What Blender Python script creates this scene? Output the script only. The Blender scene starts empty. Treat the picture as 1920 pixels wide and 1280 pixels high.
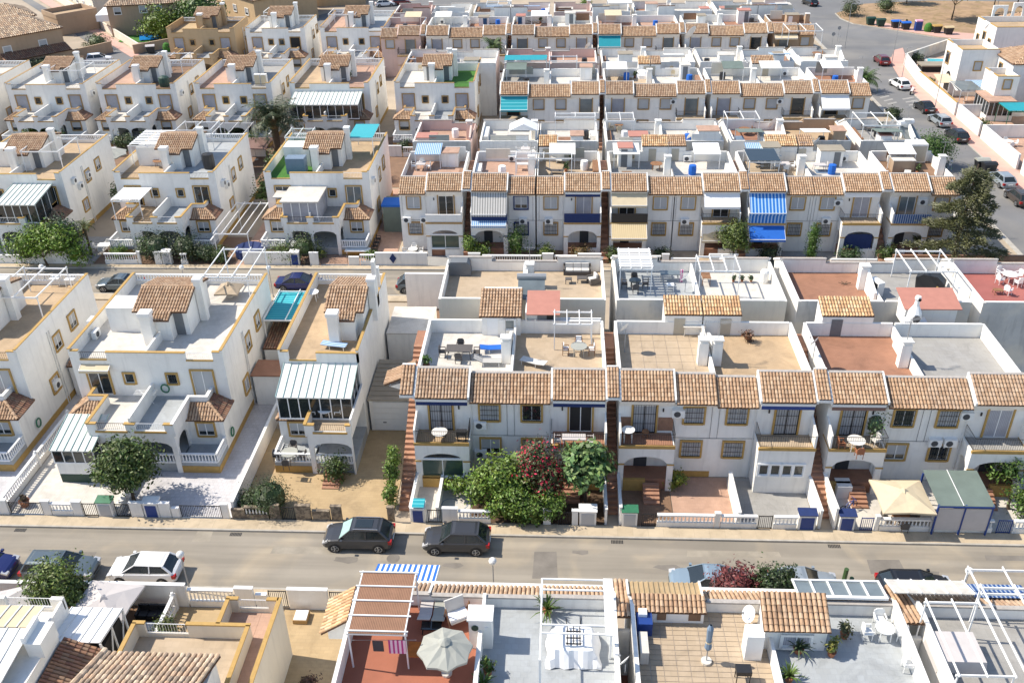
import bpy, math, random
from mathutils import Matrix, Vector
SC = bpy.context.scene
COL = SC.collection
PI = math.pi
rnd = random.Random(7)

# ---------------------------------------------------------------- camera, sky, sun, exposure
F = 1756.0; CX = 960.0; CY = 640.0; H = 42.81
UPV = Vector((-60., 2900, 1756)).normalized()
DV = Vector((97., 1065, -1756)); DV = (DV - UPV * DV.dot(UPV)).normalized()
XV = DV.cross(UPV)
RM = Matrix((XV, DV, UPV)).transposed()          # world -> camera axes
cam_data = bpy.data.cameras.new('camera')
cam_data.sensor_width = 36.0; cam_data.lens = F / 1920 * 36
cam_data.clip_start = 1.0; cam_data.clip_end = 3000
cam = bpy.data.objects.new('camera', cam_data); COL.objects.link(cam)
cam.matrix_world = Matrix.Translation((0, 0, H)) @ RM.transposed().to_4x4()
SC.camera = cam

SUN = Vector((-0.88, 0.12, 1.0)).normalized()    # direction towards the sun
w = bpy.data.worlds.new('World'); SC.world = w; w.use_nodes = True
nt = w.node_tree; nt.nodes.clear()
sky = nt.nodes.new('ShaderNodeTexSky'); sky.sky_type = 'NISHITA'; sky.sun_disc = False
sky.sun_elevation = math.asin(SUN.z); sky.sun_rotation = math.atan2(SUN.x, SUN.y)
sky.air_density = 1.0; sky.dust_density = 0.6; sky.ozone_density = 0.7
bg = nt.nodes.new('ShaderNodeBackground'); bg.inputs[1].default_value = 0.15
wo = nt.nodes.new('ShaderNodeOutputWorld')
nt.links.new(sky.outputs[0], bg.inputs[0]); nt.links.new(bg.outputs[0], wo.inputs[0])
sd = bpy.data.lights.new('sun', 'SUN'); sd.energy = 4.8; sd.angle = math.radians(0.55); sd.color = (1.0, 0.915, 0.785)
so = bpy.data.objects.new('sun', sd); COL.objects.link(so)
so.rotation_euler = SUN.to_track_quat('Z', 'Y').to_euler(); so.location = (-60, 40, 90)
SC.view_settings.view_transform = 'Standard'; SC.view_settings.look = 'None'
SC.view_settings.exposure = 0.47; SC.view_settings.gamma = 1.0; SC.view_settings.use_curve_mapping = False

def at(px, py, z=0.0):
    """the spot on the level z that lies on the sight line of a surveyed point of the photograph (plan survey)"""
    r = RM.transposed() @ Vector((px - CX, CY - py, -F)); t = (z - H) / r.z
    return (r.x * t, r.y * t)
def atY(px, py, Y):
    r = RM.transposed() @ Vector((px - CX, CY - py, -F)); t = Y / r.y
    return (r.x * t, H + r.z * t)

# ---------------------------------------------------------------- materials
MATS = {}
def mat(name, rgb, rough=0.8, var=0.10, scale=1.5, bump=0.0, bscale=30, metal=0.0, tint=False, spec=None, extra=None, streak=0.0, trans=0.0):
    if name.startswith('floor_') and name not in ('floor_white', 'floor_lilac'): rgb = tuple(q * .80 for q in rgb)
    m = bpy.data.materials.new(name); m.use_nodes = True; MATS[name] = m
    n = m.node_tree; N = n.nodes; L = n.links
    b = N['Principled BSDF']; b.inputs['Roughness'].default_value = rough; b.inputs['Metallic'].default_value = metal
    if spec is not None: b.inputs['Specular IOR Level'].default_value = spec
    tc = N.new('ShaderNodeTexCoord'); geo = N.new('ShaderNodeNewGeometry')
    col = None
    if tint:
        a = N.new('ShaderNodeAttribute'); a.attribute_name = 'tint'; col = a.outputs['Color']
    else:
        c = N.new('ShaderNodeRGB'); c.outputs[0].default_value = (*rgb, 1); col = c.outputs[0]
    def mul(colsock, fac):
        mx = N.new('ShaderNodeMix'); mx.data_type = 'RGBA'; mx.blend_type = 'MULTIPLY'; mx.inputs[0].default_value = 1.0
        L.new(colsock, mx.inputs[6]); L.new(fac, mx.inputs[7]); return mx.outputs[2]
    if var > 0:
        nz = N.new('ShaderNodeTexNoise'); nz.inputs['Scale'].default_value = scale; nz.inputs['Detail'].default_value = 5; nz.inputs['Roughness'].default_value = 0.6
        L.new(geo.outputs['Position'], nz.inputs['Vector'])
        mr = N.new('ShaderNodeMapRange'); mr.inputs[1].default_value = 0.3; mr.inputs[2].default_value = 0.7
        mr.inputs[3].default_value = 1 - var; mr.inputs[4].default_value = 1 + var * 0.35
        L.new(nz.outputs[0], mr.inputs[0]); col = mul(col, mr.outputs[0])
    if streak > 0:
        mp = N.new('ShaderNodeMapping'); mp.inputs['Scale'].default_value = (2.2, 2.2, 0.25); L.new(geo.outputs['Position'], mp.inputs[0])
        n2 = N.new('ShaderNodeTexNoise'); n2.inputs['Scale'].default_value = 1.3; n2.inputs['Detail'].default_value = 6; L.new(mp.outputs[0], n2.inputs['Vector'])
        m2 = N.new('ShaderNodeMapRange'); m2.inputs[1].default_value = 0.52; m2.inputs[2].default_value = 0.75; m2.inputs[3].default_value = 1.0; m2.inputs[4].default_value = 1 - streak
        L.new(n2.outputs[0], m2.inputs[0]); col = mul(col, m2.outputs[0])
    if extra: col = extra(N, L, geo, tc, col, mul, b)
    L.new(col, b.inputs['Base Color'])
    if bump > 0:
        n3 = N.new('ShaderNodeTexNoise'); n3.inputs['Scale'].default_value = bscale; n3.inputs['Detail'].default_value = 4
        L.new(geo.outputs['Position'], n3.inputs['Vector'])
        bp = N.new('ShaderNodeBump'); bp.inputs['Strength'].default_value = bump; bp.inputs['Distance'].default_value = 0.03
        L.new(n3.outputs[0], bp.inputs['Height']); L.new(bp.outputs[0], b.inputs['Normal'])
    if trans > 0:
        b.inputs['Transmission Weight'].default_value = trans
    return m

def stripes(axis, period, rgb2, duty=0.5):
    def fn(N, L, geo, tc, col, mul, b):
        sp = N.new('ShaderNodeSeparateXYZ'); L.new(tc.outputs['Object'], sp.inputs[0])
        d = N.new('ShaderNodeMath'); d.operation = 'DIVIDE'; L.new(sp.outputs[axis], d.inputs[0]); d.inputs[1].default_value = period
        fr = N.new('ShaderNodeMath'); fr.operation = 'FRACT'; L.new(d.outputs[0], fr.inputs[0])
        gt = N.new('ShaderNodeMath'); gt.operation = 'GREATER_THAN'; L.new(fr.outputs[0], gt.inputs[0]); gt.inputs[1].default_value = duty
        mx = N.new('ShaderNodeMix'); mx.data_type = 'RGBA'; L.new(gt.outputs[0], mx.inputs[0]); L.new(col, mx.inputs[6]); mx.inputs[7].default_value = (*rgb2, 1)
        return mx.outputs[2]
    return fn
def joints(sx, sy, dark=0.8, wdt=0.03, off=0.5):
    """fine grout lines for paving whose pieces are too small in the picture to pick apart"""
    def fn(N, L, geo, tc, col, mul, b):
        br = N.new('ShaderNodeTexBrick'); br.offset = off; br.inputs['Scale'].default_value = 1.0
        br.inputs['Brick Width'].default_value = sx; br.inputs['Row Height'].default_value = sy; br.inputs['Mortar Size'].default_value = wdt
        br.inputs['Color1'].default_value = (1, 1, 1, 1); br.inputs['Color2'].default_value = (0.93, 0.92, 0.9, 1); br.inputs['Mortar'].default_value = (dark,) * 3 + (1,)
        L.new(geo.outputs['Position'], br.inputs['Vector']); col = mul(col, br.outputs[0])
        nz = N.new('ShaderNodeTexNoise'); nz.inputs['Scale'].default_value = 0.55; nz.inputs['Detail'].default_value = 8; nz.inputs['Roughness'].default_value = .7; nz.inputs['Distortion'].default_value = .8
        L.new(geo.outputs['Position'], nz.inputs['Vector']); mr = N.new('ShaderNodeMapRange'); mr.inputs[1].default_value = .50; mr.inputs[2].default_value = .72; mr.inputs[3].default_value = 1.0; mr.inputs[4].default_value = .74
        L.new(nz.outputs[0], mr.inputs[0]); return mul(col, mr.outputs[0])
    return fn
def patches(rgb2, scale, lo, hi, amt=1.0):
    def fn(N, L, geo, tc, col, mul, b):
        nz = N.new('ShaderNodeTexNoise'); nz.inputs['Scale'].default_value = scale; nz.inputs['Detail'].default_value = 7; nz.inputs['Distortion'].default_value = 0.6
        L.new(geo.outputs['Position'], nz.inputs['Vector'])
        mr = N.new('ShaderNodeMapRange'); mr.inputs[1].default_value = lo; mr.inputs[2].default_value = hi; mr.inputs[3].default_value = 0; mr.inputs[4].default_value = amt
        L.new(nz.outputs[0], mr.inputs[0])
        mx = N.new('ShaderNodeMix'); mx.data_type = 'RGBA'; L.new(mr.outputs[0], mx.inputs[0]); L.new(col, mx.inputs[6]); mx.inputs[7].default_value = (*rgb2, 1)
        return mx.outputs[2]
    return fn

def road_wear(N, L, geo, tc, col, mul, b):
    col = patches((0.44, 0.36, 0.25), 0.30, 0.50, 0.75, 0.55)(N, L, geo, tc, col, mul, b)
    mp = N.new('ShaderNodeMapping'); mp.inputs['Scale'].default_value = (0.05, 1.1, 1); L.new(geo.outputs['Position'], mp.inputs[0])
    nz = N.new('ShaderNodeTexNoise'); nz.inputs['Scale'].default_value = 1.0; nz.inputs['Detail'].default_value = 6; L.new(mp.outputs[0], nz.inputs['Vector'])
    mr = N.new('ShaderNodeMapRange'); mr.inputs[1].default_value = .42; mr.inputs[2].default_value = .62; mr.inputs[3].default_value = .86; mr.inputs[4].default_value = 1.08; L.new(nz.outputs[0], mr.inputs[0]); col = mul(col, mr.outputs[0])
    return col
mat('plaster', (0.83, 0.81, 0.765), 0.85, 0.07, 0.9, 0.3, 18, streak=0.12, extra=patches((0.62, 0.58, 0.50), 0.9, 0.60, 0.80, 0.35))
mat('plaster_cream', (0.72, 0.66, 0.55), 0.85, 0.07, 0.6, 0.2, 18, streak=0.10)
mat('plaster_pink', (0.66, 0.50, 0.44), 0.85, 0.07, 0.6, 0.2, 18, streak=0.08)
mat('plaster_tan', (0.42, 0.30, 0.20), 0.85, 0.08, 0.5, 0.2, 18, streak=0.10)
mat('plaster_ochre', (0.50, 0.36, 0.21), 0.85, 0.08, 0.5, 0.2, 18, streak=0.10)
mat('cement', (0.54, 0.53, 0.50), 0.9, 0.18, 0.5, 0.3, 12, streak=0.32, extra=patches((0.66, 0.61, 0.52), 0.35, 0.45, 0.62))
mat('coping', (0.76, 0.75, 0.72), 0.8, 0.12, 3.0, 0.1, streak=0.1)
mat('yellow', (0.45, 0.28, 0.085), 0.75, 0.14, 4.0, 0.1)
mat('tan_trim', (0.40, 0.25, 0.10), 0.75, 0.18, 4.0, 0.1)
mat('white_paint', (0.80, 0.80, 0.79), 0.45, 0.03, 2)
mat('white_plastic', (0.78, 0.78, 0.76), 0.4, 0.04, 3)
mat('grey_metal', (0.35, 0.36, 0.37), 0.45, 0.08, 3, metal=0.4)
mat('black_iron', (0.02, 0.02, 0.022), 0.5, 0.1, 5)
mat('navy_cloth', (0.012, 0.03, 0.12), 0.8, 0.15, 4)
mat('blue_paint', (0.01, 0.045, 0.22), 0.55, 0.1, 3)
mat('blue_door', (0.02, 0.09, 0.2), 0.5, 0.1, 3)
mat('green_paint', (0.03, 0.16, 0.08), 0.5, 0.15, 4)
mat('green_dark', (0.015, 0.05, 0.035), 0.6, 0.15, 4)
mat('door_dark', (0.05, 0.055, 0.065), 0.6, 0.15, 2)
mat('door_grey', (0.16, 0.17, 0.18), 0.6, 0.1, 2)
mat('door_beige', (0.45, 0.41, 0.33), 0.6, 0.05, 2)
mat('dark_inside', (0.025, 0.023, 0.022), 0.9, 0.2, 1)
mat('glass_dark', (0.02, 0.027, 0.03), 0.08, 0.2, 0.8, spec=0.8)
mat('glass_green', (0.05, 0.085, 0.07), 0.12, 0.3, 0.8, spec=0.8)
mat('glass_clear', (0.16, 0.19, 0.20), 0.12, 0.25, 0.8, spec=0.8)
mat('shutter', (0.44, 0.45, 0.46), 0.55, 0.05, 1, extra=stripes(2, 0.055, (0.40, 0.41, 0.43), 0.75))
mat('curtain', (0.42, 0.42, 0.45), 0.8, 0.25, 1.5, extra=stripes(0, 0.11, (0.30, 0.30, 0.34), 0.55))
mat('stone_clad', (0.15, 0.12, 0.09), 0.9, 0.4, 5.0, 0.6, 9, extra=patches((0.30, 0.24, 0.17), 3.5, 0.42, 0.6))
mat('brick_clad', (0.30, 0.17, 0.11), 0.9, 0.25, 3.0, 0.4, 9)
mat('tile', (0, 0, 0), 0.85, 0.22, 2.2, 0.15, 40, tint=True, extra=patches((0.10, 0.07, 0.05), 1.6, 0.58, 0.80, 0.75))
mat('tile_deck', (0.13, 0.065, 0.035), 0.9, 0.3, 3.0)
mat('mortar', (0.40, 0.37, 0.34), 0.9, 0.2, 4.0)
mat('floor_beige', (0.56, 0.44, 0.31), 0.8, 0.10, 0.7, extra=joints(0.4, 0.4, 0.9, 0.012))
mat('floor_tan', (0.58, 0.42, 0.26), 0.8, 0.14, 0.6, extra=joints(0.3, 0.15, 0.86, 0.012))
mat('floor_sand', (0.56, 0.41, 0.23), 0.85, 0.13, 0.5, extra=joints(0.5, 0.25, 0.88, 0.015))
mat('floor_terra', (0.42, 0.21, 0.13), 0.8, 0.18, 0.7, extra=joints(0.3, 0.15, 0.85, 0.012))
mat('floor_red', (0.43, 0.15, 0.085), 0.75, 0.15, 0.8)
mat('floor_rose', (0.42, 0.14, 0.12), 0.75, 0.15, 0.8)
mat('floor_pink', (0.58, 0.37, 0.27), 0.8, 0.14, 0.8, extra=joints(0.3, 0.3, 0.88, 0.012))
mat('floor_grey', (0.42, 0.41, 0.39), 0.8, 0.12, 0.6, extra=joints(0.5, 0.5, 0.85, 0.012))
mat('floor_bluegrey', (0.46, 0.49, 0.51), 0.75, 0.10, 0.6, extra=joints(0.33, 0.33, 0.88, 0.012))
mat('floor_white', (0.60, 0.57, 0.52), 0.75, 0.06, 0.6, extra=joints(0.33, 0.33, 0.85, 0.012))
mat('floor_brown', (0.30, 0.18, 0.11), 0.8, 0.2, 0.8, extra=joints(0.4, 0.2, 0.8, 0.015))
mat('floor_lilac', (0.53, 0.52, 0.54), 0.7, 0.06, 0.8, extra=joints(0.33, 0.33, 0.82, 0.02))
mat('fake_grass', (0.05, 0.17, 0.02), 0.9, 0.3, 6.0, 0.4, 60)
mat('soil', (0.10, 0.06, 0.035), 0.95, 0.4, 2.0, 0.4, 20)
mat('step_tile', (0.36, 0.19, 0.12), 0.8, 0.2, 2.0)
mat('asphalt', (0.275, 0.245, 0.20), 0.9, 0.16, 0.16, 0.2, 60, extra=road_wear)
mat('asphalt_grey', (0.17, 0.17, 0.172), 0.9, 0.2, 0.10, 0.15, 60, extra=patches((0.25, 0.235, 0.21), 0.12, 0.48, 0.7, 0.7))
mat('asphalt_patch', (0.20, 0.18, 0.155), 0.9, 0.25, 1.0, 0.15, 60)
mat('asphalt_pale', (0.31, 0.275, 0.22), 0.9, 0.25, 1.0, 0.15, 60)
mat('sidewalk', (0.50, 0.41, 0.29), 0.9, 0.15, 1.0, 0.1, 30, extra=joints(1.0, 1.0, 0.85, 0.02, 0.0))
mat('pavement_pink', (0.55, 0.34, 0.28), 0.9, 0.10, 0.8, 0.1, 30)
mat('kerb', (0.42, 0.39, 0.34), 0.9, 0.2, 2.0)
mat('ground', (0.40, 0.33, 0.25), 0.95, 0.2, 0.2, 0.2, 8)
mat('dry_earth', (0.36, 0.24, 0.14), 0.95, 0.35, 0.35, 0.4, 6, extra=patches((0.24, 0.17, 0.08), 0.6, 0.5, 0.65))
mat('road_paint', (0.33, 0.32, 0.30), 0.8, 0.3, 2.0)
mat('bark', (0.10, 0.07, 0.045), 0.95, 0.3, 4.0, 0.5, 20)
mat('leaf', (0, 0, 0), 0.55, 0.35, 3.0, tint=True)
mat('cloth_grey', (0.50, 0.47, 0.46), 0.85, 0.06, 2)
mat('cloth_cream', (0.60, 0.50, 0.34), 0.85, 0.08, 2)
mat('cloth_sage', (0.34, 0.345, 0.31), 0.85, 0.08, 2)
mat('cloth_white', (0.80, 0.80, 0.80), 0.85, 0.05, 2)
mat('cloth_blue', (0.01, 0.12, 0.50), 0.8, 0.08, 2)
mat('cloth_teal', (0.01, 0.27, 0.33), 0.8, 0.10, 2)
mat('cloth_slate', (0.16, 0.22, 0.30), 0.85, 0.1, 3)
mat('cloth_brown', (0.20, 0.12, 0.10), 0.85, 0.1, 3)
mat('cloth_red', (0.45, 0.03, 0.04), 0.8, 0.1, 3)
mat('cloth_orange', (0.55, 0.16, 0.02), 0.8, 0.3, 3)
mat('stripe_blue', (0.02, 0.14, 0.50), 0.8, 0.05, 2, extra=stripes(0, 0.30, (0.78, 0.78, 0.78), 0.5))
mat('stripe_navy', (0.02, 0.07, 0.22), 0.8, 0.05, 2, extra=stripes(0, 0.22, (0.30, 0.36, 0.45), 0.6))
mat('stripe_sky', (0.01, 0.16, 0.52), 0.8, 0.05, 2, extra=stripes(0, 0.34, (0.38, 0.55, 0.75), 0.6))
mat('stripe_teal', (0.01, 0.30, 0.36), 0.8, 0.05, 2, extra=stripes(1, 0.36, (0.12, 0.48, 0.52), 0.75))
mat('stripe_grey', (0.55, 0.53, 0.50), 0.8, 0.05, 2, extra=stripes(0, 0.26, (0.22, 0.22, 0.21), 0.62))
mat('stripe_tan', (0.58, 0.47, 0.28), 0.8, 0.05, 2, extra=stripes(0, 0.20, (0.45, 0.34, 0.19), 0.65))
mat('stripe_pink', (0.50, 0.05, 0.22), 0.8, 0.05, 2, extra=stripes(0, 0.2, (0.80, 0.55, 0.65), 0.45))
mat('stripe_deckblue', (0.10, 0.25, 0.5), 0.8, 0.05, 2, extra=stripes(0, 0.2, (0.45, 0.55, 0.65), 0.45))
mat('reed', (0.22, 0.11, 0.07), 0.9, 0.35, 2.5, 0.2, 30, extra=stripes(0, 0.08, (0.30, 0.17, 0.10), 0.55))
mat('wood', (0.26, 0.13, 0.06), 0.7, 0.25, 3)
mat('corrugated_white', (0.70, 0.70, 0.66), 0.5, 0.10, 1.2, streak=0.15)
mat('corrugated_red', (0.45, 0.20, 0.15), 0.6, 0.1, 2)
mat('fibre_grey', (0.30, 0.26, 0.20), 0.85, 0.15, 0.8)
mat('panel_green', (0.15, 0.19, 0.165), 0.6, 0.15, 1.0)
mat('water', (0.01, 0.22, 0.60), 0.1, 0.1, 1)
mat('water_turq', (0.06, 0.42, 0.50), 0.1, 0.1, 1)
mat('terracotta_pot', (0.34, 0.13, 0.06), 0.8, 0.15, 5)
mat('plastic_black', (0.02, 0.02, 0.022), 0.5, 0.1, 3)
mat('rattan_grey', (0.10, 0.09, 0.085), 0.8, 0.2, 10)
mat('cushion', (0.62, 0.60, 0.56), 0.9, 0.08, 4)
mat('tyre', (0.018, 0.018, 0.019), 0.85, 0.1, 5)
mat('rim', (0.45, 0.46, 0.47), 0.3, 0.02, 5, metal=0.7)
mat('lamp_red', (0.35, 0.01, 0.01), 0.25, 0.02, 5)
mat('lamp_clear', (0.6, 0.6, 0.6), 0.15, 0.02, 5, metal=0.3)
mat('chrome', (0.6, 0.6, 0.6), 0.25, 0.02, 5, metal=0.9)
mat('globe', (0.78, 0.78, 0.75), 0.3, 0.02, 5)
mat('sun_screen', (0.35, 0.50, 0.47), 0.3, 0.2, 6)
for nm, c in dict(black=(0.018, 0.018, 0.02), graphite=(0.05, 0.051, 0.055), silver=(0.30, 0.34, 0.37), white=(0.75, 0.75, 0.75), blue=(0.012, 0.02, 0.11),
                  red=(0.15, 0.012, 0.015), brown=(0.07, 0.055, 0.045), paleblue=(0.25, 0.33, 0.40), teal=(0.10, 0.13, 0.15)).items():
    m_ = mat('paint_' + nm, c, 0.28, 0.03, 0.8, metal=0.25 if nm != 'white' else 0.0, spec=0.5)
    m_.node_tree.nodes['Principled BSDF'].inputs['Coat Weight'].default_value = 0.5

# ---------------------------------------------------------------- mesh builder
class MB:
    def __init__(s, mx=1, my=1, ox=0, oy=0, oz=0):
        s.v = []; s.f = []; s.m = []; s.t = []; s.mx = mx; s.my = my; s.o = (ox, oy, oz)
    def p(s, a):
        s.v.append((s.o[0] + s.mx * a[0], s.o[1] + s.my * a[1], s.o[2] + a[2])); return len(s.v) - 1
    def face(s, pts, m=0, t=None):
        i = [s.p(a) for a in pts]
        if s.mx * s.my < 0: i.reverse()
        s.f.append(i); s.m.append(m); s.t.append(t)
    def box(s, x0, x1, y0, y1, z0, z1, m=0):
        if x0 > x1: x0, x1 = x1, x0
        if y0 > y1: y0, y1 = y1, y0
        if z0 > z1: z0, z1 = z1, z0
        q = [(x0, y0, z0), (x1, y0, z0), (x1, y1, z0), (x0, y1, z0), (x0, y0, z1), (x1, y0, z1), (x1, y1, z1), (x0, y1, z1)]
        b = [s.p(a) for a in q]
        for fc in ((0, 3, 2, 1), (4, 5, 6, 7), (0, 1, 5, 4), (1, 2, 6, 5), (2, 3, 7, 6), (3, 0, 4, 7)):
            i = [b[k] for k in fc]
            if s.mx * s.my < 0: i.reverse()
            s.f.append(i); s.m.append(m); s.t.append(None)
        return s
    def prism(s, poly, axis, a0, a1, m=0):
        """extrude a 2D polygon: axis 'x' -> poly (y,z), 'y' -> (x,z), 'z' -> (x,y)"""
        mk = {'x': lambda p, a: (a, p[0], p[1]), 'y': lambda p, a: (p[0], a, p[1]), 'z': lambda p, a: (p[0], p[1], a)}[axis]
        ar = sum(poly[i][0] * poly[(i + 1) % len(poly)][1] - poly[(i + 1) % len(poly)][0] * poly[i][1] for i in range(len(poly)))
        if (ar < 0) != (axis == 'y'): poly = poly[::-1]
        n = len(poly)
        s.face([mk(p, a1) for p in poly], m); s.face([mk(p, a0) for p in reversed(poly)], m)
        for i in range(n):
            j = (i + 1) % n
            s.face([mk(poly[i], a0), mk(poly[j], a0), mk(poly[j], a1), mk(poly[i], a1)], m)
        return s
    def tube(s, a, b, r, n=6, r2=None, m=0, cap=True):
        a = Vector(a); b = Vector(b); d = (b - a); r2 = r if r2 is None else r2
        if d.length < 1e-6: return s
        d.normalize(); u = d.orthogonal().normalized(); w_ = d.cross(u)
        A = [a + (u * math.cos(2 * PI * k / n) + w_ * math.sin(2 * PI * k / n)) * r for k in range(n)]
        B_ = [b + (u * math.cos(2 * PI * k / n) + w_ * math.sin(2 * PI * k / n)) * r2 for k in range(n)]
        for k in range(n):
            j = (k + 1) % n; s.face([A[k], A[j], B_[j], B_[k]], m)
        if cap:
            s.face(B_, m); s.face(A[::-1], m)
        return s
    def bar(s, a, b, w_=0.05, h=0.05, m=0):
        a = Vector(a); b = Vector(b); d = (b - a).normalized()
        up = Vector((0, 0, 1)) if abs(d.z) < 0.95 else Vector((0, 1, 0))
        u = d.cross(up).normalized() * w_ / 2; v = u.cross(d).normalized() * h / 2
        A = [a - u - v, a + u - v, a + u + v, a - u + v]; B_ = [x + (b - a) for x in A]
        for k in range(4):
            j = (k + 1) % 4; s.face([A[k], B_[k], B_[j], A[j]][::-1], m)
        s.face(A[::-1], m); s.face(B_, m); return s
    def ball(s, c, r, n=8, k=5, sz=1.0, m=0):
        c = Vector(c)
        def P_(i, j):
            th = PI * j / k; ph = 2 * PI * i / n
            return c + Vector((r * math.sin(th) * math.cos(ph), r * math.sin(th) * math.sin(ph), r * sz * math.cos(th)))
        for j in range(k):
            for i in range(n):
                q = [P_(i, j), P_(i, j + 1), P_(i + 1, j + 1), P_(i + 1, j)]
                if j == 0: q = q[:3]
                if j == k - 1: q = [q[0], q[1], q[3]]
                s.face(q, m)
        return s
    def lathe(s, c, prof, n=10, m=0):
        c = Vector(c)
        for i in range(len(prof) - 1):
            (r0, z0), (r1, z1) = prof[i], prof[i + 1]
            for k in range(n):
                a0 = 2 * PI * k / n; a1 = 2 * PI * (k + 1) / n
                q = [c + Vector((r0 * math.cos(a0), r0 * math.sin(a0), z0)), c + Vector((r0 * math.cos(a1), r0 * math.sin(a1), z0)),
                     c + Vector((r1 * math.cos(a1), r1 * math.sin(a1), z1)), c + Vector((r1 * math.cos(a0), r1 * math.sin(a0), z1))]
                if r0 < 1e-5: q = [q[0], q[2], q[3]]
                elif r1 < 1e-5: q = q[:3]
                s.face(q, m)
        return s
    def mesh(s, name, mats, smooth=False):
        me = bpy.data.meshes.new(name); me.from_pydata(s.v, [], s.f)
        if not isinstance(mats, (list, tuple)): mats = [mats]
        for q in mats: me.materials.append(MATS[q])
        if len(mats) > 1: me.polygons.foreach_set('material_index', s.m)
        if any(t is not None for t in s.t):
            ca = me.color_attributes.new('tint', 'FLOAT_COLOR', 'CORNER'); buf = []
            for fc, t in zip(s.f, s.t):
                t = t or (0.4, 0.2, 0.1); buf += [t[0], t[1], t[2], 1.0] * len(fc)
            ca.data.foreach_set('color', buf)
        if smooth: me.polygons.foreach_set('use_smooth', [True] * len(me.polygons))
        me.update(); return me

def link(name, me, parent=None, loc=None, rz=None, kind=None, label=None, scale=None):
    o = bpy.data.objects.new(name, me); COL.objects.link(o)
    if parent is not None: o.parent = parent
    if loc is not None: o.location = loc
    if rz is not None: o.rotation_euler = (0, 0, rz)
    if scale is not None: o.scale = scale
    if kind: o['kind'] = kind
    if label: o['label'] = label
    return o
def P(name, mb, mats, parent=None, **k):
    sm = k.pop('smooth', False)
    return link(name, mb.mesh(name, mats, sm), parent, **k)
def tag(o, label, cat, group=None):
    o['label'] = label; o['category'] = cat
    if group: o['group'] = group
    return o
def T(name, label, cat, loc=(0, 0, 0), rz=0, group=None):
    o = bpy.data.objects.new(name, None); COL.objects.link(o); o.empty_display_size = 0.3
    o.location = loc; o.rotation_euler = (0, 0, rz); return tag(o, label, cat, group)
def dup(o, loc=None, rz=None, label=None, parent=None):
    c = o.copy(); COL.objects.link(c)
    if parent is not None: c.parent = parent
    if loc is not None: c.location = loc
    if rz is not None: c.rotation_euler = (0, 0, rz)
    if label: c['label'] = label
    for ch in list(o.children): dup(ch, parent=c)
    return c
CACHE = {}
def cached(key, fn):
    if key not in CACHE: CACHE[key] = fn()
    return CACHE[key]
def sheet(name, poly, z, m, kind='structure', th=0.0):
    mb = MB()
    if th: mb.prism(poly, 'z', z - th, z)
    else:
        ar = sum(poly[i][0] * poly[(i + 1) % len(poly)][1] - poly[(i + 1) % len(poly)][0] * poly[i][1] for i in range(len(poly)))
        if ar < 0: poly = poly[::-1]
        mb.face([(a, b, z) for a, b in poly])
    o = P(name, mb, m); o['kind'] = kind; return o
def rect(x0, x1, y0, y1): return [(x0, y0), (x1, y0), (x1, y1), (x0, y1)]

# ---------------------------------------------------------------- roof tiles
TINTS = [(0.48, 0.315, 0.195), (0.45, 0.29, 0.175), (0.51, 0.345, 0.22), (0.42, 0.265, 0.16), (0.47, 0.32, 0.21), (0.39, 0.245, 0.15), (0.52, 0.365, 0.24)]
TINTS_B = [(q[0] * .92, q[1] * .96, q[2] * 1.02) for q in TINTS]
TINTS_C = [(q[0] * 1.06, q[1] * 1.08, q[2] * 1.08) for q in TINTS]
TINTS_PALE = [(0.58, 0.44, 0.30), (0.50, 0.36, 0.24), (0.64, 0.50, 0.36), (0.42, 0.31, 0.22), (0.34, 0.26, 0.19), (0.55, 0.38, 0.25)]
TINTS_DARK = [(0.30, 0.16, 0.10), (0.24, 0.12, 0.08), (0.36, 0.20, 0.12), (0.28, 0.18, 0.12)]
TINTS_YEL = [(0.64, 0.42, 0.22), (0.58, 0.35, 0.18), (0.68, 0.48, 0.28), (0.50, 0.30, 0.16), (0.60, 0.44, 0.27)]
TW, TL = 0.222, 0.36
def tile_geo(mb, o, u, v, n, w, l, t, lod=4):
    """one barrel tile: a half pipe, wider and higher at its lower end"""
    A, B_ = [], []
    for k in range(lod + 1):
        a = PI * k / lod
        A.append(o + u * (w / 2 - math.cos(a) * w * 0.44) + n * (math.sin(a) * w * 0.36 + 0.028))
        B_.append(o + v * l * 1.06 + u * (w / 2 - math.cos(a) * w * 0.37) + n * (math.sin(a) * w * 0.29 + 0.004))
    for k in range(lod):
        mb.face([A[k], A[k + 1], B_[k + 1], B_[k]][::-1] if False else [A[k], A[k + 1], B_[k + 1], B_[k]], 0, t)
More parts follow.
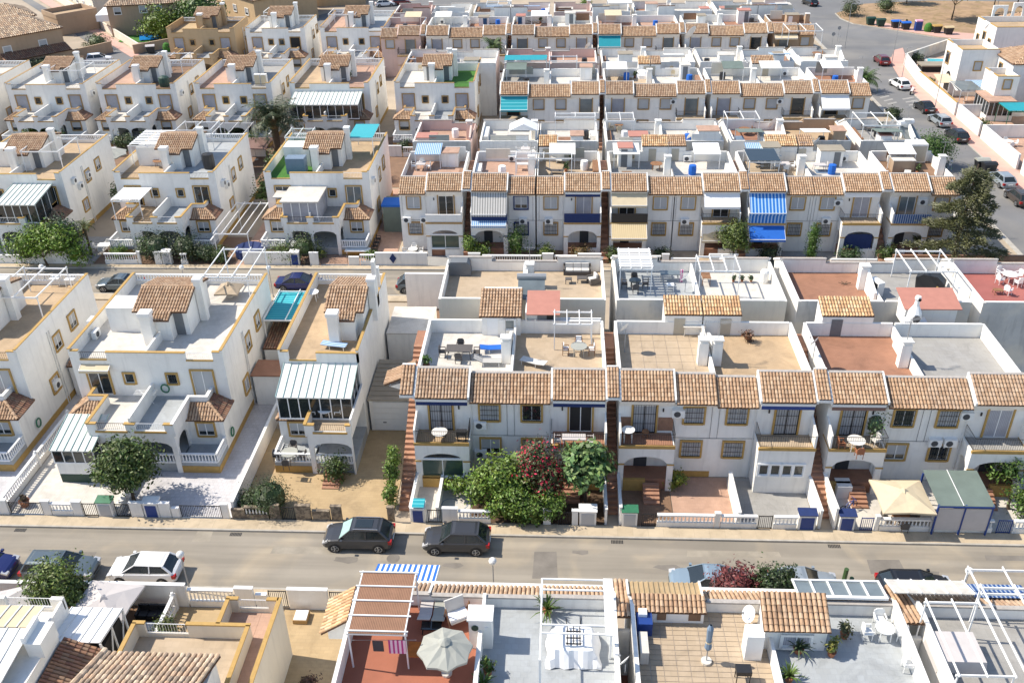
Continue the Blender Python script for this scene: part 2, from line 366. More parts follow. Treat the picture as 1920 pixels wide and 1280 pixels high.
def roof_face(parent, name, eL, eR, rR, rL, single=False, tints=TINTS, tw=TW, tl=TL, mirror=(1, 1), thick=0.10, deckmat='tile_deck'):
    """a tiled slope from eave corners eL,eR up to ridge corners rR,rL (a triangle when rR == rL); coordinates local to parent"""
    q = [Vector((mirror[0] * a[0], mirror[1] * a[1], a[2])) for a in (eL, eR, rR, rL)]
    if ((q[1] - q[0]).cross(q[3] - q[0])).z < 0: q = [q[1], q[0], q[3], q[2]]
    eL, eR, rR, rL = q
    mb = MB()
    top = [eL, eR, rR, rL] if (rR - rL).length > 1e-4 else [eL, eR, rR]
    bot = [p - Vector((0, 0, thick)) for p in top]
    mb.face(top); mb.face(bot[::-1])
    for i in range(len(top)):
        j = (i + 1) % len(top); mb.face([top[i], bot[i], bot[j], top[j]])
    deck = P(name, mb, deckmat, parent)
    u = (eR - eL).normalized(); s = rL - eL; v = (s - u * s.dot(u)); Lv = v.length; v.normalize(); n = u.cross(v)
    W = (eR - eL).dot(u); a0 = (rL - eL).dot(u); a1 = (rR - eL).dot(u)
    nv = max(1, round(Lv / tl)); l = Lv / nv; joined = MB(); cnt = 0
    nu = max(1, round(W / tw)); w_ = W / nu
    for j in range(nv):
        f0 = (j + 0.5) / nv; lo = a0 * f0; hi = W + (a1 - W) * f0
        for i in range(nu):
            c = (i + 0.5) * w_
            if c < lo - 0.02 or c > hi + 0.02: continue
            o = eL + u * (i * w_) + v * (j * l - 0.03 + rnd.uniform(-.012, .012))
            if single and cnt < 300:
                k = rnd.randrange(len(tints)); key = ('tile', id(tints), k, round(w_, 3), round(l, 3))
                def mk():
                    b = MB(); tile_geo(b, Vector((0, 0, 0)), Vector((1, 0, 0)), Vector((0, 1, 0)), Vector((0, 0, 1)), w_, l, tints[k]); return b.mesh('tile', 'tile')
                ob = bpy.data.objects.new('tile', cached(key, mk)); COL.objects.link(ob); ob.parent = deck
                ob.matrix_local = Matrix.Translation(o) @ Matrix((u, v, n)).transposed().to_4x4(); cnt += 1
            else:
                tt = tints[rnd.randrange(len(tints))]; tile_geo(joined, o, u, v, n, w_, l, tt, 3 if tw >= 0.3 else 4)
    if joined.f: P('tiles', joined, 'tile', deck, kind='stuff')
    return deck
def ridge_cap(parent, a, b, m='tile', tints=TINTS, r=0.11):
    a = Vector(a); b = Vector(b); n = max(1, round((b - a).length / 0.42)); mb = MB(); d = (b - a) / n
    u = d.normalized(); s = u.cross(Vector((0, 0, 1))).normalized(); up = s.cross(u)
    for k in range(n):
        t = tints[rnd.randrange(len(tints))]; o = a + d * k
        A = [o + s * (-math.cos(PI * q / 4) * r) + up * (math.sin(PI * q / 4) * r) for q in range(5)]
        B_ = [x + d * 1.04 - up * 0.02 for x in A]
        for q in range(4): mb.face([A[q], A[q + 1], B_[q + 1], B_[q]], 0, t)
    return P('ridge_tiles', mb, m, parent, kind='stuff')

# ---------------------------------------------------------------- windows, doors
def window(parent, x, y, z, w=1.3, h=1.3, rz=0.0, trim='yellow', style='shutter', lod=0, name='window', fr='white_paint', door=False, loc=None):
    """x,y = middle of the sill on the wall face, facing -Y turned by rz; frame surround, pane, bars"""
    tw = 0.13
    def surround():
        b = MB(); d = 0.11
        b.box(-w / 2 - tw, -w / 2, -d, 0.02, 0 if door else -tw, h + tw); b.box(w / 2, w / 2 + tw, -d, 0.02, 0 if door else -tw, h + tw)
        b.box(-w / 2, w / 2, -d, 0.02, h, h + tw)
        if not door: b.box(-w / 2, w / 2, -d - 0.05, 0.02, -tw, 0)
        return b.mesh(name, trim)
    o = link(name, cached(('sur', w, h, trim, door), surround), parent, (x, y, z), rz)
    pm = {'shutter': 'shutter', 'half': 'shutter', 'glass': 'glass_dark', 'grille': 'shutter', 'gdark': 'glass_dark', 'curtain': 'curtain', 'open': 'dark_inside', 'green': 'glass_green', 'clear': 'glass_clear'}[style]
    def pane():
        b = MB(); b.face([(-w / 2, -0.012, 0), (w / 2, -0.012, 0), (w / 2, -0.012, h), (-w / 2, -0.012, h)]); return b.mesh('pane', pm)
    def half():
        b = MB(); b.face([(-w / 2, -0.014, h * .32), (w / 2, -0.014, h * .32), (w / 2, -0.014, h), (-w / 2, -0.014, h)]); b.face([(-w / 2, -0.014, h * .32), (-w / 2, -0.0145, h), (w / 2, -0.0145, h), (w / 2, -0.0145, h * .32)][::-1]); return b.mesh('shutter', 'shutter')
    if style == 'half':
        link('pane', cached(('pane', w, h, 'g'), lambda: MB().mesh('x', 'glass_dark') if False else _pane(w, h, 'glass_dark')), o)
        link('shutter', cached(('half', w, h), half), o)
    else:
        link('shutter' if style in ('shutter', 'grille') else 'pane', cached(('pane', w, h, pm), pane), o)
    if lod < 2:
        def bars():
            b = MB(); n = 2 if w > 0.9 else 1; q = 0.03
            b.box(-w / 2, -w / 2 + q * 1.6, -0.045, -0.016, 0, h); b.box(w / 2 - q * 1.6, w / 2, -0.045, -0.016, 0, h)
            b.box(-w / 2 + q * 1.6, w / 2 - q * 1.6, -0.045, -0.016, h - q * 1.6, h); b.box(-w / 2 + q * 1.6, w / 2 - q * 1.6, -0.045, -0.016, 0, q * 1.6)
            if n == 2: b.box(-q, q, -0.045, -0.016, q * 1.6, h - q * 1.6)
            return b.mesh('frame', fr)
        link('frame', cached(('bars', w, h, fr), bars), o)
    if style in ('grille', 'gdark') and lod < 2:
        def gr():
            b = MB(); n = int(w / 0.16); g = 0.012
            for k in range(n + 1):
                xx = -w / 2 + w * k / n; b.box(xx - g, xx + g, -0.10, -0.08, 0, h)
            for zz in ([0.05, h * .33, h * .66, h - .05]): b.box(-w / 2, w / 2, -0.105, -0.085, zz - g, zz + g)
            return b.mesh('grille', 'black_iron')
        link('grille', cached(('gr', w, h), gr), o)
    return o
def _pane(w, h, m):
    b = MB(); b.face([(-w / 2, -0.012, 0), (w / 2, -0.012, 0), (w / 2, -0.012, h), (-w / 2, -0.012, h)]); return b.mesh('pane', m)

def ac_unit(parent, x, y, z, rz=0):
    def body():
        b = MB(); b.box(-.42, .42, -.34, 0, 0, .58); b.box(-.38, -.32, -.3, 0, -.1, 0); b.box(.32, .38, -.3, 0, -.1, 0); return b.mesh('air_conditioner', 'white_plastic')
    def fan():
        b = MB(); b.tube((-.08, -.335, .29), (-.08, -.36, .29), .23, 12); return b.mesh('fan_grille', 'door_dark')
    o = link('air_conditioner', cached('ac', body), parent, (x, y, z), rz); link('fan_grille', cached('acf', fan), o); return o

def rail_iron(parent, pts, z, h=0.95, m='black_iron', name='railing', pitch=0.15, r=0.007):
    b = MB()
    for (x0, y0), (x1, y1) in zip(pts[:-1], pts[1:]):
        L_ = math.hypot(x1 - x0, y1 - y0); n = max(1, int(L_ / pitch))
        b.bar((x0, y0, z + h), (x1, y1, z + h), .03, .03); b.bar((x0, y0, z + .08), (x1, y1, z + .08), .02, .02)
        for k in range(n + 1):
            a = k / n; X = x0 + (x1 - x0) * a; Y = y0 + (y1 - y0) * a
            b.box(X - r, X + r, Y - r, Y + r, z + .08, z + h)
    return P(name, b, m, parent)
def balusters_mb(b, x0, y0, x1, y1, z0, h, pitch=0.24, simple=False):
    L_ = math.hypot(x1 - x0, y1 - y0); n = max(1, round(L_ / pitch))
    for k in range(n):
        a = (k + .5) / n; X = x0 + (x1 - x0) * a; Y = y0 + (y1 - y0) * a
        if simple: b.box(X - .045, X + .045, Y - .045, Y + .045, z0, z0 + h)
        else: b.lathe((X, Y, z0), [(.04, 0), (.065, h * .3), (.035, h * .62), (.05, h)], 6)
def balustrade(parent, x0, y0, x1, y1, z, h=0.8, m='white_paint', simple=False, basew=.16):
    """low wall base, turned balusters and a rail on top (local coordinates of parent)"""
    b = MB(); d = Vector((x1 - x0, y1 - y0, 0)).normalized(); 
    b.bar((x0, y0, z + h - .04), (x1, y1, z + h - .04), .17, .08); P('rail', b, m, parent)
    b = MB(); b.bar((x0, y0, z + .05), (x1, y1, z + .05), .15, .10); P('plinth', b, m, parent)
    b = MB(); balusters_mb(b, x0, y0, x1, y1, z + .10, h - .18, simple=simple); P('balusters', b, m, parent, kind='stuff')

def arch_wall(mb, x0, x1, z0, z1, y0, y1, a0, a1, spring, rise, seg=10, swap=False, m=0):
    """wall with one arched opening; swap=True runs it along y instead of x"""
    def bx(p0, p1, q0, q1):
        if swap: mb.box(y0, y1, p0, p1, q0, q1, m)
        else: mb.box(p0, p1, y0, y1, q0, q1, m)
    bx(x0, a0, z0, z1); bx(a1, x1, z0, z1)
    for k in range(seg):
        t0 = k / seg; t1 = (k + 1) / seg; tm = (t0 + t1) / 2
        zz = lambda t: spring + rise * math.sqrt(max(0, 1 - (2 * t - 1) ** 2))
        X0 = a0 + (a1 - a0) * t0; X1 = a0 + (a1 - a0) * t1
        poly = [(X0, zz(t0)), (X1, zz(t1)), (X1, z1), (X0, z1)]
        mb.prism(poly, 'x' if swap else 'y', y0, y1, m)

def awning(parent, x0, x1, y, z, out=1.5, drop=0.9, m='cloth_cream', mirror=(1, 1), rolled=False, name='awning', valance=True):
    b = MB(mirror[0], mirror[1])
    if rolled:
        b.box(x0, x1, y - .22, y, z - .22, z); P(name, b, 'white_paint', parent)
        b = MB(mirror[0], mirror[1]); b.box(x0 + .02, x1 - .02, y - .24, y - .20, z - .42, z - .16); return P('valance', b, m, parent)
    b.face([(x0, y, z), (x0, y - out, z - drop), (x1, y - out, z - drop), (x1, y, z)][::1]); b.face([(x0, y, z - .02), (x1, y, z - .02), (x1, y - out, z - drop - .02), (x0, y - out, z - drop - .02)])
    if valance: b.box(x0, x1, y - out - .02, y - out, z - drop - .22, z - drop)
    o = P(name, b, m, parent)
    b = MB(mirror[0], mirror[1]); b.bar((x0, y - out, z - drop), (x1, y - out, z - drop), .06, .06); b.bar((x0, y, z), (x0, y - out, z - drop), .03, .04); b.bar((x1, y, z), (x1, y - out, z - drop), .03, .04)
    P('awning_arm', b, 'white_paint', o); return o

# ---------------------------------------------------------------- half of a terraced block
def terraced(X0, Yr, mx, my, label, floor='floor_beige', lod=0, bay='grille', awn=None, awn2=None, wstyle='grille', trim='yellow', front='arch', tiles_single=False,
             storage=True, chimney=True, group=None, flushdz=0.0, low='grille', ac=(), balc='iron', tints=TINTS, wains=False, base_floor='floor_beige', rear='plaster', body='plaster', sdoor='door_beige', roomroof='tile', roomx=(3.75, 6.5), flooropt=None, facade=True, rear_side='plaster', zb=7.85, zf0=7.5, sl=1.0, extras=None):
    W = 6.55; BW = 3.75
    t = T('terraced_house', label, 'house', (X0, Yr, 0), 0, group); mir = (mx, my)
    nb = lambda: MB(mx, my)
    tints = rnd.choice([TINTS, TINTS, TINTS_B, TINTS_C]) if tints is TINTS else tints; zf = zf0 + flushdz; sy = 2.0 * sl; sz = 1.0 * sl
    b = nb(); b.box(0, W, -1.6, 7.1, 0, 6.55); P('wall', b, body, t)
    b = nb(); b.box(0.16, W - .08, 0.14, 6.93, 6.55, 6.60); fl = P('terrace_floor', b, floor, t)
    if flooropt: flooropt(fl, mir)
    b = nb(); b.box(0, .16, 0, 7.1, 6.55, 7.6); b.box(W - .08, W, 0.0, 7.1, 6.55, 7.45)
    b.box(.16, W - .08, 6.93, 7.1, 6.55, 7.66); b.box(.16, BW, 0, .14, 6.55, zb - .03); b.box(BW, W - .08, 0, .14, 6.55, zf - .03)
    P('parapet', b, body, t)
    b = nb(); b.box(-.02, .18, .2, 7.12, 7.6, 7.64); b.box(.19, W - .08, 6.91, 7.12, 7.66, 7.70); P('coping', b, 'coping', t)
    b = nb(); b.box(0.1, BW, -.06, .20, zb - .03, zb + .06); b.box(BW + .1, W, -.06, .20, zf - .03, zf + .06); P('ridge_mortar', b, 'mortar', t)
    if rear != 'plaster':
        b = nb(); b.box(0, W, 7.1, 7.13, 0, 7.655); P('rear_render', b, rear, t)
    # tiled slopes over the facade
    b = nb(); b.prism([(0.0, zb - .1), (-sy, zb - sz - .12), (-min(1.6, sy), 6.0), (0, 6.0)], 'x', 0.02, BW - .02)
    b.prism([(0.0, zf - .1), (-sy, zf - sz - .12), (-min(1.6, sy), 6.0), (0, 6.0)], 'x', BW + .01, W)
    P('eave', b, body, t)
    b = nb(); z_ = lambda zz: [(0.08, zz + .11), (-sy - .08, zz - sz + .03), (-sy - .08, zz - sz - .17), (0.08, zz - .09)]
    b.prism(z_(zb), 'x', -.06, .10); P('verge', b, 'coping' if body == 'plaster' else body, t); b = nb(); b.prism(z_(zb), 'x', BW - .09, BW + .04); P('verge', b, 'coping' if body == 'plaster' else body, t)
    roof_face(t, 'roof', (.10, -sy - .1, zb - sz - .05), (BW - .09, -sy - .1, zb - sz - .05), (BW - .09, .0, zb), (.10, .0, zb), tiles_single, tints, mirror=mir)
    roof_face(t, 'roof', (BW + .05, -sy - .1, zf - sz - .05), (W, -sy - .1, zf - sz - .05), (W, .0, zf), (BW + .05, .0, zf), tiles_single, tints, mirror=mir)
    if chimney:
        b = nb(); b.box(5.72, 6.40, 2.6, 3.2, 6.60, 8.45); b.box(5.78, 6.34, 2.66, 3.14, 8.45, 8.65); P('chimney', b, body, t)
        b = nb(); b.box(5.67, 6.45, 2.55, 3.25, 8.65, 8.74); P('chimney_cap', b, 'coping', t); b = nb(); b.tube((6.05, 2.9, 8.7), (6.05, 2.9, 10.2), .02, 5); b.bar((5.6, 2.9, 10.1), (6.5, 2.9, 10.1), .02, .02); [b.bar((5.65 + .14 * q, 2.75, 10.1), (5.65 + .14 * q, 3.05, 10.1), .012, .012) for q in range(6)]; P('antenna', b, 'grey_metal', t); b = nb(); b.prism([(3.2, 6.6), (5.6, 6.6), (5.6, 7.6), (3.2, 8.3)], 'x', 6.2, 6.40); P('party_wall', b, body, t)
    if storage:
        x0, x1 = roomx
        b = nb(); b.prism([(7.1, 0), (8.75, 0), (8.75, 8.85), (6.95, 8.25), (6.95, 6.6), (7.1, 6.6)], 'x', x0, x1); P('storage_room', b, body, t)
        if roomroof == 'tile': roof_face(t, 'storage_roof', (x0 - .05, 6.95, 8.30), (x1 + .02, 6.95, 8.30), (x1 + .02, 8.8, 8.93), (x0 - .05, 8.8, 8.93), False, TINTS_YEL if floor != 'floor_white' else TINTS, mirror=mir)
        else:
            b = nb(); b.prism([(6.7, 8.25), (8.85, 8.95), (8.85, 9.02), (6.7, 8.32)], 'x', x0 - .05, x1 + .02); P('storage_roof', b, roomroof, t)
        b = nb(); b.box((x0 + .7), (x0 + 1.5), 6.90, 6.95, 6.6, 8.0); P('storage_door', b, sdoor, t)
    for e in (extras if extras is not None else ([] if lod < 1 else rnd.sample(range(7), 4 if lod == 1 else 3))):
        if e == 0:
            x0 = rnd.uniform(.3, 3.5); w_ = rnd.uniform(1.2, 2.4); h = rnd.uniform(1.3, 2.2); b = nb(); b.box(x0, x0 + w_, 5.2, 6.9, 6.6, 6.6 + h); P('roof_hut', b, body, t); b = nb(); b.box(x0 - .1, x0 + w_ + .1, 5.05, 6.95, 6.6 + h, 6.68 + h); P('hut_roof', b, rnd.choice(['floor_pink', 'corrugated_red', 'floor_white', 'fibre_grey']), t)
            b = nb(); b.box(x0 + .3, x0 + .95, 5.16, 5.2, 6.6, 6.6 + h - .15); P('hut_door', b, rnd.choice(['door_grey', 'door_beige', 'blue_door', 'white_paint']), t)
        elif e == 1:
            x0 = rnd.uniform(.3, 3.0); m_ = rnd.choice(['cloth_cream', 'corrugated_white', 'stripe_deckblue', 'panel_green', 'cloth_white']); b = nb(); b.prism([(4.6, 8.2), (7.0, 8.6), (7.0, 8.65), (4.6, 8.25)], 'x', x0, x0 + 2.8); P('terrace_canopy', b, m_, t)
            for xx in (x0 + .05, x0 + 2.7): b = nb(); b.box(xx, xx + .07, 4.6, 4.67, 6.6, 8.2); P('canopy_post', b, 'white_paint', t)
        elif e == 2:
            x0 = rnd.uniform(.3, 2.0); b = nb(); b.box(x0, x0 + rnd.uniform(1.5, 3.5), 6.86, 6.93, 7.0, rnd.uniform(8.0, 8.5)); P('privacy_screen', b, rnd.choice(['plaster', 'reed', 'cloth_sage', 'plaster_cream']), t)
        elif e == 3: ac_unit(t, mx * rnd.uniform(1.5, 5), my * 6.9, 6.7, 0 if my > 0 else PI)
        elif e == 4:
            b = nb(); b.box(.2, .75, rnd.uniform(1, 2), rnd.uniform(3, 6), 6.6, rnd.uniform(7.1, 7.5)); P('planter_bench', b, rnd.choice(['brick_clad', 'plaster', 'wood']), t)
        elif e == 5:
            x0 = rnd.uniform(1.0, 4.5); b = nb(); b.lathe((x0, rnd.uniform(2.5, 5.5), 6.6), [(.38, 0), (.42, .5), (.38, 1.0), (0, 1.05)], 10); P('water_tank', b, rnd.choice(['plastic_black', 'cloth_white', 'cloth_blue']), t)
        else:
            y0 = rnd.uniform(2.0, 4.0); x0 = rnd.uniform(.4, 4.5); b = nb(); b.box(x0, x0 + rnd.uniform(.8, 1.8), y0, y0 + rnd.uniform(.7, 1.6), 6.6, 6.64); P('mat', b, rnd.choice(['fake_grass', 'cloth_slate', 'reed', 'floor_brown']), t)
    if my > 0 and facade:
        # flush windows
        window(t, mx * 5.1, -1.6, 4.7, 1.3, 1.3, 0, trim, wstyle, lod)
        if low: window(t, mx * 5.1, -1.6, 1.85, 1.3, 1.25, 0, trim if low != 'green' else 'white_paint', low, lod)
        if lod < 2:
            b = nb(); b.tube((BW + .12, -1.66, 0), (BW + .12, -1.66, 6.3), .035, 5); P('downpipe', b, 'coping', t); b = nb(); b.tube((BW, -1.625, 3.42), (W, -1.625, 3.38), .014, 4); b.tube((6.3, -1.625, 3.38), (6.3, -1.625, 6.2), .012, 4); P('cable', b, 'plastic_black', t)
        # balcony door
        fr = 'black_iron' if bay in ('grille',) else 'white_paint'
        window(t, mx * 1.75, -1.6, 3.84, 1.55, 2.38, 0, trim, bay, lod, 'balcony_door', fr, True)
        if lod < 2:
            b = nb(); b.box(2.95, 3.05, -1.68, -1.6, 5.6, 5.85); P('wall_lamp', b, 'black_iron', t)
        if wains:
            b = nb(); b.box(BW + .02, W, -1.64, -1.6, 0, .5); P('plinth', b, trim, t)
            b = nb(); b.box(.12, .85, -1.63, -1.6, 4.0, 5.1); b.box(2.7, BW - .02, -1.63, -1.6, 4.0, 5.1); P('wainscot', b, 'brick_clad', t)
        # balcony
        b = nb(); b.box(0, BW, -3.25, -1.6, 3.45, 3.78); P('balcony_slab', b, body, t)
        b = nb(); b.box(.14, BW - .1, -3.13, -1.62, 3.78, 3.81); P('balcony_floor', b, base_floor, t)
        b = nb(); b.box(-.03, BW + .03, -3.32, -3.15, 3.69, 3.89); b.box(-.03, .12, -3.15, -1.6, 3.79, 3.89); P('balcony_trim', b, trim, t)
        b = nb(); b.prism([(-3.25, 3.89), (-1.6, 3.89), (-1.6, 5.4), (-3.25, 4.95)], 'x', 0, .12); P('balcony_side_wall', b, body, t)
        if balc == 'iron': rail_iron(t, [(mx * .12, -3.21), (mx * (BW - .03), -3.21), (mx * (BW - .03), -1.62)], 3.89, .95)
        elif balc == 'solid':
            b = nb(); b.box(.12, BW, -3.25, -3.13, 3.89, 4.7); P('balcony_parapet', b, body, t)
        elif balc:
            b = nb(); b.box(.12, BW, -3.28, -3.25, 3.89, 4.85); P('balcony_screen', b, balc, t); rail_iron(t, [(mx * .12, -3.21), (mx * (BW - .03), -3.21)], 3.89, .95)
        # porch below
        if front in ('arch', 'glazed', 'blue'):
            b = nb(); arch_wall(b, 0, BW, 0.0, 3.45, -3.25, -3.07, .38, BW - .42, 2.35, .62, seg=10 if lod < 2 else 6)
            arch_wall(b, -3.07, -1.6, 0.0, 3.45, BW - .18, BW, -2.90, -1.75, 2.3, .4, seg=5, swap=True); b.box(0, .15, -3.07, -1.6, 0, 3.45)
            P('porch_arch', b, body, t)
            for (q0, q1) in ((-.04, .42), (BW - .46, BW + .05)): b = nb(); b.box(q0, q1, -3.31, -3.25, 2.28, 2.38); P('arch_moulding', b, trim, t)
            b = nb(); b.box(.15, BW - .18, -3.07, -1.6, 0, .9); P('porch_floor', b, 'floor_terra', t)
            b = nb(); b.box(.38, 1.9, -3.29, -3.07, 0, 1.0); P('porch_plinth', b, trim if lod < 1 else body, t)
            if front == 'glazed':
                window(t, mx * 1.85, -3.13, .95, 2.9, 1.45, 0, 'white_paint', 'green', lod, 'porch_glazing')
            elif front == 'blue':
                b = nb(); b.box(.5, BW - .5, -3.03, -2.99, 1.0, 2.6); P('porch_curtain', b, 'navy_cloth', t)
            else:
                b = nb(); b.box(1.2, 2.1, -1.66, -1.6, .9, 2.9); P('front_door', b, 'door_dark', t)
            if lod < 1 and front == 'arch':
                for k in range(5):
                    b = nb(); b.box(1.75, 2.85, -3.55 - .3 * k, -3.25 - .3 * k - .001 * (k > 0), 0, .75 - .15 * k); P('step', b, 'step_tile', t)
        elif front == 'sunroom':
            b = nb(); b.box(0, BW, -3.25, -1.6, 0, 1.5); b.box(0, BW, -3.25, -1.6, 2.6, 3.45); b.box(0, .5, -3.25, -1.6, 1.5, 2.6); b.box(BW - .25, BW, -3.25, -1.6, 1.5, 2.6); P('sunroom_wall', b, body, t)
            b = nb(); b.box(.5, BW - .25, -2.95, -1.6, 1.5, 2.6); P('sunroom_inside', b, 'dark_inside', t)
            for k in range(4): window(t, mx * (.9 + .78 * k), -3.25, 1.62, .62, .85, 0, 'white_paint', 'glass', 1, 'sunroom_window')
    for (axx, ay, az) in ac: ac_unit(t, mx * axx, -1.6, az)
    if awn:
        k = dict(awn)
        awning(t, k.get('x0', .1), k.get('x1', 3.65), k.get('y', -1.75), k.get('z', 6.55), k.get('out', 1.5), k.get('drop', 1.0), k['m'], mir, k.get('rolled', False), k.get('name', 'awning'))
    if awn2:
        k = dict(awn2); awning(t, k.get('x0', .1), k.get('x1', 3.65), k.get('y', -2.95), k.get('z', 3.7), k.get('out', 1.5), k.get('drop', .9), k['m'], mir, False, 'lower_awning')
    return t

def staircase(x0, x1, Ya, Yr, label, lod=0):
    """open stair between two blocks from the garden up to the roof terraces, with a little tiled roof over it"""
    t = T('outdoor_staircase', label, 'staircase', ((x0 + x1) / 2, Ya, 0)); hw = (x1 - x0) / 2
    ye = Yr - Ya + 5.2; n = 32 if lod == 0 else 16
    def mk():
        b = MB(); b.box(-hw + .01, hw - .01, 0, ye / n + .02, 0, 6.6 / n); return b.mesh('step', 'step_tile')
    me = cached(('step', round(hw, 2), n, round(ye, 1)), mk)
    for k in range(n): link('step', me, t, (0, ye * k / n, 6.6 * k / n))
    b = MB(); b.prism([(0, 0), (ye, 0), (ye, 6.55)], 'x', -hw + .01, hw - .01); P('stair_base', b, 'cement', t)
    b = MB(); b.box(-hw + .01, hw - .01, ye, ye + 2.0, 6.4, 6.6); P('landing', b, 'floor_terra', t)
    yr = Yr - Ya
    roof_face(t, 'stair_roof', (-hw, yr - 2.0, 7.0), (hw, yr - 2.0, 7.0), (hw, yr + .1, 8.05), (-hw, yr + .1, 8.05), False)
    b = MB(); b.box(-hw, hw, yr - 2.05, yr - 1.9, 6.75, 6.95); b.box(-hw, hw, yr + .05, yr + .2, 7.85, 8.12); P('lintel', b, 'coping', t)
    return t

# ---------------------------------------------------------------- semi-detached house
def duplex(XL, XR, Yf, label, halves, depth=12.2, tints=TINTS, floors=('floor_white', 'floor_white'), lod=0, body='plaster', trim='yellow', tiles_single=False, group=None,
           porch=True, ac=(), sidewin=True, tower=True, chim=True, rear_rail=True, terr2=('floor_white', 'floor_bluegrey'), winst='glass', plinth=True):
    """halves: list of dicts, first left, second right; XL, XR the outer walls, Yf the upper facade"""
    W = XR - XL; n = len(halves); hw = W / n
    t = T('duplex_house' if n == 2 else 'villa', label, 'house', (XL, Yf, 0), 0, group)
    b = MB(); b.box(0, W, 0, depth, 0, 6.55); P('wall', b, body, t)
    b = MB()
    b.box(0, .16, 0, depth, 6.55, 7.6); b.box(W - .16, W, 0, depth, 6.55, 7.6); b.box(.16, W - .16, depth - .15, depth, 6.55, 6.9 if rear_rail else 7.5)
    if n == 2: b.box(hw - .07, hw + .07, .14, depth - .2, 6.55, 7.4)
    cp = MB(); cp.box(-.03, .19, -.03, depth, 7.6, 7.66); cp.box(W - .19, W + .03, -.03, depth, 7.6, 7.66)
    for i, hf in enumerate(halves):
        f = MB(); f.box(i * hw + .08, (i + 1) * hw - .08, .14, depth - .15, 6.55, 6.60); P('roof_terrace_floor', f, floors[i], t)
        x0 = i * hw; mxx = 1 if (i == 0) else -1; oX = x0 if i == 0 else W
        g = lambda a: oX + mxx * a
        # front parapet with a lower opening near the outer side
        xs = sorted((g(.16), g(.75))); b.box(xs[0], xs[1], 0, .14, 6.55, 7.45); cp.box(xs[0], xs[1], -.05, .19, 7.45, 7.51)
        xs = sorted((g(.75), g(2.75))); b.box(xs[0], xs[1], 0, .14, 6.55, 6.75); cp.box(xs[0], xs[1], -.07, .05, 6.70, 6.80)
        xs = sorted((g(2.75), g(hw - .0))); b.box(xs[0], xs[1], 0, .14, 6.55, 7.35); cp.box(xs[0], xs[1], -.05, .19, 7.35, 7.41)
        if hf.get('rail', True): rail_iron(t, [(g(.75), .06), (g(2.75), .06)], 6.75, .6, 'white_paint' if hf.get('wr') else 'black_iron')
        # upper doors and windows
        window(t, g(1.8), 0, 3.72, 1.55, 2.15, 0, trim, hf.get('door', 'glass'), lod, 'balcony_door', 'white_paint', True)
        window(t, g(4.1), 0, 4.75, .7, .8, 0, trim, hf.get('win', winst), lod)
        if hf.get('awn'): awning(t, min(g(.7), g(2.9)), max(g(.7), g(2.9)), 0, 6.35, .55, .25, hf['awn'])
        # ground floor room with hipped tile roof at the outer corner
        r = MB(mxx, 1, oX); r.box(0, 2.7, -2.3, 0, 0, 3.15); P('front_room', r, body, t)
        eL, eR = (-.12 * 1, -2.45, 3.15), (2.7, -2.45, 3.15)
        mb_ = (mxx, 1)
        def mp(q): return (oX + mxx * q[0], q[1], q[2])
        roof_face(t, 'front_roof', mp(eL), mp(eR), mp((2.7, -1.25, 3.95)), mp((1.25, -1.25, 3.95)), tiles_single, tints)
        roof_face(t, 'front_roof', mp((-.12, .15, 3.15)), mp(eL), mp((1.25, -1.25, 3.95)), mp((1.25, .15, 3.95)), tiles_single, TINTS_DARK if i == 1 else tints)  # right-hand slope faces away from the sun; darker tints paint in its shade
        ridge_cap(t, mp((-.12, -2.45, 3.2)), mp((1.25, -1.25, 4.0)), tints=tints)
        k = MB(mxx, 1, oX); k.box(1.25, 2.72, -1.25, -1.1, 3.15, 4.35); k.box(1.25, 1.4, -1.1, 0, 3.15, 4.35); k.box(2.57, 2.72, -4.6, -1.25, 3.3, 4.35)
        P('terrace_parapet', k, body, t)
        k = MB(mxx, 1, oX); k.box(1.2, 2.77, -1.28, -1.06, 4.35, 4.42); k.box(1.2, 1.45, -1.06, 0, 4.35, 4.42); k.box(2.53, 2.77, -4.65, -1.28, 4.35, 4.42); P('terrace_coping', k, trim if i == 0 or lod else 'coping', t)
        if hf.get('roomwin', True): window(t, g(1.35), -2.3, 1.75, 1.2, 1.1, 0, trim, hf.get('rw', 'half'), lod)
        # terrace over the porch
        k = MB(mxx, 1, oX); k.box(2.7, hw, -4.6, 0, 3.15, 3.55); P('terrace_slab', k, body, t)
        k = MB(mxx, 1, oX); k.box(1.4, hw, -1.1, 0, 3.55, 3.58); k.box(2.72, hw, -4.45, -1.1, 3.55, 3.58); P('terrace_floor', k, terr2[i], t)
        k = MB(mxx, 1, oX); k.box(2.72, 3.25, -4.6, -4.45, 3.55, 4.3); k.box(hw - .35, hw, -4.6, -4.45, 3.55, 4.3); k.box(3.25, hw - .35, -4.6, -4.45, 3.55, 3.72)
        if i == 0 and n == 2 or n == 1: k.box(hw - .07, hw + .07, -4.5, 0, 3.55, 4.75)
        P('terrace_front_wall', k, body, t)
        k = MB(mxx, 1, oX); k.box(3.15, hw - .25, -4.68, -4.60, 3.60, 3.74); k.box(2.6, 3.3, -4.67, -4.40, 4.3, 4.38); k.box(hw - .4, hw, -4.67, -4.40, 4.3, 4.38); P('terrace_trim', k, trim, t)
        rail_iron(t, [(g(3.25), -4.53), (g(hw - .35), -4.53)], 3.72, .62, 'white_paint' if i else 'black_iron')
        # porch: arches and balustrade
        k = MB(mxx, 1, oX); arch_wall(k, 2.7, hw, 0, 3.15, -4.6, -4.44, 3.05, hw - .12, 2.35, .42)
        arch_wall(k, -4.44, -2.3, 0, 3.15, 2.7, 2.86, -4.2, -2.45, 2.2, .55, seg=6, swap=True); P('porch_arch', k, body, t)
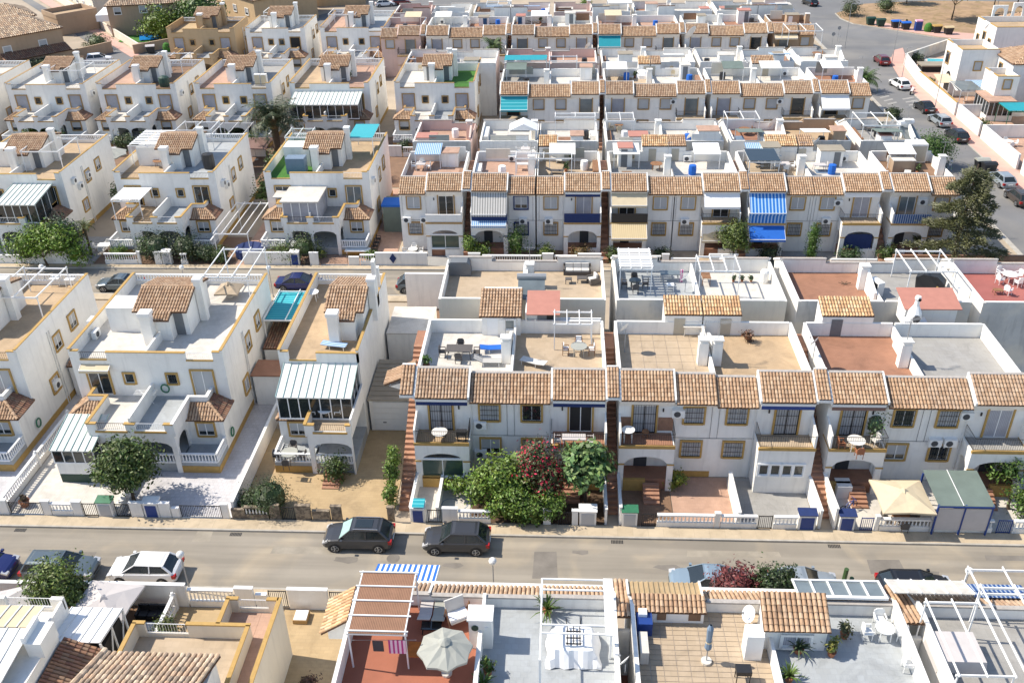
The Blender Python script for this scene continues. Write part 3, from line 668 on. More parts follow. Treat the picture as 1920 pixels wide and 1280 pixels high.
        k = MB(mxx, 1, oX); k.box(0, 2.7, -4.5, -2.3, .0, .9); k.box(2.86, hw, -4.44, 0, 0, .85); P('porch_floor', k, 'floor_bluegrey', t)
        k = MB(mxx, 1, oX); k.box(3.4, 4.5, -.05, 0, .85, 2.9); P('front_door', k, 'door_dark', t)
        if hf.get('porch', True) and porch:
            balustrade(t, g(.08), -4.42, g(2.65), -4.42, .9, .78, simple=lod > 0); balustrade(t, g(.08), -4.42, g(.08), -2.35, .9, .78, simple=lod > 0)
            if lod == 0: balustrade(t, g(3.1), -4.5, g(hw - .15), -4.5, .9, .78)
        if plinth:
            k = MB(mxx, 1, oX); k.box(-.03, 2.7, -4.53, -4.5, 0, .62); k.box(-.03, 0, -4.5, depth, 0, .5); P('plinth', k, trim, t)
        if hf.get('sunroof'):
            conservatory(t, min(g(.9), g(hw - .1)), max(g(.9), g(hw - .1)), -3.4, -.02, 3.6, 5.6, 6.45)
        if hf.get('perg2'):
            pergola_mb(t, min(g(2.9), g(5.4)), max(g(2.9), g(5.4)), -4.0, -.1, 3.58, 5.9)
    P('parapet', b, body, t); P('coping', cp, trim, t)
    if tower:
        c = hw if n == 2 else hw * .72; x0 = c - 2.1; x1 = c + 2.1
        if n == 1: x0, x1 = c - 1.5, W - .1
        b = MB(); b.box(x0 + .15, x1 - .15, 3.9, 8.6, 6.6, 8.72); b.prism([(3.9, 8.72), (8.6, 8.72), (8.6, 8.95), (6.1, 9.55), (3.9, 8.75)], 'x', x0 + .15, x1 - .15)
        b.box(c - .6 if n == 2 else c - .8, c + .9, 3.0, 3.9, 6.6, 8.45); P('stair_tower', b, body, t)
        roof_face(t, 'tower_roof', (x0, 3.6, 8.72), (x1, 3.6, 8.72), (x1, 6.1, 9.62), (x0, 6.1, 9.62), tiles_single, tints)
        roof_face(t, 'tower_roof', (x1, 8.8, 8.9), (x0, 8.8, 8.9), (x0, 6.1, 9.62), (x1, 6.1, 9.62), False, tints)
        cc = c - .6 if n == 2 else c - .8
        roof_face(t, 'tower_roof', (cc, 2.8, 8.42), (c + .95, 2.8, 8.42), (c + .95, 3.65, 8.76), (cc, 3.65, 8.76), False, tints)
        ridge_cap(t, (x0, 6.1, 9.62), (x1, 6.1, 9.62), tints=tints)
        b = MB(); b.box(x0 + .6, x0 + 1.35, 3.86, 3.9, 6.6, 8.5); P('tower_door', b, 'door_grey', t)
        if n == 2: b = MB(); b.box(x1 - 1.25, x1 - .5, 3.86, 3.9, 6.6, 8.5); P('tower_door', b, 'door_grey', t)
        if chim:
            b = MB(); b.box(c - .95, c - .2, 2.2, 2.9, 6.6, 9.05); P('chimney', b, body, t); b = MB(); b.box(x1 - .1, x1 + .45, 6.0, 6.6, 6.6, 10.0); P('chimney', b, body, t)
            b = MB(); b.box(c - 1.02, c - .13, 2.13, 2.97, 9.05, 9.35); P('chimney_cap', b, 'white_paint', t); b = MB(); b.box(x1 - .16, x1 + .51, 5.94, 6.66, 10.0, 10.25); P('chimney_cap', b, 'white_paint', t)
        if n == 2 and lod < 2:
            b = MB(); b.box(x0 - 2.3, x0 + .15, 4.2, 6.2, 6.6, 8.7); P('roof_hut', b, body, t)
    if rear_rail: balustrade(t, .2, depth - .1, W - .2, depth - .1, 6.9, .65, simple=True)
    if sidewin:
        for (yy, zz) in ((5.2, 4.6), (3.3, 1.9), (8.0, 4.9)): window(t, W, yy, zz, 1.05, 1.2, PI / 2, trim, 'half' if zz > 4 else 'curtain', lod)
        b = MB(); b.tube((W + .05, 4.2, 0), (W + .05, 4.2, 6.6), .05, 6); b.tube((W + .05, 4.5, 0), (W + .05, 4.5, 6.6), .04, 6); P('drain_pipe', b, 'coping', t)
    for (ay, az) in ac: ac_unit(t, W, ay, az, PI / 2)
    return t

def conservatory(t, x0, x1, y0, y1, z0, ze, zr, panes=5, m='corrugated_white', sub='conservatory'):
    """glazed lean-to with a ribbed sheet roof"""
    b = MB(); b.prism([(y1, zr), (y0 - .15, ze), (y0 - .15, ze - .08), (y1, zr - .08)], 'x', x0, x1)
    n = max(3, round((x1 - x0) / .55))
    r = P('sheet_roof', b, m, t)
    b = MB()
    for k in range(n + 1):
        x = x0 + (x1 - x0) * k / n; b.bar((x, y1, zr + .03), (x, y0 - .15, ze + .03), .04, .06)
    P('roof_rib', b, 'sun_screen' if m == 'corrugated_white' else 'white_paint', r)
    b = MB(); b.box(x0 + .05, x1 - .05, y0, y0 + .04, z0, ze - .06); b.prism([(y0 + .04, z0), (y1, z0), (y1, zr - .1), (y0 + .04, ze - .06)], 'x', x1 - .09, x1 - .05); b.prism([(y0 + .04, z0), (y1, z0), (y1, zr - .1), (y0 + .04, ze - .06)], 'x', x0 + .05, x0 + .09)
    g = P('glazing', b, 'glass_dark', t)
    b = MB()
    for k in range(panes + 1):
        x = x0 + .04 + (x1 - x0 - .08) * k / panes; b.box(x - .035, x + .035, y0 - .03, y0, z0, ze - .05)
    for k in range(4):
        y = y0 + (y1 - y0) * k / 3.0; b.box(x1 - .05, x1 - .02, y - .03, y + .03, z0, ze - .05 + (zr - ze) * k / 3.0)
    b.box(x0, x1, y0 - .04, y0, z0, z0 + .12); b.box(x0, x1, y0 - .04, y0, ze - .16, ze - .06); P('glazing_frame', b, 'white_paint', g)

def pergola_mb(parent, x0, x1, y0, y1, z0, z1, n=4, m='white_paint', roof=None, post=.07, roofname='roof_cover', slats=0):
    for x in (x0, x1):
        for y in (y0, y1): b = MB(); b.box(x - post / 2, x + post / 2, y - post / 2, y + post / 2, z0, z1 - .1); P('post', b, m, parent)
    for y in (y0, y1): b = MB(); b.bar((x0 - .1, y, z1 - .05), (x1 + .1, y, z1 - .05), post, .12); P('beam', b, m, parent)
    def mk():
        q = MB(); q.bar((0, y0 - .15, z1 + .06), (0, y1 + .15, z1 + .06), post * .8, .10); return q.mesh('rafter', m)
    me = mk()
    for k in range(n): link('rafter', me, parent, (x0 + (x1 - x0) * k / (n - 1), 0, 0))
    if roof:
        b = MB(); b.box(x0 - .05, x1 + .05, y0 - .1, y1 + .1, z1 + .115, z1 + .14); P(roofname, b, roof, parent)
    for k in range(slats):
        y = y0 + (y1 - y0) * (k + .5) / slats; q = MB(); q.box(x0 - .1, x1 + .1, y - .14, y + .14, z1 + .115, z1 + .14); P('slat', q, m, parent)

# ---------------------------------------------------------------- separate things
def pergola(label, x0, x1, y0, y1, z0, z1, group=None, **k):
    t = T('pergola', label, 'pergola', ((x0 + x1) / 2, (y0 + y1) / 2, z0), 0, group); hx = (x1 - x0) / 2; hy = (y1 - y0) / 2
    pergola_mb(t, -hx, hx, -hy, hy, 0, z1 - z0, **k); return t
def parasol(label, x, y, z, r=1.6, h=2.4, m='cloth_grey', sides=4, rz=0.0, closed=False, cantilever=False):
    t = T('parasol', label, 'parasol', (x, y, z), rz)
    b = MB(); b.tube((0, 0, 0), (0, 0, h), .03, 6); P('pole', b, 'grey_metal', t)
    b = MB(); b.tube((0, 0, 0), (0, 0, .12), .26, 10); P('base', b, 'cement', t)
    if closed:
        b = MB(); b.lathe((0, 0, 0), [(.06, h + .1), (.16, h - .15), (.13, h * .6), (.18, h * .42), (.10, h * .36)], 8); P('canopy', b, m, t)
        b = MB(); b.lathe((0, 0, 0), [(.15, h * .56), (.15, h * .60)], 8); P('tie_band', b, 'cloth_cream', t); return t
    R_ = r * (1.35 if sides == 4 else 1); off = PI / 4 if sides == 4 else 0
    pt = [Vector((R_ * math.cos(2 * PI * k / sides + off), R_ * math.sin(2 * PI * k / sides + off), h - .5)) for k in range(sides)]
    b = MB(); top = Vector((0, 0, h + .05))
    for k in range(sides):
        a, c = pt[k], pt[(k + 1) % sides]; mid = (a + c) / 2 + Vector((0, 0, .06)); mid = mid * .96 + Vector((0, 0, h - .5)) * .0
        mid.z = h - .47; q = (top + a) / 2 + Vector((0, 0, .03)); q2 = (top + c) / 2 + Vector((0, 0, .03)); mm = (top + mid) / 2 - Vector((0, 0, .03))
        b.face([a, mid, mm, q]); b.face([mid, c, q2, mm]); b.face([q, mm, top]); b.face([mm, q2, top])
        b.face([a - Vector((0, 0, .14)), mid - Vector((0, 0, .12)), mid, a]); b.face([mid - Vector((0, 0, .12)), c - Vector((0, 0, .14)), c, mid])
    c_ = P('canopy', b, m, t)
    b = MB()
    for p in pt: b.bar(top - Vector((0, 0, .07)), p - Vector((0, 0, .06)), .03, .02)
    P('ribs', b, 'grey_metal', t)
    b = MB(); b.lathe((0, 0, 0), [(.30, h - .02), (.12, h + .12), (0, h + .18)], sides, 0); P('top_vent', b, m, t); return t
def chair(label, x, y, z, rz, m='white_plastic', kind='plastic', group=None, cush=None):
    t = T('chair', label, 'chair', (x, y, z), rz, group)
    def seat():
        b = MB(); b.box(-.24, .24, -.24, .24, .40, .45); return b.mesh('seat', m)
    def back():
        b = MB(); b.prism([(-.24, .45), (.24, .45), (.26, .8), (.14, .92), (-.14, .92), (-.26, .8)], 'y', .20, .24); return b.mesh('backrest', m)
    def leg():
        b = MB(); b.tube((0, 0, 0), (0, 0, .40), .025, 5); return b.mesh('leg', m)
    def arm():
        b = MB(); b.box(-.03, .03, -.22, .22, .62, .66); b.box(-.02, .02, -.22, -.18, .42, .62); return b.mesh('armrest', m)
    link('seat', cached(('cs', m), seat), t); link('backrest', cached(('cb', m), back), t)
    for sx, sy in ((-1, -1), (1, -1), (-1, 1), (1, 1)): link('leg', cached(('cl', m), leg), t, (.21 * sx, .21 * sy, 0))
    for sx in (-1, 1): link('armrest', cached(('ca', m), arm), t, (.26 * sx, 0, 0))
    if cush:
        def cu():
            b = MB(); b.box(-.22, .22, -.22, .20, .45, .54); b.box(-.2, .2, .12, .2, .5, .9); return b.mesh('cushion', cush)
        link('cushion', cached(('cc', cush), cu), t)
    return t
def table(label, x, y, z, w=.9, d=.9, h=.73, rnd_=True, m='white_plastic', legm=None, rz=0, group=None):
    t = T('table', label, 'table', (x, y, z), rz, group); legm = legm or m
    b = MB()
    if rnd_: b.lathe((0, 0, 0), [(0, h - .04), (w / 2, h - .04), (w / 2, h), (0, h)], 16)
    else: b.box(-w / 2, w / 2, -d / 2, d / 2, h - .05, h)
    P('tabletop', b, m, t)
    for sx, sy in ((-1, -1), (1, -1), (-1, 1), (1, 1)):
        k = .30 if rnd_ else .45
        b = MB(); b.tube((sx * w * k, sy * d * k, 0), (sx * w * k * .9, sy * d * k * .9, h - .05), .03, 5); P('leg', b, legm, t)
    return t
def dining(desc, where, x, y, z, w=.9, d=.9, rect_=False, cm='white_plastic', tm='white_plastic', n=4, skip=(), cush=None, rz=0):
    table(f'{desc} table {where}', x, y, z, w, d, .73, not rect_, tm, None, rz)
    names = ['near', 'right', 'far', 'left']
    for k in range(n):
        if k in skip: continue
        a = rz - PI / 2 + 2 * PI * k / n; R_ = max(w, d) / 2 + .35 if not rect_ else (d / 2 + .3 if k % 2 == 0 else w / 2 + .3)
        chair(f'{names[k]} chair at the {desc} table {where}', x + R_ * math.cos(a), y + R_ * math.sin(a), z, a - PI / 2 , cm, group=f'chairs round the {desc} table {where}', cush=cush)
def lounger(label, x, y, z, rz, m='cloth_blue', fr='white_plastic', up=0.35):
    t = T('sun_lounger', label, 'sun lounger', (x, y, z), rz)
    b = MB(); b.box(-.32, .32, -.95, .35, .30, .35); P('seat', b, m, t)
    b = MB(); b.prism([(.35, .30), (1.0, .30 + up), (1.0, .35 + up), (.35, .35)], 'x', -.32, .32); P('backrest', b, m, t)
    for sx in (-1, 1):
        for yy in (-.8, .3):
            b = MB(); b.tube((.3 * sx, yy, 0), (.3 * sx, yy, .3), .025, 5); P('leg', b, fr, t)
    return t
def dish(label, x, y, z, r=.45, h=1.0, az=-2.3, group=None):
    t = T('satellite_dish', label, 'satellite dish', (x, y, z), az, group)
    b = MB(); b.tube((0, 0, 0), (0, 0, h), .03, 6); P('mast', b, 'grey_metal', t)
    b = MB(); N_ = 14; rings = [(0, 0.0), (.5, .03), (1, .11)]
    ax = Vector((0, -1, .55)).normalized(); u = Vector((1, 0, 0)); v = ax.cross(u)
    c = Vector((0, -.05, h + r * .3))
    pt = lambda q, k: c + (u * math.cos(2 * PI * k / N_) * r + v * math.sin(2 * PI * k / N_) * r * 1.08) * q[0] + ax * q[1] * r * 2
    for i in range(2):
        for k in range(N_):
            q = [pt(rings[i], k), pt(rings[i], k + 1), pt(rings[i + 1], k + 1), pt(rings[i + 1], k)]
            b.face(q if i else [q[0], q[2], q[3]])
    P('reflector', b, 'white_paint', t, smooth=True)
    b = MB(); b.bar(c - v * r, c + ax * r * 1.1, .025, .025); b.box(-.04, .04, (c + ax * r * 1.1).y - .04, (c + ax * r * 1.1).y + .06, (c + ax * r * 1.1).z - .04, (c + ax * r * 1.1).z + .05); P('feed_arm', b, 'grey_metal', t); return t
def antenna(label, x, y, z, h=1.6, rz=0.4, group=None):
    t = T('tv_antenna', label, 'antenna', (x, y, z), rz, group)
    b = MB(); b.tube((0, 0, 0), (0, 0, h), .02, 5); P('mast', b, 'grey_metal', t)
    b = MB(); b.bar((-.1, 0, h - .05), (1.0, 0, h - .05), .02, .02)
    for k in range(8): b.bar((.1 + .11 * k, -.2 - .01 * k, h - .05), (.1 + .11 * k, .2 + .01 * k, h - .05), .015, .015)
    P('elements', b, 'grey_metal', t); return t
def pot_plant(label, x, y, z, r=.3, h=.9, tint=(.06, .13, .02), pot='terracotta_pot', spiky=False, n=120):
    t = T('potted_plant', label, 'plant', (x, y, z))
    b = MB(); b.lathe((0, 0, 0), [(r * .55, 0), (r * .8, r * 1.1), (r * .85, r * 1.1), (r * .6, r * 1.0), (0, r * 1.0)], 10); P('pot', b, pot, t)
    if spiky: crown_spiky(t, (0, 0, r), h, 40, tint)
    else: crown(t, [((0, 0, r + h * .45), (h * .42, h * .42, h * .5))], n, .10, tint)
    return t
def crown(t, blobs, n, size, tint, name='crown', flower=None, ffrac=.0, seed=None, core=.62, elong=0.45):
    r_ = random.Random(seed if seed is not None else int(abs(t.location.x * 31 + t.location.y * 17) * 10)); b = MB()
    vol = [q[1][0] * q[1][1] * q[1][2] for q in blobs]; tot = sum(vol)
    if core:
        n0 = 0
        for c, s in blobs:
            r0 = min(s[0], s[1]) * core; b.ball(c, r0, 9, 6, s[2] * core / r0)
        b.v = [tuple(q + r_.uniform(-.07, .07) for q in v_) for v_ in b.v]; b.t = [tuple(q * r_.uniform(.7, 1.1) for q in tint) for _ in b.f]
    # twiggy sub-clumps give the crown light and dark masses and a ragged edge
    for (c, s), vv in zip(blobs, vol):
        m_ = max(8, int(n * vv / tot)); ncl = max(5, m_ // 26); cl = []
        for k in range(ncl):
            d = Vector((r_.gauss(0, 1), r_.gauss(0, 1), r_.gauss(0, 1) + .15)).normalized(); q = r_.uniform(.55, 1.02)
            cl.append((Vector((c[0] + d.x * s[0] * q, c[1] + d.y * s[1] * q, c[2] + d.z * s[2] * q)), d, r_.uniform(.8, 1.2)))
        for k in range(m_):
            cc, d, br = cl[r_.randrange(ncl)]; sp = min(s) * .30
            p = cc + Vector((r_.gauss(0, sp), r_.gauss(0, sp), r_.gauss(0, sp * .8)))
            nrm = (d * .8 + Vector((r_.gauss(0, .6), r_.gauss(0, .6), r_.gauss(.35, .6)))).normalized()
            u = nrm.orthogonal().normalized(); v = nrm.cross(u); a = r_.uniform(0, 2 * PI); u, v = u * math.cos(a) + v * math.sin(a), v * math.cos(a) - u * math.sin(a)
            z = size * r_.uniform(.6, 1.35); tt = tint if not (flower and r_.random() < ffrac) else flower
            g = 1.08 * br * r_.uniform(.55, 1.5); col = (tt[0] * g * r_.uniform(.85, 1.25), tt[1] * g, tt[2] * g)
            b.face([p - u * z, p - v * z * elong, p + u * z, p + v * z * elong], 0, col)
    return P(name, b, 'leaf', t)
def crown_spiky(t, c, h, n, tint, name='leaves'):
    r_ = random.Random(int(abs(t.location.x * 13 + t.location.y * 7) * 10)); b = MB(); c = Vector(c)
    for k in range(n):
        a = r_.uniform(0, 2 * PI); el = r_.uniform(.15, 1.4); L_ = h * r_.uniform(.7, 1.1); d = Vector((math.cos(a) * math.cos(el), math.sin(a) * math.cos(el), math.sin(el)))
        s = Vector((-math.sin(a), math.cos(a), 0)) * .03; m_ = c + d * L_ * .6; e = c + d * L_ - Vector((0, 0, L_ * .22)); g = r_.uniform(.7, 1.3); tt = (tint[0] * g, tint[1] * g, tint[2] * g)
        b.face([c - s, c + s, m_ + s * 1.2, m_ - s * 1.2], 0, tt); b.face([m_ - s * 1.2, m_ + s * 1.2, e], 0, tt)
    return P(name, b, 'leaf', t)
def trunk(t, h, r, limbs=5, spread=1.0, seed=1):
    r_ = random.Random(seed); b = MB(); p = Vector((0, 0, 0)); 
    for k in range(3):
        q = p + Vector((r_.uniform(-.12, .12), r_.uniform(-.12, .12), h / 3)); b.tube(p, q, r * (1 - .18 * k), 7, r * (.82 - .18 * k)); p = q
    for k in range(limbs):
        a = 2 * PI * k / limbs + r_.uniform(-.4, .4); e = p + Vector((math.cos(a) * spread, math.sin(a) * spread, spread * r_.uniform(.6, 1.2))); b.tube(p - Vector((0, 0, .1)), e, r * .4, 5, r * .12)
    return P('trunk', b, 'bark', t)
def tree(name, label, x, y, z=0, h=4.0, r=1.8, tint=(.05, .085, .015), n=2600, size=.13, blobs=None, cat='tree', group=None, flower=None, ffrac=0, th=None, elong=.45, core=.62):
    t = T(name, label, cat, (x, y, z), 0, group); th = h * .35 if th is None else th
    if th > 0: trunk(t, th, .09 + h * .012, 5, r * .5, int(x * 7) % 97)
    r_ = random.Random(int(x * 100)); 
    if blobs is None:
        blobs = [((0, 0, h - r * .85), (r * .8, r * .8, r * .75))]
        for k in range(5):
            a = 2 * PI * k / 5 + r_.random(); blobs.append(((math.cos(a) * r * .55, math.sin(a) * r * .55, h - r * (1.15 + .3 * r_.random())), (r * .5, r * .5, r * .5)))
    crown(t, blobs, n, size, tint, flower=flower, ffrac=ffrac, elong=elong, core=core); return t
def bush(label, x, y, z=0, r=.8, h=1.2, tint=(.05, .10, .02), n=500, size=.09, cat='shrub', **k):
    return tree('shrub', label, x, y, z, h, r, tint, n, size, [((0, 0, h * .5), (r, r, h * .5))], cat, th=0, **k)
def box_hedge(name, label, x0, x1, y0, y1, z0, z1, tint=(.03, .09, .015), n=900, size=.08, cat='hedge'):
    t = T(name, label, cat, ((x0 + x1) / 2, (y0 + y1) / 2, z0)); r_ = random.Random(5); b = MB(); hx = (x1 - x0) / 2; hy = (y1 - y0) / 2; hz = z1 - z0
    c = MB(); c.box(-hx * .85, hx * .85, -hy * .85, hy * .85, 0, hz * .93); c.t = [tuple(.5 * q for q in tint)] * 6; P('branches', c, 'leaf', t)  # solid core, not branches; darker tint paints in the shade between leaves
    for k in range(n):
        f = r_.randrange(5); p = [r_.uniform(-hx, hx), r_.uniform(-hy, hy), r_.uniform(0, hz)]
        if f == 0: p[2] = hz + r_.gauss(0, .04)
        elif f < 3: p[1] = (-hy if f == 1 else hy) + r_.gauss(0, .04)
        else: p[0] = (-hx if f == 3 else hx) + r_.gauss(0, .04)
        p = Vector(p); u = Vector((r_.gauss(0, 1), r_.gauss(0, 1), r_.gauss(0, 1))).normalized(); v = u.orthogonal().normalized(); g = r_.uniform(.6, 1.4)
        b.face([p - u * size, p - v * size * .5, p + u * size, p + v * size * .5], 0, tuple(q * g for q in tint))
    P('leaves', b, 'leaf', t); return t
def palm(label, x, y, z, h=3.2, r=1.9, n=26, tint=(.06, .10, .03), th=.22, name='palm_tree'):
    t = T(name, label, 'palm', (x, y, z)); r_ = random.Random(int(x * 10)); b = MB()
    b.lathe((0, 0, 0), [(th * 1.2, 0), (th, h * .4), (th * 1.05, h * .75), (th * 1.5, h * .92), (th * .6, h)], 9); P('trunk', b, 'bark', t)
    def frond():
        b = MB(); N_ = 9; pp = []
        for k in range(N_ + 1):
            q = k / N_; pp.append(Vector((q * r, 0, .55 * r * math.sin(q * PI * .62) - .25 * r * q * q)))
        for k in range(N_):
            a, c = pp[k], pp[k + 1]; w_ = r * .17 * math.sin(PI * (.12 + .86 * (k + .5) / N_))
            for s in (-1, 1):
                for q in range(3):
                    o = a.lerp(c, q / 3); e = o + Vector((r * .10, s * w_ * 1.7, -w_ * .75)); g = r_.uniform(.75, 1.3)
                    b.face([o, o.lerp(c, .35), e], 0, tuple(v * g for v in tint))
            b.bar(a, c, .03, .02)
        b.t = [q or (.12, .11, .04) for q in b.t]; return b.mesh('frond', 'leaf')
    me = frond()
    for k in range(n):
        o = link('frond', me, t, (0, 0, h - .05)); el = [-.75, -.35, 0.05, .45][k % 4]; o.rotation_euler = (r_.uniform(-.3, .3), -el + r_.uniform(-.12, .12), 2 * PI * k / n * 1.618 * 2)
        s = r_.uniform(.8, 1.08); o.scale = (s, s, s)
    b = MB(); b.ball((0, 0, h - .2), th * 1.9, 8, 5, 1.2); b.t = [(.25, .12, .03)] * len(b.f); P('fruit_stalks', b, 'leaf', t); return t

def garden_wall(label, x0, x1, y, parts, h=1.15, m='plaster', group=None, z=0.0, name='garden_wall'):
    """front wall of a yard along x; parts: (kind, xa, xb) with kind in solid/bal/gate/bars/cab/cabblue/stairgap"""
    t = T(name, label, 'wall', ((x0 + x1) / 2, y, z), 0, group); cx = (x0 + x1) / 2
    wall = MB(); bal = MB(); rail = MB(); k_ = 0
    for (kd, a, b_) in parts:
        a -= cx; b_ -= cx
        if kd == 'solid': wall.box(a, b_, 0, .2, 0, h + .12); rail.box(a - .03, b_ + .03, -.03, .23, h + .12, h + .20)
        elif kd == 'low': wall.box(a, b_, 0, .2, 0, h * .75); rail.box(a, b_, -.02, .22, h * .75, h * .75 + .06)
        elif kd == 'bal':
            wall.box(a, b_, .01, .19, 0, .5); balusters_mb(bal, a, .1, b_, .1, .5, h - .62); rail.box(a, b_, -.02, .22, h - .14, h - .02)
        elif kd in ('gate', 'bars', 'bluegate'):
            g = MB(); mm = {'gate': 'black_iron', 'bars': 'black_iron', 'bluegate': 'blue_paint'}[kd]
            n = int((b_ - a) / .12)
            for q in range(n + 1): xx = a + .02 + (b_ - a - .04) * q / n; g.box(xx - .012, xx + .012, .08, .11, .08, h - .05)
            g.bar((a, .1, .1), (b_, .1, .1), .04, .05); g.bar((a, .1, h - .05), (b_, .1, h - .05), .04, .05); g.box(a, a + .05, .07, .12, 0, h); g.box(b_ - .05, b_, .07, .12, 0, h)
            P('gate', g, mm, t)
            if kd == 'bars' or b_ - a > 2: wall.box(a, b_, .03, .17, 0, .12)
        elif kd in ('cab', 'cabblue', 'cabgreen'):
            wall.box(a, b_, 0, .5, 0, h + .15)
            c = MB(); c.prism([(-.08, h + .15), (.6, h + .15), (.6, h + .32), (-.08, h + .2)], 'x', a - .06, b_ + .06); P('cabinet_roof', c, 'green_paint' if kd == 'cabgreen' else ('navy_cloth' if kd == 'cabblue' and a + cx > 10 else 'coping'), t)
            c = MB(); c.box(a + .12, b_ - .12, -.03, 0, .12, h - .05); P('meter_door', c, 'blue_paint' if kd == 'cabblue' else 'shutter', t)
    P('wall', wall, m, t); P('rail', rail, 'white_paint' if m == 'plaster' else m, t)
    if bal.f: P('balusters', bal, 'white_paint', t, kind='stuff')
    return t
def side_wall(label, x, y0, y1, h=1.0, m='plaster', th=.15, z=0, cop='coping', group=None, x1=None):
    t = T('dividing_wall', label, 'wall', (x, (y0 + y1) / 2, z), 0, group); d = (y1 - y0) / 2; dx = ((x1 - x) if x1 is not None else 0)
    if x1 is None: b = MB(); b.box(-th / 2, th / 2, -d, d, 0, h); c = MB(); c.box(-th / 2 - .03, th / 2 + .03, -d, d, h, h + .06)
    else: b = MB(); b.box(0, dx, -th / 2, th / 2, 0, h); c = MB(); c.box(0, dx, -th / 2 - .03, th / 2 + .03, h, h + .06)
    P('wall', b, m, t); P('coping', c, cop, t); return t
def lamp_post(label, x, y, h=3.0, group='street lamps with round white globes'):
    t = T('street_lamp', label, 'street lamp', (x, y, 0), 0, group)
    b = MB(); b.tube((0, 0, 0), (0, 0, h), .045, 7, .035); b.lathe((0, 0, 0), [(.10, 0), (.07, .25), (.045, .3)], 8); P('pole', b, 'grey_metal', t)
    b = MB(); b.ball((0, 0, h + .22), .24, 12, 8); P('globe', b, 'globe', t, smooth=True); return t

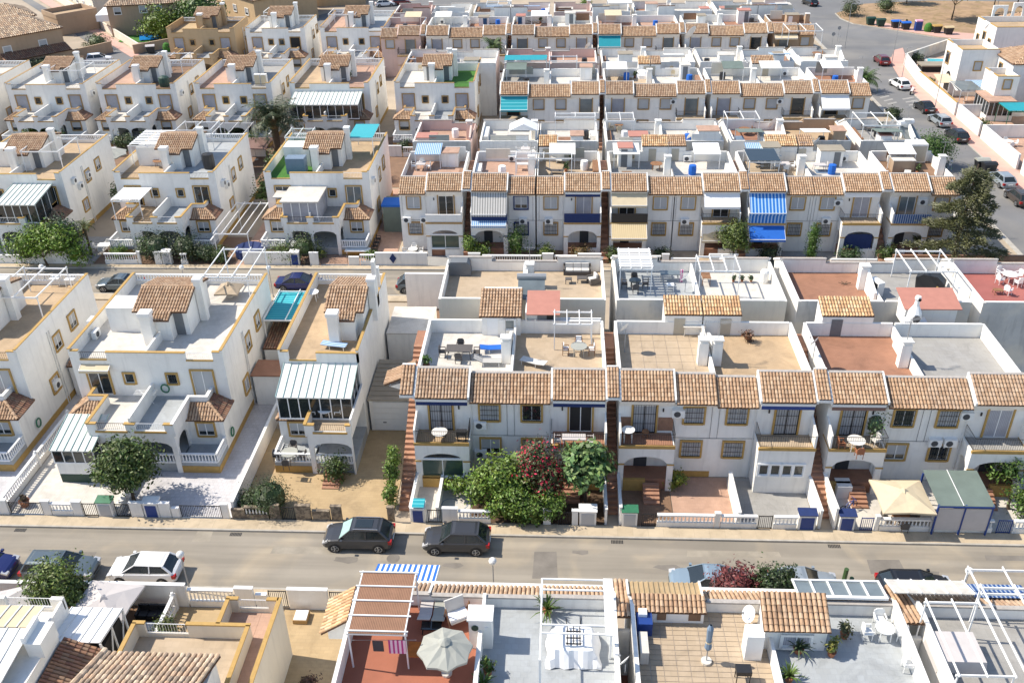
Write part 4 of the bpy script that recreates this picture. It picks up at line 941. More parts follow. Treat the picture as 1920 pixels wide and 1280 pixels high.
def car(label, x, y, rz, paint='graphite', kind='suv', L_=4.4, W_=1.84, Hh=1.66, group=None, lod=0, screen=None, rack=False, sunroof=False):
    t = T('parked_car', label, 'car', (x, y, 0), rz, group); hl = L_ / 2; hw = W_ / 2; pm = 'paint_' + paint
    belt = Hh * .60; hood = Hh * .585; gr = .24
    est = kind == 'estate'; hat = kind in ('suv', 'hatch')
    xw = hl - (1.15 if kind != 'hatch' else 1.0); xr = -hl + (.18 if (hat or est) else .75)
    # body loft: (x, top z, half width, bottom z)
    S = [(hl, .55, hw * .62, .30), (hl - .06, .68, hw * .80, .24), (hl - .22, hood * .88, hw * .92, .22), (hl - .6, hood * .96, hw * .98, .22), (xw, belt, hw, .22), (0, belt + .02, hw, .22),
         (xr + .5, belt + .03, hw, .22), (-hl + .20, belt + .02, hw * .96, .24), (-hl + .05, belt - .06, hw * .86, .28), (-hl, .62, hw * .78, .34)]
    b = MB(); R_ = []
    for (sx, zt, hy, zb) in S:
        R_.append([(sx, hy * .86, zb), (sx, hy, zb + .14), (sx, hy * 1.0, zb + (zt - zb) * .55), (sx, hy * .955, zt - .05), (sx, hy * .86, zt), (sx, hy * .4, zt + .035), (sx, -hy * .4, zt + .035), (sx, -hy * .86, zt), (sx, -hy * .955, zt - .05), (sx, -hy, zb + (zt - zb) * .55), (sx, -hy, zb + .14), (sx, -hy * .86, zb)])
    for i in range(len(R_) - 1):
        for k in range(11): b.face([R_[i][k], R_[i][k + 1], R_[i + 1][k + 1], R_[i + 1][k]])
        b.face([R_[i][11], R_[i][0], R_[i + 1][0], R_[i + 1][11]])
    b.face(R_[0][::-1]); b.face(R_[-1])
    bo = P('body', b, pm, t, smooth=True)
    # greenhouse
    zr = Hh; bw = hw * .90; rw = hw * .68
    f0 = (xw + .02, belt + .0); f1 = (xw - (.88 if kind != 'suv' else .74), zr - .07); r1 = (xr + (.58 if kind not in ('sedan', 'estate') else .85 if kind == 'sedan' else .34), zr - .09); r0 = (xr + .02, belt + .04)
    def side(s, q, w0): return (q[0], s * w0, q[1])
    A = lambda s: (f0[0], s * bw, f0[1]); B_ = lambda s: (f1[0], s * rw, f1[1]); C_ = lambda s: (r1[0], s * rw, r1[1]); D_ = lambda s: (r0[0], s * bw * .96, r0[1])
    g = MB(); g.face([A(-1), A(1), B_(1), B_(-1)]); P('windscreen', g, 'sun_screen' if screen else 'glass_dark', t)
    g = MB(); g.face([D_(1), D_(-1), C_(-1), C_(1)]); P('rear_window', g, 'glass_dark', t)
    xm = (f1[0] + r1[0]) / 2 - .05
    for s in (-1, 1):
        Mb = (xm, s * bw, belt + .02); Mt = (xm, s * rw, zr - .075)
        g = MB(); g.face([A(s), Mb, Mt, B_(s)]); P('side_window', g, 'glass_dark', t)
        g = MB(); g.face([Mb, D_(s), C_(s), Mt]); P('side_window', g, 'glass_dark', t)
    g = MB(); cz = .055
    m1 = (f1[0], 0, zr); m2 = (r1[0], 0, zr - .01)
    g.face([B_(-1), B_(1), (f1[0] - .25, rw * .75, zr), (f1[0] - .25, -rw * .75, zr)]); g.face([(f1[0] - .25, -rw * .75, zr), (f1[0] - .25, rw * .75, zr), (r1[0] + .2, rw * .75, zr - .01), (r1[0] + .2, -rw * .75, zr - .01)])
    g.face([(r1[0] + .2, -rw * .75, zr - .01), (r1[0] + .2, rw * .75, zr - .01), C_(1), C_(-1)])
    for s in (-1, 1): g.face([B_(s), C_(s), (r1[0] + .2, s * rw * .75, zr - .01), (f1[0] - .25, s * rw * .75, zr)])
    for s in (-1, 1):
        for a, c, w__ in ((A(s), B_(s), .07), (C_(s), D_(s), .14), ((xm, s * bw, belt), (xm, s * rw, zr - .07), .07), (B_(s), C_(s), .06), (A(s), D_(s), .05)): g.bar(a, c, w__, .05)
    g.bar(B_(-1), B_(1), .06, .05); g.bar(C_(-1), C_(1), .12, .06)
    P('roof', g, pm, t)
    if sunroof: g = MB(); g.box(r1[0] + .5, f1[0] - .3, -rw * .6, rw * .6, zr + .002, zr + .012); P('sunroof', g, 'glass_dark', t)
    if rack:
        for s in (-1, 1): g = MB(); g.bar((f1[0] - .2, s * rw * .92, zr + .02), (r1[0] + .1, s * rw * .92, zr + .01), .04, .05); P('roof_rail', g, 'chrome', t)
    wr = .34 if kind != 'hatch' else .31
    def wheel():
        q = MB(); q.tube((0, -.11, 0), (0, .11, 0), wr, 16); return q.mesh('wheel', 'tyre')
    def rim():
        q = MB()
        for s in (-1, 1):
            for k in range(5): a = 2 * PI * k / 5; q.bar((0, s * .118, 0), (math.cos(a) * wr * .66, s * .118, math.sin(a) * wr * .66), .07, .02)
            for k in range(12): a = 2 * PI * k / 12; a2 = 2 * PI * (k + 1) / 12; q.bar((math.cos(a) * wr * .68, s * .118, math.sin(a) * wr * .68), (math.cos(a2) * wr * .68, s * .118, math.sin(a2) * wr * .68), .04, .02)
        return q.mesh('rim', 'rim')
    for sx in (1, -1):
        for s in (1, -1):
            xx = sx * (hl - .86)
            a_ = MB(); a_.tube((xx, s * (hw - .05), wr), (xx, s * (hw + .008), wr), wr + .07, 16); P('wheel_arch', a_, 'plastic_black', t)
            o = link('wheel', cached(('wh', wr), wheel), t, (xx, s * (hw - .085), wr)); link('rim', cached(('rm', wr), rim), o)
    for s in (1, -1):
        g = MB(); g.prism([(hl - .42, hood * .80), (hl - .02, .58), (hl - .03, .70), (hl - .40, hood * .93)], 'y', s * hw * .58, s * hw * .93); P('headlight', g, 'lamp_clear', t)
        g = MB(); g.box(-hl - .01, -hl + .22, s * hw * .66, s * hw * .97, belt - .30, belt - .05); P('tail_light', g, 'lamp_red', t)
        g = MB(); g.box(xw - .28, xw - .12, s * (hw + .02), s * (hw + .20), belt + .0, belt + .13); P('wing_mirror', g, pm, t)
    g = MB(); g.box(-hl - .025, -hl + .02, -.26, .26, .60, .71); P('number_plate', g, 'white_paint', t)
    g = MB(); g.box(hl - .04, hl + .012, -.40, .40, .42, .56); P('grille', g, 'plastic_black', t)
    return t
def bin_(label, x, y, rz, body='green_dark', lid='green_dark', kind='cart', group=None):
    t = T('waste_container', label, 'waste container', (x, y, 0), rz, group)
    if kind == 'bell':
        b = MB(); b.lathe((0, 0, 0), [(.62, .05), (.75, .5), (.72, 1.0), (.5, 1.45), (.15, 1.65), (0, 1.68)], 12); P('body', b, body, t, smooth=True)
        b = MB(); b.tube((.5, -.5, 1.0), (.56, -.56, 1.0), .15, 8); P('opening', b, 'plastic_black', t); return t
    b = MB(); b.prism([(-.55, .2), (.55, .2), (.78, 1.25), (-.78, 1.25)], 'y', -.52, .52); P('body', b, body, t)
    b = MB(); b.prism([(-.58, 1.25), (.58, 1.25), (.58, 1.32), (.25, 1.52), (-.25, 1.52), (-.58, 1.32)], 'x', -.82, .82); P('lid', b, lid, t)
    for s in (-1, 1):
        for q in (-1, 1): b = MB(); b.tube((s * .5, q * .4 - .04, .1), (s * .5, q * .4 + .04, .1), .1, 8); P('wheel', b, 'tyre', t)
    return t

def four_posts(t, hx, hy, h, m='white_paint'):
    for sx in (-hx, hx):
        for sy in (-hy, hy): b = MB(); b.box(sx - .04, sx + .04, sy - .04, sy + .04, 0, h); P('post', b, m, t)

# ================================================================ THE SETTING
sheet('ground', rect(-420, 420, -30, 560), -0.03, 'ground')
sheet('near_street', rect(-90, 47.2, 40.85, 45.95), 0.0, 'asphalt')
sheet('middle_street', rect(-90, 47.2, 78.9, 84.3), 0.0, 'asphalt')
sheet('side_road', [(47.2, 20), (53.6, 20), (53.6, 150), (63, 172), (150, 178), (150, 330), (47.2, 330)], 0.001, 'asphalt_grey')
def walk(name, x0, x1, y0, y1, m='sidewalk', h=.12, kerb='S'):
    b = MB(); b.box(x0, x1, y0, y1, -.05, h); o = P(name, b, m); o['kind'] = 'structure'
    yk = (y0 - .14, y0 - .002) if kerb == 'S' else (y1 + .002, y1 + .14)
    b = MB(); b.box(x0, x1, yk[0], yk[1], -.05, h + .004); o2 = P('kerb', b, 'kerb'); o2['kind'] = 'structure'
walk('sidewalk', -90, 47, 46.0, 46.98)
walk('sidewalk', -90, 47, 39.3, 40.7, kerb='N')
walk('sidewalk', -90, 47, 84.4, 85.1)
walk('sidewalk', -90, -9.0, 77.6, 78.7, kerb='N')
sheet('footpath', rect(-8, 46, 112.6, 118.6), 0.004, 'floor_grey')
sheet('pavement', [(53.75, 20), (56.1, 20), (56.1, 150), (57.2, 160), (59.6, 168), (60.5, 172), (58.6, 170.5), (55.6, 163), (54.4, 154), (53.75, 146)], .10, 'pavement_pink', th=.12)
b = MB(); b.box(53.6, 53.74, 20, 146, 0, .104); P('kerb', b, 'kerb')['kind'] = 'structure'
b = MB(); b.box(46.6, 47.15, 20, 330, -.02, .11); P('kerb', b, 'kerb')['kind'] = 'structure'
# dry plot beyond the junction
pl = [at(1566, 26), at(1576, 36), at(1600, 46), at(1640, 52), at(1700, 62), at(1760, 72), at(1860, 82), at(1990, 92), at(2100, 20), at(1900, 4), at(1740, 2), at(1620, 8)]
sheet('dry_plot', pl, .06, 'dry_earth', th=.1)
b = MB()
for i in range(8): b.bar((*pl[i], .06), (*pl[i + 1], .06), .16, .16)
P('kerb', b, 'kerb')['kind'] = 'structure'
pk = [at(1640, 50), at(1700, 60), at(1760, 70), at(1860, 80), at(1850, 66), at(1750, 58), at(1690, 50), at(1640, 40)]
sheet('pavement', pk, .075, 'pavement_pink')
for (px, py) in ((1515, 105), (1540, 100)): pass
b = MB()
for k in range(5): b.face([(48.0 + .1 * k, 146 - k * 1.6, .006), (49.6 + .1 * k, 147 - k * 1.6, .006), (49.6 + .1 * k, 146.4 - k * 1.6, .006), (48.0 + .1 * k, 145.4 - k * 1.6, .006)])
for k in range(4): b.face([(51.3, 142 - k * 1.5, .006), (53.3, 143 - k * 1.5, .006), (53.3, 142.5 - k * 1.5, .006), (51.3, 141.5 - k * 1.5, .006)])
P('road_markings', b, 'road_paint')['kind'] = 'structure'
for k, (x, y, w_, d_) in enumerate(((-33, 42.6, 3.2, 1.1), (-18.5, 43.9, 5.5, .7), (-1.5, 42.2, 1.6, 2.4), (8.3, 44.4, 6.0, .6), (19.5, 43.2, 2.2, 1.3), (-24, 44.8, 1.2, 1.2), (27, 44.6, 4, .5))):
    sheet('road_patch', [(x, y), (x + w_, y + .05), (x + w_ - .1, y + d_), (x + .08, y + d_ - .04)], .003, ('asphalt_patch', 'asphalt_pale')[k % 2])
for k, (x, y, r) in enumerate(((-13.5, 43.5, .5), (-6.6, 43.2, .4), (-27.5, 43.2, .55), (7, 43.4, .5), (15, 43.5, .4), (23, 43.3, .5), (1.5, 44.6, .35))):
    sheet('oil_stain', [(x + r * (1.6 + .3 * math.sin(q * 2.3 + k)) * math.cos(q * .63), y + r * (.6 + .2 * math.sin(q * 1.7)) * math.sin(q * .63)) for q in range(10)], .004, 'asphalt_patch')
for (x, y) in ((-21.3, 45.6), (3.9, 45.6), (17.8, 45.6), (-36, 45.6)):
    t = T('storm_drain', 'iron storm drain grate at the far kerb near ' + {-21.3: 'the stone front wall', 3.9: 'the dark stair', 17.8: 'the blue meter boxes', -36: 'the first black gate'}[x], 'drain', (x, y, .004)); b = MB(); [b.box(-.35 + .1 * q, -.29 + .1 * q, -.16, .16, 0, .008) for q in range(8)]; P('grate', b, 'black_iron', t)
# yard floors, one sheet per yard
def yard(x0, x1, y0, y1, m, z=.02, name='yard_floor'): return sheet(name, rect(x0, x1, y0, y1), z, m)
yard(-60, -41.0, 47.2, 56, 'floor_lilac'); yard(-41.0, -37.9, 47.2, 76, 'floor_lilac')
yard(-37.8, -30.1, 47.2, 76, 'floor_white'); yard(-29.9, -21.9, 47.2, 70, 'floor_lilac')
yard(-21.7, -11.1, 47.2, 57.3, 'floor_sand'); yard(-14.3, -9.0, 62.6, 77.5, 'floor_brown'); yard(-14.3, -11, 57.35, 62.5, 'floor_brown')
yard(-9.75, -5.9, 47.2, 52.3, 'floor_white'); yard(-5.8, 3.2, 47.2, 52.3, 'soil')
yard(4.3, 7.8, 47.2, 52.3, 'floor_brown'); yard(7.85, 11.9, 47.2, 52.3, 'floor_pink'); yard(12.05, 17.1, 47.2, 52.3, 'floor_grey')
yard(18.3, 31.3, 47.2, 52.3, 'floor_white'); yard(31.4, 46, 47.2, 60, 'floor_grey')
for k, m in enumerate(('floor_grey', 'floor_brown', 'floor_beige', 'floor_grey', 'floor_brown')): yard([-16.4, -9, 5.1, 18.7, 33][k], [-9.9, 4.3, 18.1, 32.2, 46][k], 85.3, 89, m)
yard(-75, -48.5, 85.3, 92, 'floor_grey'); yard(-48.4, -33.5, 85.3, 92, 'floor_brown'); yard(-33.4, -17.0, 85.3, 106, 'floor_pink')
yard(-9, 46, 61.2, 65, 'cement', .015); yard(-16, 46, 98, 101.2, 'cement', .015)
yard(-85, -9, 106.5, 125, 'floor_brown'); yard(56.2, 150, 40, 166, 'floor_pink', .02)

# ================================================================ ROW B: terraced row across the near street
grpB = 'white terraced houses of the row beyond the near street'
navyroll = dict(m='navy_cloth', rolled=True)
blocks = [-9.79, 4.16, 18.15, 32.1]
def slabs(x0, x1, y0, y1, tw, td, m, z=6.60):
    def fn(parent, mir):
        nx = round((x1 - x0) / tw); ny = round((y1 - y0) / td); a = (x1 - x0) / nx; c = (y1 - y0) / ny
        def mk():
            q = MB(); q.box(.012, a - .012, .012, c - .012, 0, .022); return q.mesh('floor_tile', m)
        me = mk()
        for i in range(nx):
            for j in range(ny):
                X = x0 + i * a; Y = y0 + j * c
                if mir[0] < 0: X = -(X + a)
                if mir[1] < 0: Y = -(Y + c)
                link('floor_tile', me, parent, (X, Y, z + rnd.uniform(0, .004)))
    return fn
terraced(-9.79, 54, 1, 1, 'terraced house with round-table balcony and glazed arched porch, next to the garage', 'floor_white', 0, 'grille', navyroll, None, 'grille', front='glazed', tiles_single=True, ac=((4.45, 4.0, 4.1), (4.4, 0, 1.6)), storage=False, base_floor='floor_tan', low='half', group=grpB)
terraced(-9.79 + 13.1, 54, -1, 1, 'terraced house with open blue balcony door, behind the red bougainvillea', 'floor_beige', 0, 'open', navyroll, None, 'gdark', tiles_single=True, storage=False, base_floor='floor_terra', group=grpB, balc='iron', flushdz=0.0, chimney=False)
terraced(4.16, 54, 1, 1, 'terraced house with brick-red balcony wainscot and dark open arched porch with steps', 'mortar', 0, 'grille', None, None, 'grille', tiles_single=True, ac=((4.0, 0, 5.3),), wains=True, base_floor='floor_terra', group=grpB, flooropt=slabs(.18, 6.45, .16, 6.9, .9, .98, 'floor_beige'), flushdz=.1)
terraced(4.16 + 13.1, 54, -1, 1, 'terraced house with white four-window sunroom under its balcony', 'floor_tan', 0, 'grille', dict(m='blue_paint', rolled=True), None, 'grille', tiles_single=True, front='sunroom', group=grpB, base_floor='floor_beige', flushdz=-.12)
terraced(18.15, 54, 1, 1, 'terraced house with potted tree and cream chairs on its balcony', 'floor_terra', 0, 'grille', dict(m='cloth_brown', rolled=True), None, 'gdark', tiles_single=True, group=grpB, base_floor='floor_beige', roomx=(1.3, 5.0), low='half', sdoor='door_grey')
terraced(18.15 + 13.1, 54, -1, 1, 'terraced house with two low air conditioners, rightmost of the near row', 'floor_grey', 0, 'curtain', None, None, 'grille', tiles_single=True, group=grpB, base_floor='floor_grey', low='gdark', ac=((5.6, 0, 3.15), (4.6, 0, 3.15), (4.0, 0, 5.4)), storage=False, balc='iron', chimney=False)
for k, (a, c, l) in enumerate(((-10.75, -9.83, 'tiled outdoor stair climbing beside the garage and the first terraced house'), (3.33, 4.14, 'dark narrow stair between the bougainvillea house and the wainscot house'), (17.28, 18.13, 'narrow stair right of the sunroom house, tiled step by step'))):
    staircase(a, c, 48.2, 54, l)
# corner tile gable over the first stair
t = T('stair_canopy', 'small tiled gable canopy at the top of the first outdoor stair', 'canopy', (-10.9, 54.2, 0))
b = MB(); b.prism([(-.9, 6.3), (.9, 6.9), (.9, 6.3), (.3, 5.9)], 'y', -.2, 1.2); P('wall', b, 'plaster', t)
roof_face(t, 'roof', (-1.2, -.4, 6.55), (-1.2, 1.4, 6.55), (.9, 1.4, 7.5), (.9, -.4, 7.5), False)

# rear rooms of the first two houses of row B
t = T('roof_shed', 'white roof hut with tiled roof behind the dining terrace', 'shed', (-6.05, 60.6, 6.6))
b = MB(); b.prism([(0, 0), (3.6, 0), (3.6, 2.2), (0, 1.65)], 'x', .3, 3.2); P('wall', b, 'plaster', t)
roof_face(t, 'roof', (.1, -.1, 1.65), (3.3, -.1, 1.65), (3.3, 3.0, 2.4), (.1, 3.0, 2.4), True)
b = MB(); b.box(.7, 1.5, -.04, 0, 0, 1.5); P('door', b, 'white_paint', t); window(t, 2.4, 0, .55, .7, .8, 0, 'coping', 'clear', 1)
t = T('roof_canopy', 'pale red corrugated canopy over a dark doorway behind the beige terrace', 'canopy', (-2.4, 61.2, 6.6))
b = MB(); b.prism([(-.6, 1.75), (2.2, 2.3), (2.2, 2.36), (-.6, 1.81)], 'x', 0, 2.5); P('sheet_roof', b, 'corrugated_red', t)
b = MB(); b.box(1.5, 2.0, -.05, .1, 0, 1.7); P('doorway', b, 'dark_inside', t); b = MB(); b.box(.8, 1.5, -.06, .1, 0, 1.7); P('door', b, 'door_grey', t)
b = MB(); b.box(0, 5.6, .12, .25, 0, 1.1); b.box(0, .8, .0, .12, 0, 1.7); b.box(-.1, 0, -.3, 2.2, 0, 1.8); P('wall', b, 'plaster', t)

# ================================================================ ROW C: its roof terraces seen from behind, grey rear walls towards the camera
grpC = 'roof terraces of the back-to-back row behind the near terraced houses'
CL = [(-9.45, 1, 'roof terrace house with covered grey barbecue and bare tan floor', 'floor_beige', (2.0, 5.0), False), (-9.45 + 13.1, -1, 'roof terrace house with grey rattan sofa set', 'floor_beige', (0, 0), False),
      (4.5, 1, 'roof terrace house with white slatted pergola and cluttered furniture', 'floor_bluegrey', (0, 0), False), (17.6, -1, 'roof terrace house with wooden table and three pots on its parapet', 'floor_white', (0, 0), False),
      (18.45, 1, 'roof terrace house with bare terracotta floor in the back row', 'floor_terra', (0, 0), False), (31.55, -1, 'roof terrace house with big black grill cover and blue pergola blind', 'floor_grey', (0, 0), False),
      (32.4, 1, 'roof terrace house with pink-red floor and white plastic chairs, far right', 'floor_rose', (0, 0), False)]
for (X0, m_, lab, fl, rx, st) in CL:
    terraced(X0, 71.45, m_, -1, lab, fl, 1, storage=False, extras=[], chimney=(m_ > 0 and X0 > 10) or X0 == -9.45 + 13.1, rear='cement' if X0 > 4 and X0 != 17.6 else 'plaster_cream', group=grpC, facade=False)
t = T('roof_canopy', 'orange corrugated lean-to roof over a white hut on the back row', 'canopy', (25.8, 62.6, 6.6))
b = MB(); b.box(.2, 4.0, 0, 1.8, 0, 1.5); P('wall', b, 'plaster', t); b = MB(); b.prism([(-.3, 1.5), (2.2, 2.0), (2.2, 2.08), (-.3, 1.58)], 'x', 0, 4.2); P('sheet_roof', b, 'corrugated_red', t)

# ================================================================ ROW L: semi-detached houses at left, across the near street
conf = dict(door='glass', win='glass', rw='half')
duplex(-50.9, -39.5, 56.2, 'white semi-detached house cut by the left edge, with air conditioner on its side wall', [dict(conf), dict(conf, door='shutter')], group='white houses with yellow trim left of the garage', floors=('floor_beige', 'floor_tan'), terr2=('floor_beige', 'floor_beige'), ac=((3.2, 2.2),), tiles_single=False)
L1 = duplex(-35.72, -24.3, 56.4, 'large white semi-detached house with tiled roof tower, behind the round orange tree', [dict(conf, awn='cloth_cream', door='glass'), dict(conf, door='shutter', win='gdark', wr=True)], group='white houses with yellow trim left of the garage', tiles_single=True)
t2 = T('sunroom', 'white porch sunroom with ribbed roof and four dark windows in the front yard', 'sunroom', (-35.4, 50.6, 0))
b = MB(); b.box(0, 2.85, 0, 2.0, .75, 1.7); b.box(0, 2.85, .02, 2.0, 0, .2); P('wall', b, 'plaster', t2)
b = MB(); b.box(.02, 2.83, -.02, .0, 0, .75); b.box(2.83, 2.87, -.02, 1.9, 0, .75); P('green_screen', b, 'green_dark', t2)
conservatory(t2, -.1, 2.95, 0, 3.2, 1.7, 2.95, 3.7, 4)
L2 = duplex(-20.25, -14.4, 56.6, 'narrow white house with glazed upper balcony and tall blank side wall', [dict(conf, rail=False)], group='white houses with yellow trim left of the garage', tiles_single=True, sidewin=False, floors=('floor_tan',), terr2=('floor_beige',), porch=True)
conservatory(L2, .35, 5.75, -2.9, -.02, 3.58, 5.55, 6.5, 7)
for k in range(6):
    b = MB(); b.box(3.7, 4.9, -4.9 - .28 * k, -4.6 if k == 0 else -4.62 - .28 * k, 0, .75 - .13 * k); P('step', b, 'step_tile', L2)
b = MB(); b.box(5.6, 5.85, 8.2, 8.9, 6.6, 10.6); b.box(5.5, 5.85, 9.6, 10.0, 7.5, 9.4); P('chimney', b, 'plaster', L2)
# garage
t = T('garage', 'garage with sloping grey-brown sheet roof and white roller door', 'garage', (-14.25, 57.2, 0))
b = MB(); b.box(.05, 3.2, .1, 5.4, 0, 2.75); P('wall', b, 'plaster', t)
for k in range(9):
    z0 = 3.0 - .03 * k; b = MB(); b.prism([(-.1 + k * .62, 2.86 + .012 * k), (.54 + k * .62, 2.86 + .012 * k), (.54 + k * .62, 2.92 + .012 * k), (-.1 + k * .62, 2.96 + .012 * k)], 'x', -.02, 3.35); P('roof_panel', b, 'fibre_grey', t)
for k in range(5):
    b = MB(); b.box(.35, 3.1, .02, .08, .1 + .52 * k, .60 + .52 * k); P('door_panel', b, 'shutter' if False else 'white_plastic', t)
b = MB(); b.box(1.0, 1.25, -.02, .02, .8, .86); P('door_handle', b, 'plastic_black', t)
# raised patio behind the garage and its street wall
t = T('patio_block', 'low cream-roofed annex behind the narrow house', 'annex', (-14.2, 66, 0)); b = MB(); b.box(0, 3.6, 0, 4.5, 0, 3.4); P('wall', b, 'plaster', t); b = MB(); b.box(-.02, 3.65, -.05, 4.5, 3.4, 3.5); P('flat_roof', b, 'floor_white', t)
t = T('street_wall', 'white wall with curved end behind the annex, facing the middle street', 'wall', (-14.2, 76.4, 0)); b = MB(); b.box(0, 5.2, 0, .2, 0, 3.6); P('wall', b, 'plaster', t); b = MB(); b.box(0, 5.2, -.03, .23, 3.6, 3.68); P('coping', b, 'white_paint', t)
sheet('passage_grass', rect(-11.6, -10.9, 62.7, 69), .03, 'fake_grass')
# sheds between the houses
for (x0, x1, y0, y1, h, m, lab, tl) in ((-39.3, -37.6, 61.5, 65.5, 2.9, 'plaster', 'side shed with tiled lean-to roof between the cut-off house and the tower house', True), (-24.0, -20.4, 60.5, 62.6, 2.8, 'plaster', 'flat orange-roofed side shed with a door beside the tower house', False), (-24.0, -20.4, 64.0, 71.0, 3.2, 'plaster', 'tiled passage roof with small skylight between two white houses', True)):
    t = T('side_shed', lab, 'shed', (x0, y0, 0)); b = MB(); b.box(0, x1 - x0, 0, y1 - y0, 0, h); P('wall', b, m, t)
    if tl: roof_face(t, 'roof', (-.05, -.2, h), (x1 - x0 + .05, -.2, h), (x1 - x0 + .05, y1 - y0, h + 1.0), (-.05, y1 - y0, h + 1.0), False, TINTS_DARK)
    else: b = MB(); b.box(-.1, x1 - x0 + .1, -.2, y1 - y0, h, h + .12); P('flat_roof', b, 'floor_terra', t); b = MB(); b.box(2.0, 2.8, -.05, 0, 0, 2.0); P('door', b, 'door_dark', t)
# walls between the yards
def ybal(label, x, y0, y1, z=0, h=1.15, m='plaster'):
    t = T('balustrade_wall', label, 'wall', (x, y0, z)); L_ = y1 - y0
    b = MB(); b.box(-.08, .08, 0, L_, 0, .5); P('wall', b, m, t); b = MB(); balusters_mb(b, 0, 0, 0, L_, .5, h - .6, simple=False); P('balusters', b, 'white_paint', t, kind='stuff')
    b = MB(); b.box(-.1, .1, 0, L_, h - .1, h); P('rail', b, 'white_paint', t)
    for q in (0, L_ * .5, L_): b = MB(); b.box(-.13, .13, q - .13, q + .13, 0, h + .08); b.ball((0, q, h + .15), .12, 6, 4); P('post', b, 'white_paint', t)
ybal('white balustrade wall beside the front yard with the round orange tree', -37.95, 47.2, 57.5)
side_wall('low wall between the tower house side path and the narrow house yard', -21.8, 47.2, 66, 1.35, 'plaster', .16)
side_wall('low ledge dividing the yard of the tower house beside the tree', -30.0, 47.2, 51.6, .5, 'plaster', .3)
side_wall('white wall between the two bare yards of the second terraced block', 11.95, 47.2, 51.4, 1.25, cop='coping', th=.2)
side_wall('white wall left of the stair near the blue-roofed meter box', 17.22, 47.2, 51.0, 1.5)
side_wall('white wall right of the stair near the barbecue yard', 18.2, 47.2, 51.2, 1.7)
side_wall('white wall right of the second stair', 4.2, 47.2, 51.0, 1.5)
side_wall('white wall by the first stair and the patterned yard', -9.75, 47.2, 51.0, 1.2)
side_wall('white wall between the patterned yard and the leafy yard', -8.0, 47.4, 51.2, 1.0)
side_wall('low white wall behind the yard plants', 3.25, 47.2, 51.0, 1.3)
# front walls along the near street
garden_wall('white front wall with black gates before the cut-off house', -60, -38.2, 47.0, [('solid', -60, -52), ('gate', -52, -49), ('solid', -49, -46), ('gate', -45.9, -43.2), ('solid', -43.2, -38.2)])
garden_wall('white front wall with green-roofed meter box before the tower house', -38.1, -30.0, 47.0, [('solid', -38.1, -37.4), ('gate', -37.3, -35.0), ('solid', -34.95, -34.4), ('bal', -34.35, -32.9), ('solid', -32.85, -32.2), ('gate', -32.15, -31.2), ('cabgreen', -31.1, -30.1)])
garden_wall('white front wall with blue meter door and long low gate before the lilac yard', -30.0, -22.1, 47.0, [('gate', -29.9, -28.9), ('solid', -28.85, -28.0), ('cabblue', -27.9, -26.9), ('solid', -26.85, -26.1), ('low', -26.0, -25.5), ('gate', -25.4, -22.6), ('solid', -22.55, -22.1)])
garden_wall('brown stone-clad front wall with gate before the sand-coloured yard', -21.9, -14.0, 47.0, [('low', -21.9, -21.0), ('bal', -21.0, -19.4), ('solid', -19.3, -18.6), ('gate', -18.5, -17.6), ('solid', -17.5, -16.5), ('low', -16.4, -15.2), ('solid', -15.1, -14.4)], m='stone_clad')
garden_wall('stone pillar beside the open driveway of the narrow house', -11.3, -10.85, 47.0, [('solid', -11.3, -10.85)], m='stone_clad')
garden_wall('white front wall with blue meter door before the patterned yard', -9.75, -4.3, 47.0, [('cabblue', -9.7, -8.8), ('gate', -8.6, -7.7), ('solid', -7.6, -6.6), ('bal', -6.55, -4.4)])
garden_wall('white front wall half hidden by the climbing plants', -1.0, 3.25, 47.0, [('solid', -.9, -.4), ('gate', .1, .9), ('solid', 1.0, 1.4), ('cab', 1.5, 2.6)])
garden_wall('white front balustrade before the terracotta-coloured yards', 4.25, 17.2, 47.0, [('cabgreen', 4.3, 5.3), ('gate', 5.6, 6.5), ('bal', 6.6, 10.3), ('solid', 10.35, 10.7), ('bal', 10.75, 13.1), ('gate', 13.2, 14.1), ('bal', 14.2, 15.7), ('cabblue', 15.8, 16.9)])
garden_wall('white front balustrade with blue gate before the cream gazebo', 18.3, 33.6, 47.0, [('cabblue', 18.4, 19.4), ('bluegate', 19.8, 20.6), ('solid', 20.7, 20.95), ('bal', 21.0, 24.2), ('solid', 24.25, 24.5), ('bal', 24.55, 28.2), ('bluegate', 28.5, 29.4), ('bal', 29.5, 31.2), ('bal', 31.3, 33.6)])

# ================================================================ ROW A: roof terraces of the foreground row
grpA = 'foreground houses whose roof terraces look over the near street'
terraced(-10.15, 33.8, 1, -1, 'foreground house with red roof terrace, reed pergola and sage parasol', 'floor_red', 0, storage=False, chimney=False, tiles_single=True, group=grpA, facade=False, zb=7.36, zf0=7.28, sl=.52)
terraced(2.95, 33.8, -1, -1, 'foreground house with pale blue-grey roof terrace and white sheet-covered frame', 'floor_bluegrey', 0, storage=False, chimney=False, tiles_single=True, group=grpA, facade=False, zb=7.36, zf0=7.28, sl=.52)
terraced(3.68, 33.8, 1, -1, 'foreground house with tan tiled roof terrace and closed blue parasol', 'mortar', 0, storage=False, chimney=False, tiles_single=True, group=grpA, facade=False, zb=7.36, zf0=7.28, sl=.52, flooropt=slabs(.18, 6.45, .16, 6.9, .62, .31, 'floor_beige'))
terraced(16.78, 33.8, -1, -1, 'foreground house with grey roof terrace, tiled roof hut and potted palms', 'floor_bluegrey', 0, storage=False, chimney=False, tiles_single=True, group=grpA, facade=False, zb=7.36, zf0=7.28, sl=.52)
